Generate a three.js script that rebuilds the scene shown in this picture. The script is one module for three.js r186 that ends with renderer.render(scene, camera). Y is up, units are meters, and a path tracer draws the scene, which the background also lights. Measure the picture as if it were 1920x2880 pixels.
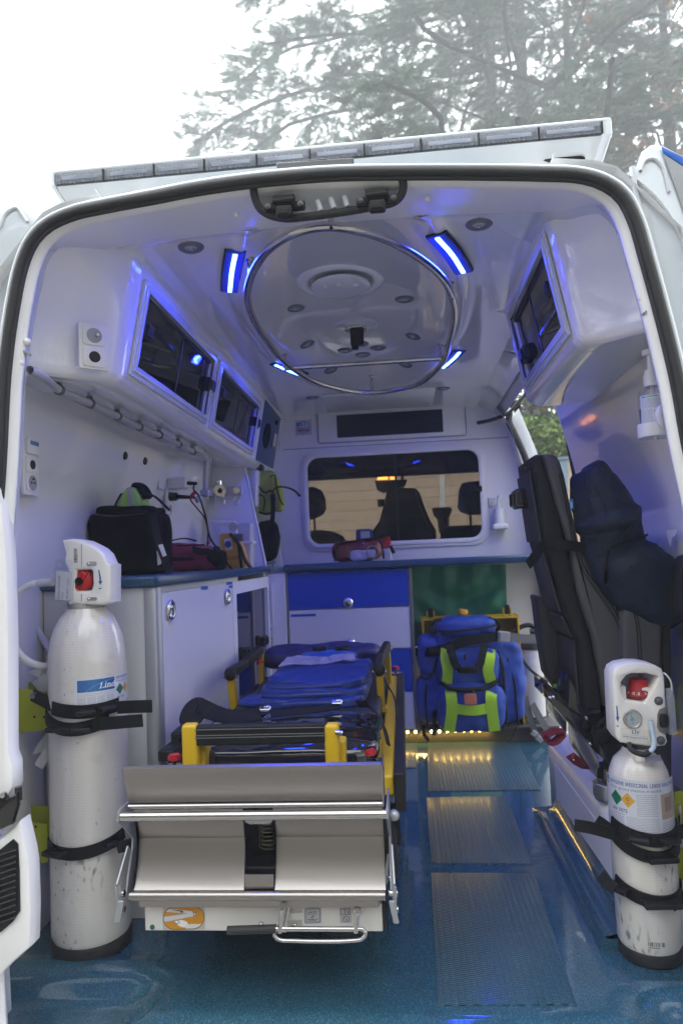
import * as THREE from 'three';
import { RoundedBoxGeometry } from 'three/addons/geometries/RoundedBoxGeometry.js';
import { mergeGeometries, mergeVertices, toCreasedNormals } from 'three/addons/utils/BufferGeometryUtils.js';
import { ImprovedNoise } from 'three/addons/math/ImprovedNoise.js';
import { RectAreaLightUniformsLib } from 'three/addons/lights/RectAreaLightUniformsLib.js';

// ---------------------------------------------------------------- camera, sky, sun, exposure
const scene = new THREE.Scene();
const camera = new THREE.PerspectiveCamera(72.88, 682 / 1024, 0.05, 400);
camera.position.set(0, 1.04, 0);
camera.rotation.order = 'YXZ';
const D2R = Math.PI / 180;
camera.rotation.set(3.8 * D2R, 4.9 * D2R, -2.4 * D2R);
camera.updateMatrixWorld(true);
camera.focus = 1.95; camera.userData.fStop = 4;

function skyTexture() {                                             // an overcast, foggy sky
  const w = 256, h = 128, d = new Float32Array(w * h * 4);
  for (let j = 0; j < h; j++) for (let i = 0; i < w; i++) {
    const el = (j + .5) / h * Math.PI - Math.PI / 2;                 // row 0 is the bottom
    const k = (j * w + i) * 4, s = Math.max(0, Math.sin(el));
    const L = el < 0 ? .5 : 1.20 + .25 * s;
    d[k] = L * .97; d[k + 1] = L * 1.0; d[k + 2] = L * 1.03; d[k + 3] = 1;
  }
  const t = new THREE.DataTexture(d, w, h, THREE.RGBAFormat, THREE.FloatType);
  t.mapping = THREE.EquirectangularReflectionMapping; t.magFilter = THREE.LinearFilter; t.minFilter = THREE.LinearFilter;
  t.needsUpdate = true; return t;
}
const sky = skyTexture();
scene.background = sky; scene.environment = sky;
const sun = new THREE.DirectionalLight(new THREE.Color(1, .97, .93), .5);
sun.position.set(-5, 14, -12); sun.target.position.set(0, 0, -4);
sun.castShadow = true; sun.shadow.radius = 40; sun.shadow.mapSize.set(2048, 2048);
Object.assign(sun.shadow.camera, { left: -14, right: 14, top: 16, bottom: -16, near: 1, far: 60 });
scene.add(sun, sun.target);
scene.fog = new THREE.FogExp2(new THREE.Color(.93, .98, 1.0), .008);
const EXPOSURE = 3.1;
RectAreaLightUniformsLib.init();

// ---------------------------------------------------------------- helpers
const V = (x, y, z) => new THREE.Vector3(x, y, z);
let seed = 7;
const rnd = () => { seed = (seed * 1664525 + 1013904223) % 4294967296; return seed / 4294967296; };
const rr = (a, b) => a + (b - a) * rnd();
const N = new ImprovedNoise();
const F = 1950;
function ray(px, py) { return V((px - 960) / F, -(py - 1440) / F, -1).applyEuler(camera.rotation); }
// a point of the photograph on a plane of the place (z, x or y given in metres)
function PZ(px, py, z) { const d = ray(px, py); return camera.position.clone().addScaledVector(d, z / d.z); }
function PX(px, py, x) { const d = ray(px, py); return camera.position.clone().addScaledVector(d, x / d.x); }
function PY(px, py, y) { const d = ray(px, py); return camera.position.clone().addScaledVector(d, (y - 1.04) / d.y); }

const used = {};
function numbered(n) { used[n] = (used[n] ?? -1) + 1; return used[n] ? `${n}_${String(used[n]).padStart(3, '0')}` : n; }
const OFF = new WeakMap();
function tag(o, label, category, group, kind) {
  if (label) o.userData.label = label;
  if (category) o.userData.category = category;
  if (group) o.userData.group = group;
  if (kind) o.userData.kind = kind;
  return o;
}
function thing(name, label, category, pos, group) {                  // a Group at the thing's base; its parts are given in place coordinates
  const o = new THREE.Group(); o.name = numbered(name);
  if (pos) o.position.copy(Array.isArray(pos) ? V(...pos) : pos);
  OFF.set(o, o.position.clone()); scene.add(o);
  return tag(o, label, category, group);
}
function clean(g) {
  if (g.index) g = g.toNonIndexed();
  for (const k of Object.keys(g.attributes)) if (!['position', 'normal', 'uv'].includes(k)) g.deleteAttribute(k);
  if (!g.attributes.normal) g.computeVertexNormals();
  if (!g.attributes.uv) boxUV(g);
  g.morphAttributes = {}; return g;
}
function boxUV(g) {
  const p = g.attributes.position, n = g.attributes.normal, uv = new Float32Array(p.count * 2);
  for (let i = 0; i < p.count; i++) {
    const ax = Math.abs(n.getX(i)), ay = Math.abs(n.getY(i)), az = Math.abs(n.getZ(i));
    let u, v;
    if (ay >= ax && ay >= az) { u = p.getX(i); v = p.getZ(i); } else if (ax >= az) { u = p.getZ(i); v = p.getY(i); } else { u = p.getX(i); v = p.getY(i); }
    uv[2 * i] = u; uv[2 * i + 1] = v;
  }
  g.setAttribute('uv', new THREE.BufferAttribute(uv, 2)); return g;
}
function merge(gs) { gs = (Array.isArray(gs) ? gs.flat(9) : [gs]).map(clean); return gs.length > 1 ? mergeGeometries(gs, false) : gs[0]; }
function part(parent, name, gs, m, o = {}) {
  const g = merge(gs), off = OFF.get(parent) || V(0, 0, 0);
  if (!o.local) g.translate(-off.x, -off.y, -off.z);
  if (o.metric !== false && !o.uv) boxUV(g);
  const mesh = new THREE.Mesh(g, m); mesh.name = numbered(name); mesh.castShadow = mesh.receiveShadow = true;
  OFF.set(mesh, o.local ? V(0, 0, 0) : off); parent.add(mesh);
  if (o.label) mesh.userData.label = o.label;
  if (o.kind) mesh.userData.kind = o.kind;
  return mesh;
}
// one mesh that is a thing by itself
function single(name, gs, m, label, category, group, o = {}) {
  const g = merge(gs); if (!o.uv) boxUV(g); g.computeBoundingBox();
  const b = g.boundingBox, c = V((b.min.x + b.max.x) / 2, b.min.y, (b.min.z + b.max.z) / 2);
  g.translate(-c.x, -c.y, -c.z);
  const mesh = new THREE.Mesh(g, m); mesh.name = numbered(name); mesh.position.copy(c); mesh.castShadow = mesh.receiveShadow = true;
  scene.add(mesh); return tag(mesh, label, category, group, o.kind);
}
// geometry makers (all in place coordinates)
const T = (g, x, y, z, rx = 0, ry = 0, rz = 0) => { g.applyMatrix4(new THREE.Matrix4().compose(V(x, y, z), new THREE.Quaternion().setFromEuler(new THREE.Euler(rx, ry, rz, 'YXZ')), V(1, 1, 1))); return g; };
const rbox = (w, h, d, r = .004, s = 2) => new RoundedBoxGeometry(w, h, d, s, Math.min(r, w / 2.05, h / 2.05, d / 2.05));
const bx = (x0, x1, y0, y1, z0, z1, r = .003, s = 2) => T(rbox(Math.abs(x1 - x0), Math.abs(y1 - y0), Math.abs(z1 - z0), r, s), (x0 + x1) / 2, (y0 + y1) / 2, (z0 + z1) / 2);
const cyl = (r, h, x, y, z, rx = 0, rz = 0, s = 24, r2 = r) => T(new THREE.CylinderGeometry(r2, r, h, s), x, y, z, rx, 0, rz);
const ball = (r, x, y, z, s = 16) => T(new THREE.SphereGeometry(r, s, Math.max(6, s / 2 | 0)), x, y, z);
const pt = p => Array.isArray(p) ? V(...p) : p;
function tube(pts, r, seg = 0, rs = 8, closed = false, ten = .5) {
  const c = new THREE.CatmullRomCurve3(pts.map(pt), closed, 'centripetal', ten);
  return new THREE.TubeGeometry(c, seg || Math.max(8, pts.length * 8), r, rs, closed);
}
function rod(a, b, r, s = 12, r2 = r) {                                  // a closed straight rod
  a = pt(a); b = pt(b); const d = b.clone().sub(a), g = new THREE.CylinderGeometry(r2, r, d.length(), s);
  g.applyQuaternion(new THREE.Quaternion().setFromUnitVectors(V(0, 1, 0), d.clone().normalize()));
  const m = a.clone().add(b).multiplyScalar(.5); g.translate(m.x, m.y, m.z); return g;
}
function bar(a, b, w, h, r = .003, up = V(0, 1, 0)) {                    // a straight bar of w x h section
  a = pt(a); b = pt(b); const d = b.clone().sub(a), L = d.length(); d.normalize();
  const x = up.clone().cross(d).normalize(), y = d.clone().cross(x);
  const g = rbox(w, h, L, r); g.applyMatrix4(new THREE.Matrix4().makeBasis(x, y, d));
  const m = a.clone().add(b).multiplyScalar(.5); g.translate(m.x, m.y, m.z); return g;
}
// a flat ribbon (strap) along points, with thickness; `nrm` gives the direction its face looks
function ribbon(pts, w, th, nrm = V(0, 0, 1), seg = 40, twist = null) {
  const c = new THREE.CatmullRomCurve3(pts.map(pt), false, 'centripetal'), pos = [], idx = [];
  for (let i = 0; i <= seg; i++) {
    const t = i / seg, p = c.getPoint(t), d = c.getTangent(t), n = (typeof nrm === 'function' ? nrm(t, p) : nrm).clone();
    const side = d.clone().cross(n).normalize(), nn = side.clone().cross(d).normalize();
    for (const [a, b] of [[-1, -1], [1, -1], [1, 1], [-1, 1]]) { const q = p.clone().addScaledVector(side, a * w / 2).addScaledVector(nn, b * th / 2); pos.push(q.x, q.y, q.z); }
    if (i < seg) for (let k = 0; k < 4; k++) { const a = i * 4 + k, b = i * 4 + (k + 1) % 4; idx.push(a, b, b + 4, a, b + 4, a + 4); }
  }
  const e = seg * 4; idx.push(0, 2, 1, 0, 3, 2, e, e + 1, e + 2, e, e + 2, e + 3);
  const g = new THREE.BufferGeometry(); g.setAttribute('position', new THREE.Float32BufferAttribute(pos, 3)); g.setIndex(idx);
  return toCreasedNormals(g, .6);
}
// extrude a polygon given as 3D points on one plane, by a vector; bevelled edges when asked
function slab(pts, vec, bevel = 0, holes = [], bs = 2, bo = -bevel) {
  pts = pts.map(pt); vec = pt(vec); const d = vec.clone().normalize(), o = pts[0];
  const x = pts[1].clone().sub(o); x.addScaledVector(d, -x.dot(d)).normalize(); const y = d.clone().cross(x);
  const to = p => { const q = pt(p).clone().sub(o); return new THREE.Vector2(q.dot(x), q.dot(y)); };
  const sh = new THREE.Shape(pts.map(to)); for (const h of holes) sh.holes.push(new THREE.Path(h.map(to)));
  const L = vec.length();
  const g = new THREE.ExtrudeGeometry(sh, { depth: L - 2 * bevel, bevelEnabled: bevel > 0, bevelThickness: bevel, bevelSize: bevel, bevelOffset: bo, bevelSegments: bs, steps: 1, curveSegments: 12 });
  g.translate(0, 0, bevel); g.applyMatrix4(new THREE.Matrix4().makeBasis(x, y, d)); g.translate(o.x, o.y, o.z);
  return bevel ? toCreasedNormals(g, .7) : g;
}
// rounded rectangle path in the xy plane
function rrect(x0, x1, y0, y1, r, z, n = 6) {
  const out = []; const cs = [[x1 - r, y1 - r, 0], [x0 + r, y1 - r, 90], [x0 + r, y0 + r, 180], [x1 - r, y0 + r, 270]];
  for (const [cx, cy, a] of cs) for (let i = 0; i <= n; i++) { const t = (a + 90 * i / n) * D2R; out.push(V(cx + r * Math.cos(t), cy + r * Math.sin(t), z)); }
  return out;
}
const lathe = (prof, s = 40) => new THREE.LatheGeometry(prof.map(p => new THREE.Vector2(p[0], p[1])), s);
// a soft stuffed body (super-ellipsoid) with dents and folds
function soft(w, h, d, n = 4, amp = 0, fr = 8, seg = 22, sd = 0) {
  let g = new THREE.BoxGeometry(2, 2, 2, seg, seg, seg); g.deleteAttribute('uv'); g.deleteAttribute('normal'); g = mergeVertices(g, 1e-4);
  const p = g.attributes.position;
  for (let i = 0; i < p.count; i++) {
    const v = V(p.getX(i), p.getY(i), p.getZ(i));
    const m = Math.pow(Math.abs(v.x) ** n + Math.abs(v.y) ** n + Math.abs(v.z) ** n, -1 / n); v.multiplyScalar(m);
    p.setXYZ(i, v.x * w / 2, v.y * h / 2, v.z * d / 2);
  }
  g.computeVertexNormals(); return amp ? wrinkle(g, amp, fr, sd) : g;
}
function wrinkle(g, amp, fr, sd = 0, sx = 1, sy = 1, sz = 1) {
  const p = g.attributes.position, q = g.attributes.normal;
  for (let i = 0; i < p.count; i++) {
    const x = p.getX(i), y = p.getY(i), z = p.getZ(i);
    const a = N.noise(x * fr * sx + sd, y * fr * sy, z * fr * sz) + .5 * N.noise(x * fr * 2.3 * sx, y * fr * 2.3 * sy + sd, z * fr * 2.3 * sz) - .6 * Math.abs(N.noise(x * fr * 1.4 * sx + 9, y * fr * 1.4 * sy, z * fr * 1.4 * sz + sd));
    p.setXYZ(i, x + q.getX(i) * a * amp, y + q.getY(i) * a * amp, z + q.getZ(i) * a * amp);
  }
  g.computeVertexNormals(); return g;
}
// a sheet from a grid function (u, v in 0..1) with thickness left to the material's two sides
function sheet(fn, nu, nv) {
  const pos = [], idx = [], uv = [];
  for (let j = 0; j <= nv; j++) for (let i = 0; i <= nu; i++) { const p = pt(fn(i / nu, j / nv)); pos.push(p.x, p.y, p.z); uv.push(i / nu, j / nv); }
  for (let j = 0; j < nv; j++) for (let i = 0; i < nu; i++) { const a = j * (nu + 1) + i, b = a + 1, c = a + nu + 1, d = c + 1; idx.push(a, b, d, a, d, c); }
  const g = new THREE.BufferGeometry(); g.setAttribute('position', new THREE.Float32BufferAttribute(pos, 3)); g.setAttribute('uv', new THREE.Float32BufferAttribute(uv, 2));
  g.setIndex(idx); g.computeVertexNormals(); return g;
}
// a flat print: quad with four 3D corners (bottom left, bottom right, top right, top left)
function quad(a, b, c, d) {
  [a, b, c, d] = [a, b, c, d].map(pt); const g = new THREE.BufferGeometry();
  g.setAttribute('position', new THREE.Float32BufferAttribute([a, b, c, a, c, d].flatMap(p => [p.x, p.y, p.z]), 3));
  g.setAttribute('uv', new THREE.Float32BufferAttribute([0, 0, 1, 0, 1, 1, 0, 0, 1, 1, 0, 1], 2)); g.computeVertexNormals(); return g;
}
// loft through rings of equal point counts
function loft(rings, close = true, capA = false, capB = false) {
  const n = rings[0].length, pos = [], idx = [];
  for (const r of rings) for (const p of r) { const q = pt(p); pos.push(q.x, q.y, q.z); }
  for (let j = 0; j < rings.length - 1; j++) for (let i = 0; i < (close ? n : n - 1); i++) { const a = j * n + i, b = j * n + (i + 1) % n, c = a + n, d = b + n; idx.push(a, b, d, a, d, c); }
  for (const [on, j, rev] of [[capA, 0, true], [capB, rings.length - 1, false]]) if (on) {
    const c = V(0, 0, 0); rings[j].forEach(p => c.add(pt(p))); c.multiplyScalar(1 / n); const k = pos.length / 3; pos.push(c.x, c.y, c.z);
    for (let i = 0; i < n; i++) { const a = j * n + i, b = j * n + (i + 1) % n; rev ? idx.push(k, b, a) : idx.push(k, a, b); }
  }
  const g = new THREE.BufferGeometry(); g.setAttribute('position', new THREE.Float32BufferAttribute(pos, 3)); g.setIndex(idx); g.computeVertexNormals(); return g;
}

// ---------------------------------------------------------------- textures
function dataTex(w, h, fn, srgb = false) {
  const d = new Uint8Array(w * h * 4);
  for (let j = 0; j < h; j++) for (let i = 0; i < w; i++) { const c = fn(i / w, j / h, i, j), k = (j * w + i) * 4; const a = Array.isArray(c) ? c : [c, c, c]; d[k] = a[0] * 255; d[k + 1] = a[1] * 255; d[k + 2] = a[2] * 255; d[k + 3] = 255; }
  const t = new THREE.DataTexture(d, w, h); t.wrapS = t.wrapT = THREE.RepeatWrapping; t.magFilter = THREE.LinearFilter; t.minFilter = THREE.LinearMipmapLinearFilter; t.generateMipmaps = true;
  if (srgb) t.colorSpace = THREE.SRGBColorSpace; t.needsUpdate = true; return t;
}
const tile = (u, v, f, z) => {                                         // noise that repeats over the unit square
  const a = N.noise(u * f, v * f, z), b = N.noise((u - 1) * f, v * f, z), c = N.noise(u * f, (v - 1) * f, z), d = N.noise((u - 1) * f, (v - 1) * f, z);
  return (a * (1 - u) + b * u) * (1 - v) + (c * (1 - u) + d * u) * v;
};
const cl = x => Math.min(1, Math.max(0, x));
const sm = (a, b, x) => { const t = cl((x - a) / (b - a)); return t * t * (3 - 2 * t); };
function rep(t, rx, ry = rx) { const c = t.clone(); c.repeat.set(rx, ry); c.needsUpdate = true; return c; }
const tSpeck = dataTex(512, 512, (u, v) => {                           // blue resin with pale and dark grains
  const r = rnd(), n = .5 + .5 * tile(u, v, 10, 3.3); let k = .72 + .16 * n;
  if (r > .9) k = 1.1 + .35 * rnd(); else if (r < .2) k = .6;
  return [cl(.215 * k), cl(.40 * k), cl(.49 * k)];
}, true);
const tSpeckTop = dataTex(512, 512, (u, v) => { const r = rnd(); let k = .8; if (r > .86) k = 1.5; else if (r < .25) k = .45; return [cl(.17 * k), cl(.33 * k), cl(.46 * k)]; }, true);
const tGrain = dataTex(256, 256, (u, v) => cl(.5 + .35 * tile(u, v, 24, 1.5) + .3 * (rnd() - .5)));
const tCloud = dataTex(256, 256, (u, v) => cl(.5 + .45 * tile(u, v, 5, 7.7) + .25 * tile(u, v, 14, 2.2)));
const tWeave = dataTex(128, 128, (u, v, i, j) => cl(.5 + .3 * Math.sin(i * Math.PI / 4) * Math.sin(j * Math.PI / 4) + .15 * (rnd() - .5)));
const tBrush = dataTex(256, 256, (() => { const rows = Array.from({ length: 256 }, () => .35 + .3 * ((seed = (seed * 1664525 + 1013904223) % 4294967296) / 4294967296)); return (u, v, i, j) => cl(rows[j] + .12 * (rnd() - .5) + .2 * tile(u, v, 6, 5.1)); })());
const tTread = dataTex(128, 128, (u, v, i, j) => {                      // staggered oval studs
  const c = u * 4, r = v * 8, col = Math.floor(c), fy = ((r + (col % 2) * .5) % 1 + 1) % 1 - .5, fx = (c % 1) - .5;
  return cl(1.15 - Math.hypot(fx / .42, fy / .34)) > .1 ? cl((1.15 - Math.hypot(fx / .42, fy / .34)) * 2) : 0;
});
const tRib = dataTex(64, 16, (u) => cl(.5 + .5 * Math.cos(u * Math.PI * 8)));

// ---------------------------------------------------------------- materials (linear base colours)
const C = (r, g, b) => new THREE.Color().setRGB(r, g, b);
const std = (c, rough = .5, metal = 0, o = {}) => new THREE.MeshPhysicalMaterial({ color: c, roughness: rough, metalness: metal, side: THREE.DoubleSide, ...o });
const M = {
  gel: std(C(.82, .81, .80), .10, 0, { clearcoat: .8, clearcoatRoughness: .03, bumpMap: rep(tCloud, 1.2), bumpScale: .0012 }),    // glossy moulded lining
  gel2: std(C(.82, .815, .81), .3, 0, { bumpMap: rep(tCloud, 1.5), bumpScale: .001 }),
  paint: std(C(.64, .68, .71), .22, 0, { clearcoat: 1, clearcoatRoughness: .06 }),
  plasticW: std(C(.74, .73, .71), .38),
  lamW: std(C(.80, .80, .81), .3),
  alu: std(C(.36, .37, .39), .42, .6),
  inox: std(C(.37, .345, .325), .36, 1, { bumpMap: rep(tBrush, 1.2, 9), bumpScale: .00003 }),
  chrome: std(C(.75, .75, .76), .1, 1),
  steel: std(C(.55, .54, .53), .2, 1),
  black: std(C(.007, .007, .008), .45, 0, { specularIntensity: .6 }),
  blackGl: std(C(.010, .010, .011), .12, 0, { clearcoat: .6 }),
  rubber: std(C(.016, .016, .018), .6, 0, { bumpMap: rep(tGrain, 12), bumpScale: .0006 }),
  grey: std(C(.10, .10, .105), .45), greyL: std(C(.30, .30, .31), .4),
  floor: std(C(1, 1, 1), .16, 0, { map: rep(tSpeck, 1.6), roughnessMap: rep(tCloud, 1), clearcoat: .5, clearcoatRoughness: .08, bumpMap: rep(tCloud, 3), bumpScale: .0008 }),
  tread: std(C(1, 1, 1), .28, 0, { map: rep(tSpeck, 1.6), bumpMap: rep(tTread, 15), bumpScale: .0034, clearcoat: .15, clearcoatRoughness: .15 }),
  top: std(C(1, 1, 1), .3, 0, { map: rep(tSpeckTop, 2.2) }),
  blueLam: std(C(.004, .065, .46), .4, 0, { specularIntensity: .45 }),
  panelBlue: std(C(.02, .07, .17), .4, 0, { bumpMap: rep(tGrain, 8), bumpScale: .0004 }),
  yellow: std(C(.62, .40, .01), .38, 0, { bumpMap: rep(tGrain, 5), bumpScale: .0004 }),
  lime: std(C(.33, .36, .012), .5, 0, { bumpMap: rep(tGrain, 5), bumpScale: .0005 }),
  red: std(C(.45, .012, .015), .4), darkRed: std(C(.14, .004, .012), .75, 0, { bumpMap: rep(tWeave, 60), bumpScale: .0004 }),
  strap: std(C(.006, .006, .007), .6, 0, { specularIntensity: .45, bumpMap: rep(tWeave, 50), bumpScale: .0006 }),
  cloth: std(C(.004, .004, .006), .95, 0, { specularIntensity: .12, bumpMap: rep(tWeave, 40), bumpScale: .0006, }),
  navy: std(C(.007, .014, .034), .62, 0, { specularIntensity: .6, bumpMap: rep(tCloud, 6), bumpScale: .004 }),
  seatG: std(C(.068, .065, .068), .6, 0, { bumpMap: rep(tGrain, 14), bumpScale: .0006 }),
  seatB: std(C(.008, .008, .009), .6, 0, { specularIntensity: .6, bumpMap: rep(tGrain, 14), bumpScale: .0006 }),
  smoke: std(C(.28, .25, .24), .03, 0, { transmission: 1, thickness: 0, ior: 1.5 }),
  tint: std(C(.66, .64, .62), .02, 0, { specularIntensity: .5, transmission: 1, thickness: 0, ior: 1.5 }),
  clear: std(C(.95, .96, .96), .05, 0, { transmission: 1, thickness: 0, ior: 1.45 }),
  hiviz: std(C(.42, .72, .02), .6, 0, { bumpMap: rep(tWeave, 45), bumpScale: .0006 }),
  bagBlue: std(C(.012, .062, .37), .55, 0, { bumpMap: rep(tWeave, 40), bumpScale: .0008 }),
  sheetBlue: std(C(.006, .03, .20), .42, 0, { bumpMap: rep(tCloud, 9), bumpScale: .003, sheen: .4, sheenRoughness: .4, sheenColor: C(.1, .2, .5) }),
};
const glow = (c, k) => new THREE.MeshStandardMaterial({ color: C(.02, .02, .03), emissive: c, emissiveIntensity: k, roughness: .4, side: THREE.DoubleSide });
// a print drawn on a canvas
function print(w, h, draw, o = {}) {
  const c = document.createElement('canvas'); c.width = w; c.height = h; const x = c.getContext('2d'); draw(x, w, h);
  const t = new THREE.CanvasTexture(c); t.colorSpace = THREE.SRGBColorSpace; t.anisotropy = 4;
  return std(C(.9, .9, .9), .4, 0, { map: t, ...o });
}
function lines(x, x0, y0, w, n, dy, col = '#667', lw = 2) { x.fillStyle = col; for (let i = 0; i < n; i++) { let p = x0; while (p < x0 + w - 4) { const l = 4 + 16 * rnd(); x.fillRect(p, y0 + i * dy, Math.min(l, x0 + w - p), lw); p += l + 4; } } }
// ---------------------------------------------------------------- the ground
{
  const g = new THREE.PlaneGeometry(96, 96, 1, 1); g.rotateX(-Math.PI / 2); g.translate(0, -.55, 0); boxUV(g);
  const m = new THREE.Mesh(g, std(C(.24, .225, .205), .9, 0, { map: rep(dataTex(256, 256, (u, v) => cl(.75 + .25 * tile(u, v, 20, 4) + .3 * (rnd() - .5))), .8), bumpMap: rep(tGrain, 4), bumpScale: .003 }));
  m.name = 'ground'; m.receiveShadow = true; m.userData.kind = 'structure'; m.userData.label = 'pale gravelled ground under the ambulance'; scene.add(m);
}
// ---------------------------------------------------------------- the ambulance: shell, lining, floor, rear opening
const XC = -.155, mir = x => 2 * XC - x;
const van = thing('ambulance', 'white ambulance seen through its open rear doors, blue lights on inside', 'ambulance', [XC, -.55, -3]);
const ZB = -4.3, ZD = -1.56;
// floor: one resin sheet with dropped corners at the rear
const fh = (x, z) => {
  const side = Math.max(sm(-.60, -.74, x), sm(.44, .56, x));
  const zl = x < 0 ? -1.80 : -1.73;
  return -.045 * side * sm(zl, zl + .075, z) - .02 * sm(-1.645, -1.61, z) + .012 * side * Math.exp(-(((z - zl + .03) / .03) ** 2));
};
const floor = part(van, 'floor', sheet((u, v) => { const x = -1.13 + u * 1.98, z = -4.3 + 2.7 * Math.pow(v, .9); return V(x, fh(x, z), z); }, 130, 130), M.floor);
// ribbed anti-slip plates let into the floor
const plate = (a, b, c, d, r) => {
  const pts = [a, b, c, d].map(p => V(...p)); const g = slab(pts, [0, .005, 0], .0015);
  return part(floor, 'tread_plate', g, M.tread, {});
};
plate([.045, -.001, -2.425], [.378, -.001, -2.415], [.388, -.001, -3.07], [.05, -.001, -3.06]);
plate([.03, -.001, -1.68], [.345, -.001, -1.69], [.372, -.001, -2.345], [.042, -.001, -2.352]);
plate([.06, -.001, -3.14], [.545, -.001, -3.14], [.575, -.001, -3.93], [.085, -.001, -3.93]);
plate([-.22, -.001, -3.48], [.012, -.001, -3.48], [.03, -.001, -3.93], [-.20, -.001, -3.93]);
part(van, 'rear_sill', [bx(-1.0, .70, -.075, -.022, -1.62, -1.53, .012), bx(-1.02, .72, -.20, -.08, -1.66, -1.50, .02)], M.paint);
// blue cove along the seat plinth, and the white plinth box
{
  const prof = [[.468, -.002], [.470, .020], [.480, .036], [.494, .030], [.512, .032], [.530, .048], [.546, .085], [.552, .105], [.60, .105], [.60, -.002]];
  const rings = []; for (let i = 0; i <= 24; i++) { const z = -2.93 + 1.02 * i / 24, k = sm(0, .14, i / 24); rings.push(prof.map(([x, y]) => V(x - .01 * i / 24, y * (.1 + .9 * k), z))); }
  part(floor, 'cove_strip', toCreasedNormals(loft(rings, true, true, true), .9), M.floor);
}
part(van, 'seat_plinth', [
  loft([[-1.94, 0], [-1.95, .006], [-2.92, .006], [-2.93, 0]].map(([z, e]) => { const out = []; for (const [x, y] of [[.552, -.02], [.552, .235], [.556, .262], [.568, .285], [.59, .292], [.82, .292], [.82, -.02]]) out.push(V(x - e, y + e * .5, z)); return out; }), true, true, true),
  bx(.5435, .549, .04, .215, -2.80, -2.02, .004)], M.gel2);
// side linings
const wallProf = [[-1.095, -.02], [-1.12, .45], [-1.115, .9], [-1.092, 1.25], [-1.052, 1.48], [-1.018, 1.62], [-.97, 1.80], [-.90, 1.895], [-.80, 1.945], [-.70, 1.955]];
const smoothProf = (() => { const c = new THREE.CatmullRomCurve3(wallProf.map(p => V(p[0], p[1], 0))); return c.getPoints(40).map(p => [p.x, p.y]); })();
const wallL = part(van, 'side_lining', loft(Array.from({ length: 13 }, (_, i) => smoothProf.map(([x, y]) => V(x, y, -1.63 + (ZB + 1.63) * i / 12))), false), M.gel, { label: 'left glossy white side lining' });
const wallR = part(van, 'side_lining', [
  loft([-1.63, -1.9, -2.2, -2.5, -3.08, -3.14, -3.155].map((z, i) => smoothProf.map(([x, y]) => V(mir(x) + (i > 4 ? .012 * (i - 4) : 0), y, z))), false),
  loft([-4.16, -4.3].map(z => smoothProf.map(([x, y]) => V(mir(x), y, z))), false),
  loft([-3.14, -3.5, -4.2].map(z => smoothProf.filter(([x, y]) => y > 1.88).map(([x, y]) => V(mir(x), y, z))), false),
], M.gel, { label: 'right glossy white side lining' });
part(wallL, 'lining_joint', [bar([-1.112, 1.02, -2.95], [-1.092, 1.25, -2.95], .004, .004, .001), ], M.greyL);
// roof lining: oval hollow with a soft rim
const OV = { x: XC + .015, z: -2.70, a: .365, b: 1.0 };
const cy = (x, z) => {
  const q = Math.hypot((x - OV.x) / OV.a, (z - OV.z) / OV.b), crown = .006 - .02 * ((x - XC) / .6) ** 2;
  return 1.953 + crown + .055 * sm(1.05, .62, q) - .012 * Math.exp(-(((q - 1.1) / .05) ** 2)) - .01 * sm(-1.86, -1.80, z);
};
const ceil = part(van, 'roof_lining', sheet((u, v) => { const x = -.80 + u * 1.29, z = -1.80 + v * (ZB + 1.80); return V(x, cy(x, z), z); }, 90, 150), M.gel);
part(ceil, 'ceiling_hatch', slab(rrect(-.42, .22, 0, .42, .02, 0).map(p => V(p.x, 1.943, -4.22 + p.y)), [0, .012, 0], .003), M.gel2);
// rear opening: painted rim, rubber seal, inner trim
const sealPx = [[-5, 1330], [12, 1035], [37, 851], [61, 741], [92, 673], [135, 631], [202, 600], [294, 579], [428, 554], [551, 530], [704, 508], [857, 493], [960, 487], [1144, 484], [1327, 484], [1511, 487], [1633, 493], [1701, 514], [1750, 551], [1786, 618], [1817, 722], [1848, 833], [1878, 949], [1909, 1084], [1935, 1230]];
const sealPts = [V(-.985, -.08, ZD), V(-1.0, .35, ZD), V(-.985, .85, ZD), ...sealPx.map(p => PZ(p[0], p[1], ZD)), V(.665, 1.0, ZD), V(.69, .5, ZD), V(.675, -.08, ZD)];
const sealC = new THREE.CatmullRomCurve3(sealPts, false, 'centripetal'), NS = 170;
const ringAt = (off, z, fn) => Array.from({ length: NS + 1 }, (_, i) => {
  const t = i / NS, p = sealC.getPoint(t), d = sealC.getTangent(t), n = V(d.y, -d.x, 0).normalize();   // n points into the opening
  const o = typeof off === 'function' ? off(p, n) : off; const q = p.clone().addScaledVector(n, o); q.z = z; return fn ? fn(q, n) : q;
});
const sideness = n => Math.abs(n.x) ** .8;
const trimOff = (p, n) => .014 + .016 * sideness(n);
const wx = y => { for (let i = 1; i < smoothProf.length; i++) if (y <= smoothProf[i][1]) { const [a, b] = [smoothProf[i - 1], smoothProf[i]]; return a[0] + (b[0] - a[0]) * cl((y - a[1]) / (b[1] - a[1])); } return -.7; };
const back = (q, n) => { const top = sm(.55, .95, -n.y); const xs = q.x < XC ? wx(q.y) : mir(wx(q.y)); return V(q.x * top + xs * (1 - top), q.y * (1 - top) + top * (1.943 - .02 * ((q.x - XC) / .6) ** 2), -1.60 - .21 * top); };
const tuck = (q, n, d, z) => { const t = sm(.55, .95, -n.y), b = back(q, n).lerp(q, .55); return V((q.x - n.x * d) * (1 - t) + b.x * t, (q.y - n.y * d) * (1 - t) + b.y * t, z * (1 - t) + b.z * t); };
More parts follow.
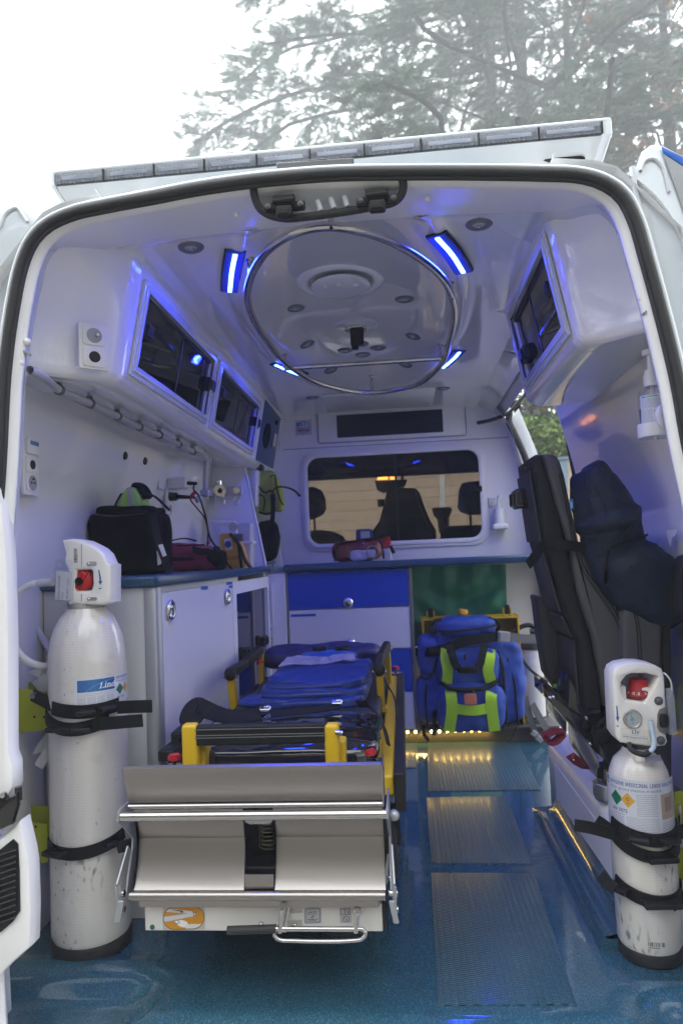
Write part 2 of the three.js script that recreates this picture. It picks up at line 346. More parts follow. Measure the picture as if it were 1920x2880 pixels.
const trim = part(van, 'rear_trim', loft([ringAt(.004, ZD - .006), ringAt((p, n) => trimOff(p, n) * .55, ZD - .012), ringAt((p, n) => trimOff(p, n) * .92, ZD - .022), ringAt(trimOff, ZD - .03), ringAt((p, n) => trimOff(p, n) + .002, ZD - .036), ringAt((p, n) => trimOff(p, n), ZD - .038, (q, n) => tuck(q, n, .045, -1.628)), ringAt((p, n) => trimOff(p, n), ZD - .038, (q, n) => { const b = back(q, n), t = sm(.55, .95, -n.y); return V(b.x, b.y, b.z * t - 1.735 * (1 - t)); })], false), M.gel2);
for (const p of [[77, 962], [59, 1022], [1805, 841], [1826, 903], [0, 1735]]) { const q = PZ(p[0], p[1], ZD - .03); part(trim, 'screw_cap', [T(lathe([[0, .006], [.006, .005], [.0095, 0], [.0095, -.006]], 18), q.x, q.y, q.z + .004, Math.PI / 2)], M.plasticW); }
for (const [a, b] of [[[40, 974], [88, 999]], [[1808, 884], [1842, 852]]]) part(trim, 'trim_joint', bar(PZ(a[0], a[1], ZD - .022), PZ(b[0], b[1], ZD - .036), .006, .012, .001, V(0, 0, 1)), M.greyL);
const rim = part(van, 'rear_rim', loft([ringAt(-.004, ZD - .004), ringAt(-.012, ZD + .004), ringAt(-.018, ZD + .004), ringAt(-.024, ZD - .004), ringAt(-.028, ZD - .02), ringAt(-.031, ZD - .06), ringAt(-.035, -1.72)], false), M.paint);
{ // roof skin and left flank
  const base = ringAt(0, 0), top = (o, z) => ringAt(o, z).filter((p, i) => base[i].y > 1.80), all = (o, z) => ringAt(o, z).filter((p, i) => base[i].x < XC);
  part(van, 'roof_skin', loft([top(-.035, -1.722), top(-.052, -2.0), top(-.11, -2.8), top(-.115, -5.75)], false), M.paint);
  part(van, 'body_side', bx(-1.19, -1.16, -.1, 1.72, -5.0, -1.7, .02), M.paint);
}
{
  const g = new THREE.TubeGeometry(sealC, 220, .0118, 10); 
  const lip = new THREE.TubeGeometry(new THREE.CatmullRomCurve3(ringAt(.012, ZD - .004)), 220, .006, 8);
  part(van, 'door_seal', [g, lip], M.rubber);
}
// latch recess in the header, its own seal and the two latches
{
  const px = [[712, 520], [716, 552], [728, 582], [752, 602], [800, 614], [860, 610], [960, 597], [1060, 580], [1108, 568], [1128, 548], [1134, 520], [1128, 496]];
  const pts = px.map((p, i) => PZ(p[0], p[1], ZD - .012 - .03 * Math.sin(Math.PI * i / 11)));
  const rec = part(van, 'latch_recess', tube(pts, .0095, 90, 8), M.rubber);
  const a = PZ(722, 512, ZD - .03), b = PZ(1124, 493, ZD - .03);
  const back2 = sheet((u, v) => { const t = px[Math.round(1 + u * 9)], top = a.clone().lerp(b, u); const lo = PZ(t[0], t[1], ZD - .02 - .03 * Math.sin(Math.PI * (1 + u * 9) / 11)); const q = top.lerp(lo, v); q.z -= .015 * Math.sin(Math.PI * v); return q; }, 9, 8);
  part(rec, 'recess_plate', back2, std(C(.50, .53, .58), .35));
  for (const p of [[893, 565], [930, 558], [968, 553]]) { const q = PZ(p[0], p[1], ZD - .036), r = PZ(p[0] + 9, p[1] + 28, ZD - .036); part(rec, 'stiffening_rib', rod(q, r, .007, 10), std(C(.50, .53, .58), .35)); }
  for (const [x, y, s] of [[800, 578, -1], [1060, 562, 1]]) {
    const q = PZ(x, y, ZD - .022), l = part(rec, 'door_latch', [
      bx(q.x - .049, q.x + .049, q.y - .013, q.y + .010, q.z - .012, q.z + .002, .006), bx(q.x - .027, q.x + .027, q.y - .008, q.y + .022, q.z - .008, q.z + .014, .006),
      bx(q.x - .020, q.x + .020, q.y - .034, q.y - .006, q.z - .004, q.z + .018, .007), rod([q.x - .026, q.y + .004, q.z + .014], [q.x + .026, q.y + .006, q.z + .014], .006),
      bx(q.x - .012, q.x + .012, q.y - .030, q.y - .016, q.z + .014, q.z + .021, .003)], M.black);
    for (const d of [-.039, .039]) part(l, 'bolt', [T(cyl(.007, .008, 0, 0, 0, Math.PI / 2), q.x + d, q.y - .002, q.z + .004), T(cyl(.004, .006, 0, 0, 0, Math.PI / 2, 0, 6), q.x + d, q.y - .002, q.z + .008)], M.blackGl);
  }
}
// small plugs in the header
for (const p of [[667, 604], [1200, 560]]) { const q = PZ(p[0], p[1], -1.64); part(trim, 'screw_cap', ball(.007, q.x, q.y, q.z), M.plasticW); }
// brake light on the roof rim
{ const a = PZ(780, 478, -1.60), b = PZ(996, 463, -1.60); part(rim, 'brake_light', [bar(a, b, .03, .020, .004), bar(a.clone().lerp(b, .5).add(V(-.02, .011, .003)), a.clone().lerp(b, .5).add(V(.03, .011, .003)), .02, .005, .002)], M.blackGl); }
// lower left pillar: hinge, vent grille, trim
{
  const z = -1.55, P = (x, y) => PZ(x, y, z);
  const pil = part(van, 'pillar_trim', [slab([P(-60, 2395), P(10, 2352), P(56, 2308), P(66, 2350), P(78, 2400), P(84, 2440), P(88, 2560), P(87, 2600), P(85, 2665), P(40, 2705), P(0, 2745), P(-60, 2790)], [0, 0, -.05], .008), slab([P(-50, 1330), P(-8, 1330), P(8, 1440), P(19, 1580), P(24, 1800), P(24, 2120), P(36, 2150), P(37, 2215), P(20, 2245), P(-50, 2260)], [0, 0, -.05], .008)], M.gel2);
  part(pil, 'vent_grille', slab([P(-60, 2405), P(0, 2390), P(40, 2358), P(54, 2372), P(58, 2450), P(60, 2560), P(40, 2590), P(8, 2618), P(-60, 2640)], [0, 0, .006], .002), M.black);
  for (let i = 0; i < 12; i++) { const y = 2405 + i * 17.2; part(pil, 'grille_slat', bar(PZ(-40, y + 14, z + .009), PZ(46, y - 16, z + .009), .006, .004, .001), M.blackGl); }
  part(pil, 'hinge_arm', [slab([P(-40, 2240), P(20, 2228), P(32, 2240), P(60, 2225), P(62, 2260), P(48, 2310), P(0, 2332), P(-40, 2345)], [0, 0, .02], .004), rod(PZ(52, 2212, z), PZ(54, 2250, z), .008)], M.blackGl);
  for (const p of [[26, 2226], [2, 2240]]) { const q = P(...p); part(pil, 'bolt', cyl(.006, .01, q.x, q.y, q.z + .022, Math.PI / 2), M.steel); }
}
// rear doors folded back beside the opening
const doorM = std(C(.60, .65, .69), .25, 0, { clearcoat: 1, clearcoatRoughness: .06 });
const doorShape = (pts, z) => pts.map(p => PZ(p[0], p[1], z));
{
  const z = -1.64;
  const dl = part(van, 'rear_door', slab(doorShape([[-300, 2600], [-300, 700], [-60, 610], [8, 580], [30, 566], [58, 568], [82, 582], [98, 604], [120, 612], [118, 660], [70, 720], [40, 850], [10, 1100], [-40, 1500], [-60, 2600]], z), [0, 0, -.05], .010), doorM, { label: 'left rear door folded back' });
  part(dl, 'door_pressing', tube(doorShape([[0, 640], [18, 598], [48, 584], [62, 600], [78, 624]], z + .003), .004, 40), M.paint);
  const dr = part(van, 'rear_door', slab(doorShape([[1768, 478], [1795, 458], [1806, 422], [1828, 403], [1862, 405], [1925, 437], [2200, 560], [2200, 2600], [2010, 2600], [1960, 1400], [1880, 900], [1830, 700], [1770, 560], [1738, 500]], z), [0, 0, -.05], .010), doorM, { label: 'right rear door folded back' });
  part(dr, 'door_pressing', [tube(doorShape([[1800, 480], [1812, 452], [1838, 446], [1862, 470], [1880, 540]], z + .003), .004, 40), tube(doorShape([[1776, 470], [1790, 560], [1822, 660], [1860, 800], [1925, 1100]], z + .004), .007, 40)], M.paint);
  part(dr, 'reflective_panel', slab(doorShape([[1862, 434], [1925, 474], [1990, 700], [1990, 1000], [1925, 610]], z + .002), [0, 0, .003], .001), std(C(.42, .44, .46), .5, 0, { map: rep(dataTex(64, 64, (u, v, i, j) => ((i >> 2) + (j >> 2)) % 2 ? .9 : .7), 30) }));
  part(dr, 'blue_stripe', slab(doorShape([[1858, 414], [1925, 446], [1925, 472], [1862, 432]], z + .003), [0, 0, .003], .001), std(C(.02, .13, .55), .35));
}
// roof skin edge under the light bar is part of the rim; side skins hide the ground between the linings
part(van, 'body_side', bx(.86, .89, -.1, 1.75, -3.16, -1.7, .01), M.paint);
// ---------------------------------------------------------------- bulkhead with sliding window, grille panel, bottle holder wall
const BW = { x0: -.575, x1: .490, y0: 1.128, y1: 1.676 };
const bulk = part(van, 'bulkhead', slab([V(-1.13, -.02, ZB), V(.83, -.02, ZB), V(.83, 1.2, ZB), V(.75, 1.7, ZB), V(.72, 1.9, ZB), V(.6, 2.02, ZB), V(-.9, 2.02, ZB), V(-1.03, 1.9, ZB), V(-1.13, 1.2, ZB)], [0, 0, -.03], 0, [rrect(BW.x0, BW.x1, BW.y0, BW.y1, .07, ZB)]), M.gel2);
{
  const fr = (o, r, d) => slab(rrect(BW.x0 - o, BW.x1 + o, BW.y0 - o, BW.y1 + o, r, ZB + .001), [0, 0, d], .004, [rrect(BW.x0 + .004, BW.x1 - .004, BW.y0 + .004, BW.y1 - .004, .068, ZB + .001)]);
  part(bulk, 'window_frame', [fr(.042, .10, .012), fr(.022, .085, .020)], M.gel2);
  const xm = (BW.x0 + BW.x1) / 2 + .02;
  part(bulk, 'window_pane', slab([V(BW.x0 - .0, BW.y0, ZB - .012), V(xm, BW.y0, ZB - .012), V(xm, BW.y1, ZB - .012), V(BW.x0, BW.y1, ZB - .012)], [0, 0, .0002]), M.tint);
  part(bulk, 'window_pane', slab([V(xm - .008, BW.y0, ZB - .018), V(BW.x1, BW.y0, ZB - .018), V(BW.x1, BW.y1, ZB - .018), V(xm - .008, BW.y1, ZB - .018)], [0, 0, .0002]), M.tint);
  part(bulk, 'window_stile', bx(xm - .006, xm + .006, BW.y0, BW.y1, ZB - .016, ZB - .006, .002), M.black);
  part(bulk, 'window_catch', [bx(.474, .498, 1.41, 1.445, ZB - .008, ZB + .03, .004), bx(.46, .475, 1.418, 1.436, ZB + .005, ZB + .02, .003)], M.black);
  const vp = part(bulk, 'vent_panel', slab(rrect(-.492, .420, 1.768, 1.964, .006, ZB + .001), [0, 0, .012], .003), M.gel2);
  part(vp, 'vent_grille', bx(-.374, .284, 1.791, 1.934, ZB + .014, ZB + .018, .002), M.black);
  for (let i = 0; i < 13; i++) part(vp, 'grille_slat', bar([-.37, 1.797 + i * .0109, ZB + .02], [.28, 1.797 + i * .0109, ZB + .02], .010, .002, .0008), std(C(.012, .014, .03), .5));
  part(vp, 'panel_edge', [tube(rrect(-.496, .424, 1.764, 1.968, .008, ZB + .002), .0022, 120, 5, true)], M.grey);
  for (const [x, y] of [[-.478, 1.78], [-.478, 1.952], [.406, 1.78], [.406, 1.952], [-.04, 1.779], [-.04, 1.952]]) part(vp, 'screw', ball(.005, x, y, ZB + .013, 10), M.plasticW);
  part(bulk, 'lining_step', [bx(-.72, .74, 1.735, 1.74, ZB, ZB + .004, .001)], M.greyL);
}
{ // maker's sticker beside the grille panel
  const m = print(128, 128, (x) => { x.fillStyle = '#c9cad2'; x.fillRect(0, 0, 128, 128); x.strokeStyle = '#7f88b0'; x.lineWidth = 5; x.beginPath(); for (let i = 0; i <= 6; i++) { const a = Math.PI / 6 + i * Math.PI / 3; x.lineTo(64 + 52 * Math.cos(a), 64 + 58 * Math.sin(a)); } x.stroke(); x.font = 'bold 44px sans-serif'; x.fillStyle = '#1f63b5'; x.fillText('BS', 6, 50); x.fillStyle = '#5aa6dd'; x.fillText('E', 66, 50); x.fillStyle = '#8d7796'; x.fillRect(20, 66, 88, 6); x.fillRect(20, 78, 88, 20); });
  part(bulk, 'sticker', quad(PZ(832, 1225, ZB + .004), PZ(876, 1222, ZB + .004), PZ(876, 1180, ZB + .004), PZ(830, 1183, ZB + .004)), m, { uv: true });
}
// ---------------------------------------------------------------- side door opening: seals, jamb
part(van, 'side_door_seal', [tube([PZ(1340, 1190, -4.24), PZ(1385, 1180, -4.22), PZ(1425, 1163, -4.18), PZ(1455, 1132, -4.0), PZ(1480, 1104, -3.7), PZ(1500, 1078, -3.35)], .011, 50), tube([PZ(1432, 1160, -4.2), PZ(1430, 1185, -4.2), PZ(1446, 1220, -4.19), PZ(1480, 1300, -4.17), PZ(1505, 1420, -4.16), PZ(1520, 1640, -4.15)], .020, 50), tube([V(.745, 1.62, -3.165), V(.772, 1.4, -3.165), V(.79, 1.25, -3.165), V(.815, .9, -3.165), V(.82, .4, -3.165)], .008, 30)], M.rubber);
part(van, 'side_door_jamb', slab([PZ(1434, 1178, -4.24), PZ(1458, 1148, -4.24), PZ(1510, 1271, -4.24), PZ(1540, 1500, -4.24), PZ(1500, 1500, -4.24), PZ(1478, 1278, -4.24)], [0, 0, -.04], .006), M.paint); part(van, 'side_door_step', bx(.82, .90, -.3, .0, -4.3, -3.15, .02), M.paint);
// ---------------------------------------------------------------- driver's cab beyond the window
{
  const dk = std(C(.006, .006, .007), .8, 0, { specularIntensity: .4 }), roofM = std(C(.012, .012, .013), .9, 0, { specularIntensity: .4 });
  part(van, 'cab_roof', [bx(-1.05, .75, 1.93, 1.97, -5.75, -4.34, .01), bx(-1.0, .7, 1.69, 1.95, -5.72, -5.64, .02)], roofM);
  part(van, 'cab_side', [bx(-1.08, -1.03, -.2, 1.15, -5.9, -4.34, .01), bx(.72, .77, -.2, 1.15, -5.9, -4.34, .01), bx(-1.08, -1.03, 1.15, 1.95, -5.5, -4.34, .01), bx(.72, .77, 1.15, 1.95, -5.5, -4.34, .01), bar([-1.05, 1.9, -5.7], [-1.05, 1.05, -6.3], .07, .07, .01), bar([.74, 1.9, -5.7], [.74, 1.05, -6.3], .07, .07, .01)], dk);  // upper panels closed in where windows belong, to keep daylight out of the cab
  part(van, 'dashboard', [bx(-1.05, .74, .55, 1.02, -6.2, -5.75, .06, 4), bx(-.2, .3, .2, .8, -5.76, -5.5, .05, 3)], dk);
  part(van, 'windscreen', slab([V(-1.02, 1.02, -6.32), V(.71, 1.02, -6.32), V(.71, 1.92, -5.72), V(-1.02, 1.92, -5.72)], V(0, .0001, -.0002)), M.clear);
  part(van, 'sun_visor', slab(doorShape([[862, 1305], [862, 1340], [930, 1337], [1018, 1333], [1018, 1300]], -5.6), [0, 0, -.03], .006), dk); part(van, 'sun_visor', slab(doorShape([[1135, 1300], [1140, 1336], [1240, 1333], [1355, 1322], [1355, 1290]], -5.6), [0, 0, -.03], .006), dk);
  part(van, 'bonnet', bx(-1.0, .68, .1, .82, -7.3, -6.3, .12, 4), M.paint);
  const mir2 = thing('rear_view_mirror', 'black rear view mirror with a small orange lamp, seen through the cab window', 'mirror', PZ(1095, 1385, -5.4));
  part(mir2, 'mirror_housing', slab(doorShape([[1053, 1352], [1060, 1378], [1075, 1386], [1118, 1384], [1140, 1365], [1145, 1348]], -5.4), [0, 0, -.03], .006), M.black);
  part(mir2, 'mirror_arm', rod(PZ(1130, 1350, -5.42), PZ(1135, 1300, -5.45), .012), M.black);
  part(mir2, 'map_lamp', [slab(doorShape([[1060, 1350], [1062, 1343], [1090, 1341], [1090, 1349]], -5.39), [0, 0, .01], .002), slab(doorShape([[1096, 1349], [1096, 1341], [1112, 1341], [1113, 1348]], -5.39), [0, 0, .01], .002)], glow(C(1, .36, .04), 2.2));
  const seatCloth = std(C(.006, .006, .008), .9, 0, { specularIntensity: .3, bumpMap: rep(tWeave, 40), bumpScale: .0006 });
  const s1 = thing('cab_seat', 'cab seat at left with dark padded headrest on steel posts, seen through the window', 'car seat', PZ(905, 1545, -4.9).setY(.3), 'cab seats beyond the window');
  part(s1, 'headrest', slab(doorShape([[830, 1382], [850, 1368], [880, 1368], [902, 1378], [912, 1400], [914, 1430], [905, 1446], [880, 1458], [850, 1463], [830, 1463]], -4.9), [0, 0, -.11], .03, [], 3), seatCloth);
  part(s1, 'headrest_post', rod(PZ(883, 1455, -4.96), PZ(886, 1495, -4.96), .008), M.grey); part(s1, 'headrest_post', rod(PZ(820, 1455, -4.96), PZ(822, 1495, -4.96), .008), M.grey);
  part(s1, 'backrest', slab(doorShape([[790, 1500], [840, 1492], [900, 1490], [935, 1494], [960, 1506], [976, 1528], [985, 1600], [985, 1900], [770, 1900]], -4.9), [0, 0, -.14], .04, [], 3), seatCloth);
  const s2 = thing('cab_seat', 'middle cab seatback, tall and tapering, seen through the window', 'car seat', PZ(1140, 1530, -4.7).setY(.3), 'cab seats beyond the window');
  part(s2, 'backrest', slab(doorShape([[1088, 1378], [1120, 1370], [1168, 1372], [1180, 1384], [1192, 1420], [1210, 1465], [1226, 1490], [1228, 1560], [1228, 1900], [1040, 1900], [1042, 1500], [1066, 1465], [1078, 1420]], -4.7), [0, 0, -.12], .03, [], 3), seatCloth);
  part(s2, 'piping', tube(doorShape([[1168, 1380], [1180, 1425], [1200, 1472], [1214, 1500], [1216, 1600]], -4.69), .006), M.grey);
  part(s2, 'side_catch', slab(doorShape([[1060, 1405], [1080, 1403], [1082, 1424], [1062, 1425]], -4.7), [0, 0, -.05], .01), M.black);
  const s3 = thing('cab_seat', 'cab seat at right with dark padded headrest, seen through the window', 'car seat', PZ(1340, 1520, -4.9).setY(.3), 'cab seats beyond the window');
  part(s3, 'headrest', slab(doorShape([[1292, 1375], [1300, 1358], [1325, 1352], [1380, 1350], [1420, 1360], [1420, 1440], [1380, 1446], [1320, 1446], [1296, 1438], [1288, 1425]], -4.9), [0, 0, -.11], .03, [], 3), seatCloth);
  part(s3, 'headrest_post', rod(PZ(1321, 1440, -4.96), PZ(1323, 1482, -4.96), .009), M.grey); part(s3, 'headrest_post', rod(PZ(1385, 1440, -4.96), PZ(1387, 1482, -4.96), .009), M.grey);
  part(s3, 'backrest', slab(doorShape([[1240, 1482], [1262, 1478], [1440, 1474], [1460, 1520], [1470, 1900], [1230, 1900]], -4.9), [0, 0, -.14], .04, [], 3), seatCloth);
  const cam2 = thing('dash_holder', 'dark funnel shaped holder on the dashboard between the right seats', 'holder', PZ(1243, 1490, -5.5));
  part(cam2, 'holder_head', slab(doorShape([[1214, 1430], [1222, 1427], [1266, 1425], [1272, 1432], [1266, 1448], [1258, 1462], [1232, 1462], [1220, 1450]], -5.5), [0, 0, -.08], .015), M.black);
  part(cam2, 'holder_stem', rod(PZ(1246, 1460, -5.54), PZ(1247, 1500, -5.54), .05, 12, .038), M.black);
}
// ---------------------------------------------------------------- outside: wall ahead, hedge, trees
{
  const z = -10.5, cm = [std(C(.50, .38, .27), .85, 0, { map: rep(dataTex(128, 128, (u, v) => cl(.86 + .16 * tile(u, v, 8, 2) + .1 * (rnd() - .5))), .6), bumpMap: rep(tGrain, 2), bumpScale: .004 })];
  for (let k = 0; k < 2; k++) { const m = cm[0].clone(); m.color = C(.50 + .02 * (k - .5), .38 + .02 * (k - .5), .27 + .04 * (k - .5)); cm.push(m); }
  const wall = thing('garden_wall', 'beige boarded wall ahead of the ambulance, seen through cab window and side door', 'wall', [1, -.55, z]);
  part(wall, 'wall_core', bx(-7, 7, -.55, 2.36, z - .25, z - .02, .01), cm[0]);
  for (let r = 0; r < 19; r++) { let x = -5.5 - .6 * (r % 3); while (x < 4.5) { const w = rr(1.6, 2.6); part(wall, 'board', bx(x + .001, x + w - .001, -.5 + r * .15 + .001, -.5 + (r + 1) * .15 - .001, z - .04, z + rr(0, .004), .006, 1), cm[Math.floor(rnd() * 3)]); x += w; } }
  const post = thing('gate_post', 'blue grey post standing against the beige wall below the hedge', 'post', PZ(1590, 1400, -9.6).setY(-.55));
  part(post, 'post_shaft', slab(doorShape([[1574, 1290], [1596, 1290], [1598, 2000], [1576, 2000]], -9.6), [0, 0, -.1], .01), std(C(.12, .18, .24), .5));
  part(post, 'post_cap', slab(doorShape([[1570, 1285], [1600, 1284], [1600, 1292], [1570, 1293]], -9.58), [0, 0, -.14], .005), std(C(.12, .18, .24), .5));
  const post2 = thing('lamp_post', 'pale grey post in front of the beige wall, seen through right of the cab window', 'post', PZ(1242, 1500, -9.2).setY(-.55));
  part(post2, 'post_shaft', slab(doorShape([[1236, 1290], [1250, 1290], [1250, 2000], [1236, 2000]], -9.2), [0, 0, -.06], .01), std(C(.40, .42, .42), .5));
}
const leafM = (r, g, b, o = {}) => std(C(r, g, b), .6, 0, { transmission: .0, ...o });
function leafCloud(parent, name, pts, size, mat, geo, tones) {
  const im = new THREE.InstancedMesh(geo, mat, pts.length); im.name = numbered(name); im.castShadow = im.receiveShadow = true;
  const m = new THREE.Matrix4(), q = new THREE.Quaternion(), col = new THREE.Color();
  pts.forEach((p, i) => {
    q.setFromEuler(new THREE.Euler(p.rx ?? rr(-1.2, 1.2), p.ry ?? rr(0, 6.28), p.rz ?? rr(-1.2, 1.2), 'YXZ'));
    const s = size * rr(.6, 1.35); m.compose(V(p.x, p.y, p.z), q, V(s, s, s)); im.setMatrixAt(i, m);
    const t = tones[Math.floor(rnd() * tones.length)], k = rr(.7, 1.3); im.setColorAt(i, col.setRGB(t[0] * k, t[1] * k, t[2] * k));
  });
  im.userData.kind = 'stuff'; parent.add(im); return im;
}
const leafGeo = (() => { const g = new THREE.BufferGeometry(); g.setAttribute('position', new THREE.Float32BufferAttribute([0, 0, 0, .32, .5, .06, 0, 1, 0, 0, 0, 0, 0, 1, 0, -.32, .5, .06], 3)); g.computeVertexNormals(); return boxUV(g); })();
const sprayGeo = (() => { const p = []; for (let i = 0; i < 9; i++) { const a = i / 8, s = i % 2 ? 1 : -1, l = .34 * (1 - .5 * a); p.push(0, 0, a, s * l, .04 * s, a + .22, s * l * .25, 0, a + .30); } p.push(-.03, 0, 0, .03, 0, 0, 0, 0, 1.2); const g = new THREE.BufferGeometry(); g.setAttribute('position', new THREE.Float32BufferAttribute(p, 3)); g.computeVertexNormals(); return boxUV(g); })();
{
  const white = std(C(1, 1, 1), .6);
  const hg = thing('hedge', 'bright green leafy hedge above the beige wall, seen through the side door', 'hedge', [2.6, 1.9, -11]);
  const pts = []; for (let i = 0; i < 16000; i++) { const x = rr(-3, 7), top = 3.02 + .12 * N.noise(x * 2, 0, 0); let y = rr(2.36, top), z = -10.4 - .5 * rnd() + .12 * N.noise(x * 3, y * 3, 1); pts.push({ x: x - 2.6, y: y - 1.9, z: z + 11 }); }
  leafCloud(hg, 'foliage', pts, .085, white, leafGeo, [[.09, .17, .025], [.13, .22, .03], [.06, .12, .02], [.17, .24, .05]]);
  const st = []; for (let i = 0; i < 30; i++) { const x = -3 + i * .33; st.push(rod([x, 1.9, -10.7], [x + rr(-.1, .1), 2.9, -10.7], .012, 5)); } part(hg, 'stem', st, std(C(.05, .035, .02), .9), { kind: 'stuff' });
  const sh = thing('tall_shrub', 'dark green shrubbery with reddish tips rising behind the bright hedge', 'shrub', [3, -.55, -13]);
  const p2 = []; for (let i = 0; i < 15000; i++) { const x = rr(-2.5, 7), y = rr(1.8, 4.6 + .5 * N.noise(x * 1.3, 0, 2)); p2.push({ x: x - 3, y: y + .55, z: rr(-.7, .7) + .5 * N.noise(x * 1.5, y * 1.5, 0) }); }
  leafCloud(sh, 'foliage', p2, .13, white, leafGeo, [[.035, .075, .022], [.05, .10, .03], [.06, .09, .04], [.20, .06, .02]]);
  const s2 = []; for (let i = 0; i < 24; i++) { const x = -2.3 + i * .38; s2.push(rod([x, -.55, -13], [x + rr(-.3, .3), 4.1, -13 + rr(-.3, .3)], .03, 5)); } part(sh, 'stem', s2, std(C(.05, .035, .02), .9), { kind: 'stuff' });
}
function conifer(name, label, pos, H, R, lean, nl, tones, size, o = {}) {
  const t = thing(name, label, 'tree', pos, null), bark = std(C(.055, .042, .035), .9, 0, { bumpMap: rep(tGrain, 3), bumpScale: .02 });
  const tr = []; for (const [dx, dz, k] of o.trunks || [[0, 0, 1]]) { const pts = []; for (let i = 0; i <= 8; i++) { const f = i / 8; pts.push(V(dx + lean * f * f + .25 * N.noise(f * 3, dx, 1), H * k * f, dz + .25 * N.noise(f * 3, dz, 5))); } const c = new THREE.CatmullRomCurve3(pts); const rings = []; for (let i = 0; i <= 20; i++) { const f = i / 20, p = c.getPoint(f), r = H * .019 * k * (1 - .93 * f) + .012; rings.push(Array.from({ length: 9 }, (_, a) => V(p.x + r * Math.cos(a * 6.283 / 9), p.y, p.z + r * Math.sin(a * 6.283 / 9)))); } tr.push({ c, g: loft(rings) }); }
  part(t, 'trunk', tr.map(a => a.g), bark, { local: true });
  const limbs = [], pts = [];
  for (let i = 0; i < nl; i++) {
    const T0 = tr[i % tr.length], f = .16 + .82 * (i + rnd()) / nl, b = T0.c.getPoint(f), az = rr(0, 6.283), L = R * (o.prof ? o.prof(f) : 1.05 - .75 * f ** 1.6) * rr(.55, 1.1) * (o.side ? 1 + .35 * Math.cos(az - o.side) : 1);
    const q = []; for (let k = 0; k <= 5; k++) { const s = k / 5; q.push(V(b.x + Math.cos(az) * L * s + .15 * L * N.noise(s * 2, i, 0), b.y + L * (.16 * s - .22 * s * s) * (f > .85 ? -1.5 : 1) + .1 * N.noise(s * 3, i, 3), b.z + Math.sin(az) * L * s + .15 * L * N.noise(s * 2, i, 7))); }
    const c = new THREE.CatmullRomCurve3(q); limbs.push(new THREE.TubeGeometry(c, 8, (.028 + .008 * L) * .75, 5));
    const nt = Math.round(5 + L * 2.3);
    for (let k = 0; k < nt; k++) {
      const s = .18 + .82 * Math.sqrt(rnd()), p = c.getPoint(s), sd = rnd() < .5 ? 1 : -1, tl = (.25 + .3 * rnd()) * L * (1.15 - s) + .25, ta = az + sd * rr(.5, 1.25);
      const ns = Math.round(5 + tl * (o.dense || 9));
      for (let m = 0; m < ns; m++) { const e = rnd(); pts.push({ x: p.x + Math.cos(ta) * tl * e + rr(-.18, .18), y: p.y - .22 * tl * e * e + rr(-.12, .08), z: p.z + Math.sin(ta) * tl * e + rr(-.18, .18), ry: -ta + Math.PI / 2 + rr(-.9, .9), rx: rr(-.1, .55), rz: rr(-.6, .6) }); }
    }
  }
  part(t, 'limb', limbs, bark, { local: true, kind: 'stuff' });
  leafCloud(t, 'crown', pts, size, std(C(1, 1, 1), .8, 0, { transmission: .45, thickness: 0 }), o.geo || sprayGeo, tones); return pts.length;
}
const nC = conifer('cedar_tree', 'large misty cedar with level branches rising behind the ambulance roof', [7.6, -.55, -38], 42.5, 14.6, .7, 170, [[.085, .13, .09], [.105, .15, .10], [.075, .115, .08], [.12, .16, .12]], .44, { dense: 5, prof: f => f < .70 ? .95 : .95 - 2.6 * (f - .70) > .3 ? .95 - 2.6 * (f - .70) : .30 * (1.3 - f) / .3 + .05, trunks: [[0, 0, 1], [-1.9, .6, .97], [2.8, -1.3, .92]], side: Math.PI });
const nR = conifer('russet_tree', 'misty tree with sparse russet leaves at the right, beside the cedar', [14.2, -.55, -35], 36, 9.6, .4, 76, [[.30, .14, .06], [.20, .15, .07], [.14, .15, .08], [.36, .12, .05]], .40, { dense: 5.6, geo: leafGeo });


// unseen house and trees guessed from reflections, added and raised to shade the rear
{
  const t = thing('house', 'beige house added unseen behind the camera, shading the van rear', 'house', [-4, -.55, 14]), w = std(C(.42, .33, .25), .85, 0, { bumpMap: rep(tGrain, 2), bumpScale: .004 });
  part(t, 'house_wall', bx(-15, 8, -.55, 8.2, 13, 22, .02), w); part(t, 'roof', slab([V(-15.6, 8.2, 12.4), V(-15.6, 8.35, 12.4), V(-15.6, 12, 17.5), V(-15.6, 8.35, 22.6), V(-15.6, 8.2, 22.6)], [24.2, 0, 0]), std(C(.16, .06, .04), .8));
  for (let f = 0; f < 2; f++) for (let i = 0; i < 6; i++) { const x = -13.4 + i * 3.2, y = .6 + f * 3; const q = part(t, 'window', bx(x, x + 1.1, y, y + 1.5, 12.9, 13.02, .01), M.plasticW); part(q, 'pane', bx(x + .08, x + 1.02, y + .08, y + 1.42, 12.88, 12.91, .005), M.blackGl); }
  conifer('added_shade_tree', 'dark tree added beside the house, unseen behind the camera, shading the van rear', [8.5, -.55, 9.5], 13, 4.4, .3, 46, [[.035, .06, .03], [.05, .075, .035]], .5, { dense: 4 });
  for (const [x, z, k, l] of [[13, 5, 1.1, 'added dark tree at the right of the yard, unseen behind the camera'], [-13, 7, 1.1, 'added dark tree at the left of the yard, unseen behind the camera'], [2.2, 11.6, .8, 'smaller added dark tree in front of the house, unseen behind the camera'], [-5.5, 10.5, .95, 'added dark tree left of centre in front of the house, unseen behind the camera']]) { const o = scene.getObjectByName('added_shade_tree').clone(); o.name = numbered('added_shade_tree'); o.position.set(x, -.55, z); o.scale.setScalar(k); o.rotation.y = x; scene.add(o); tag(o, l, 'tree'); }
}
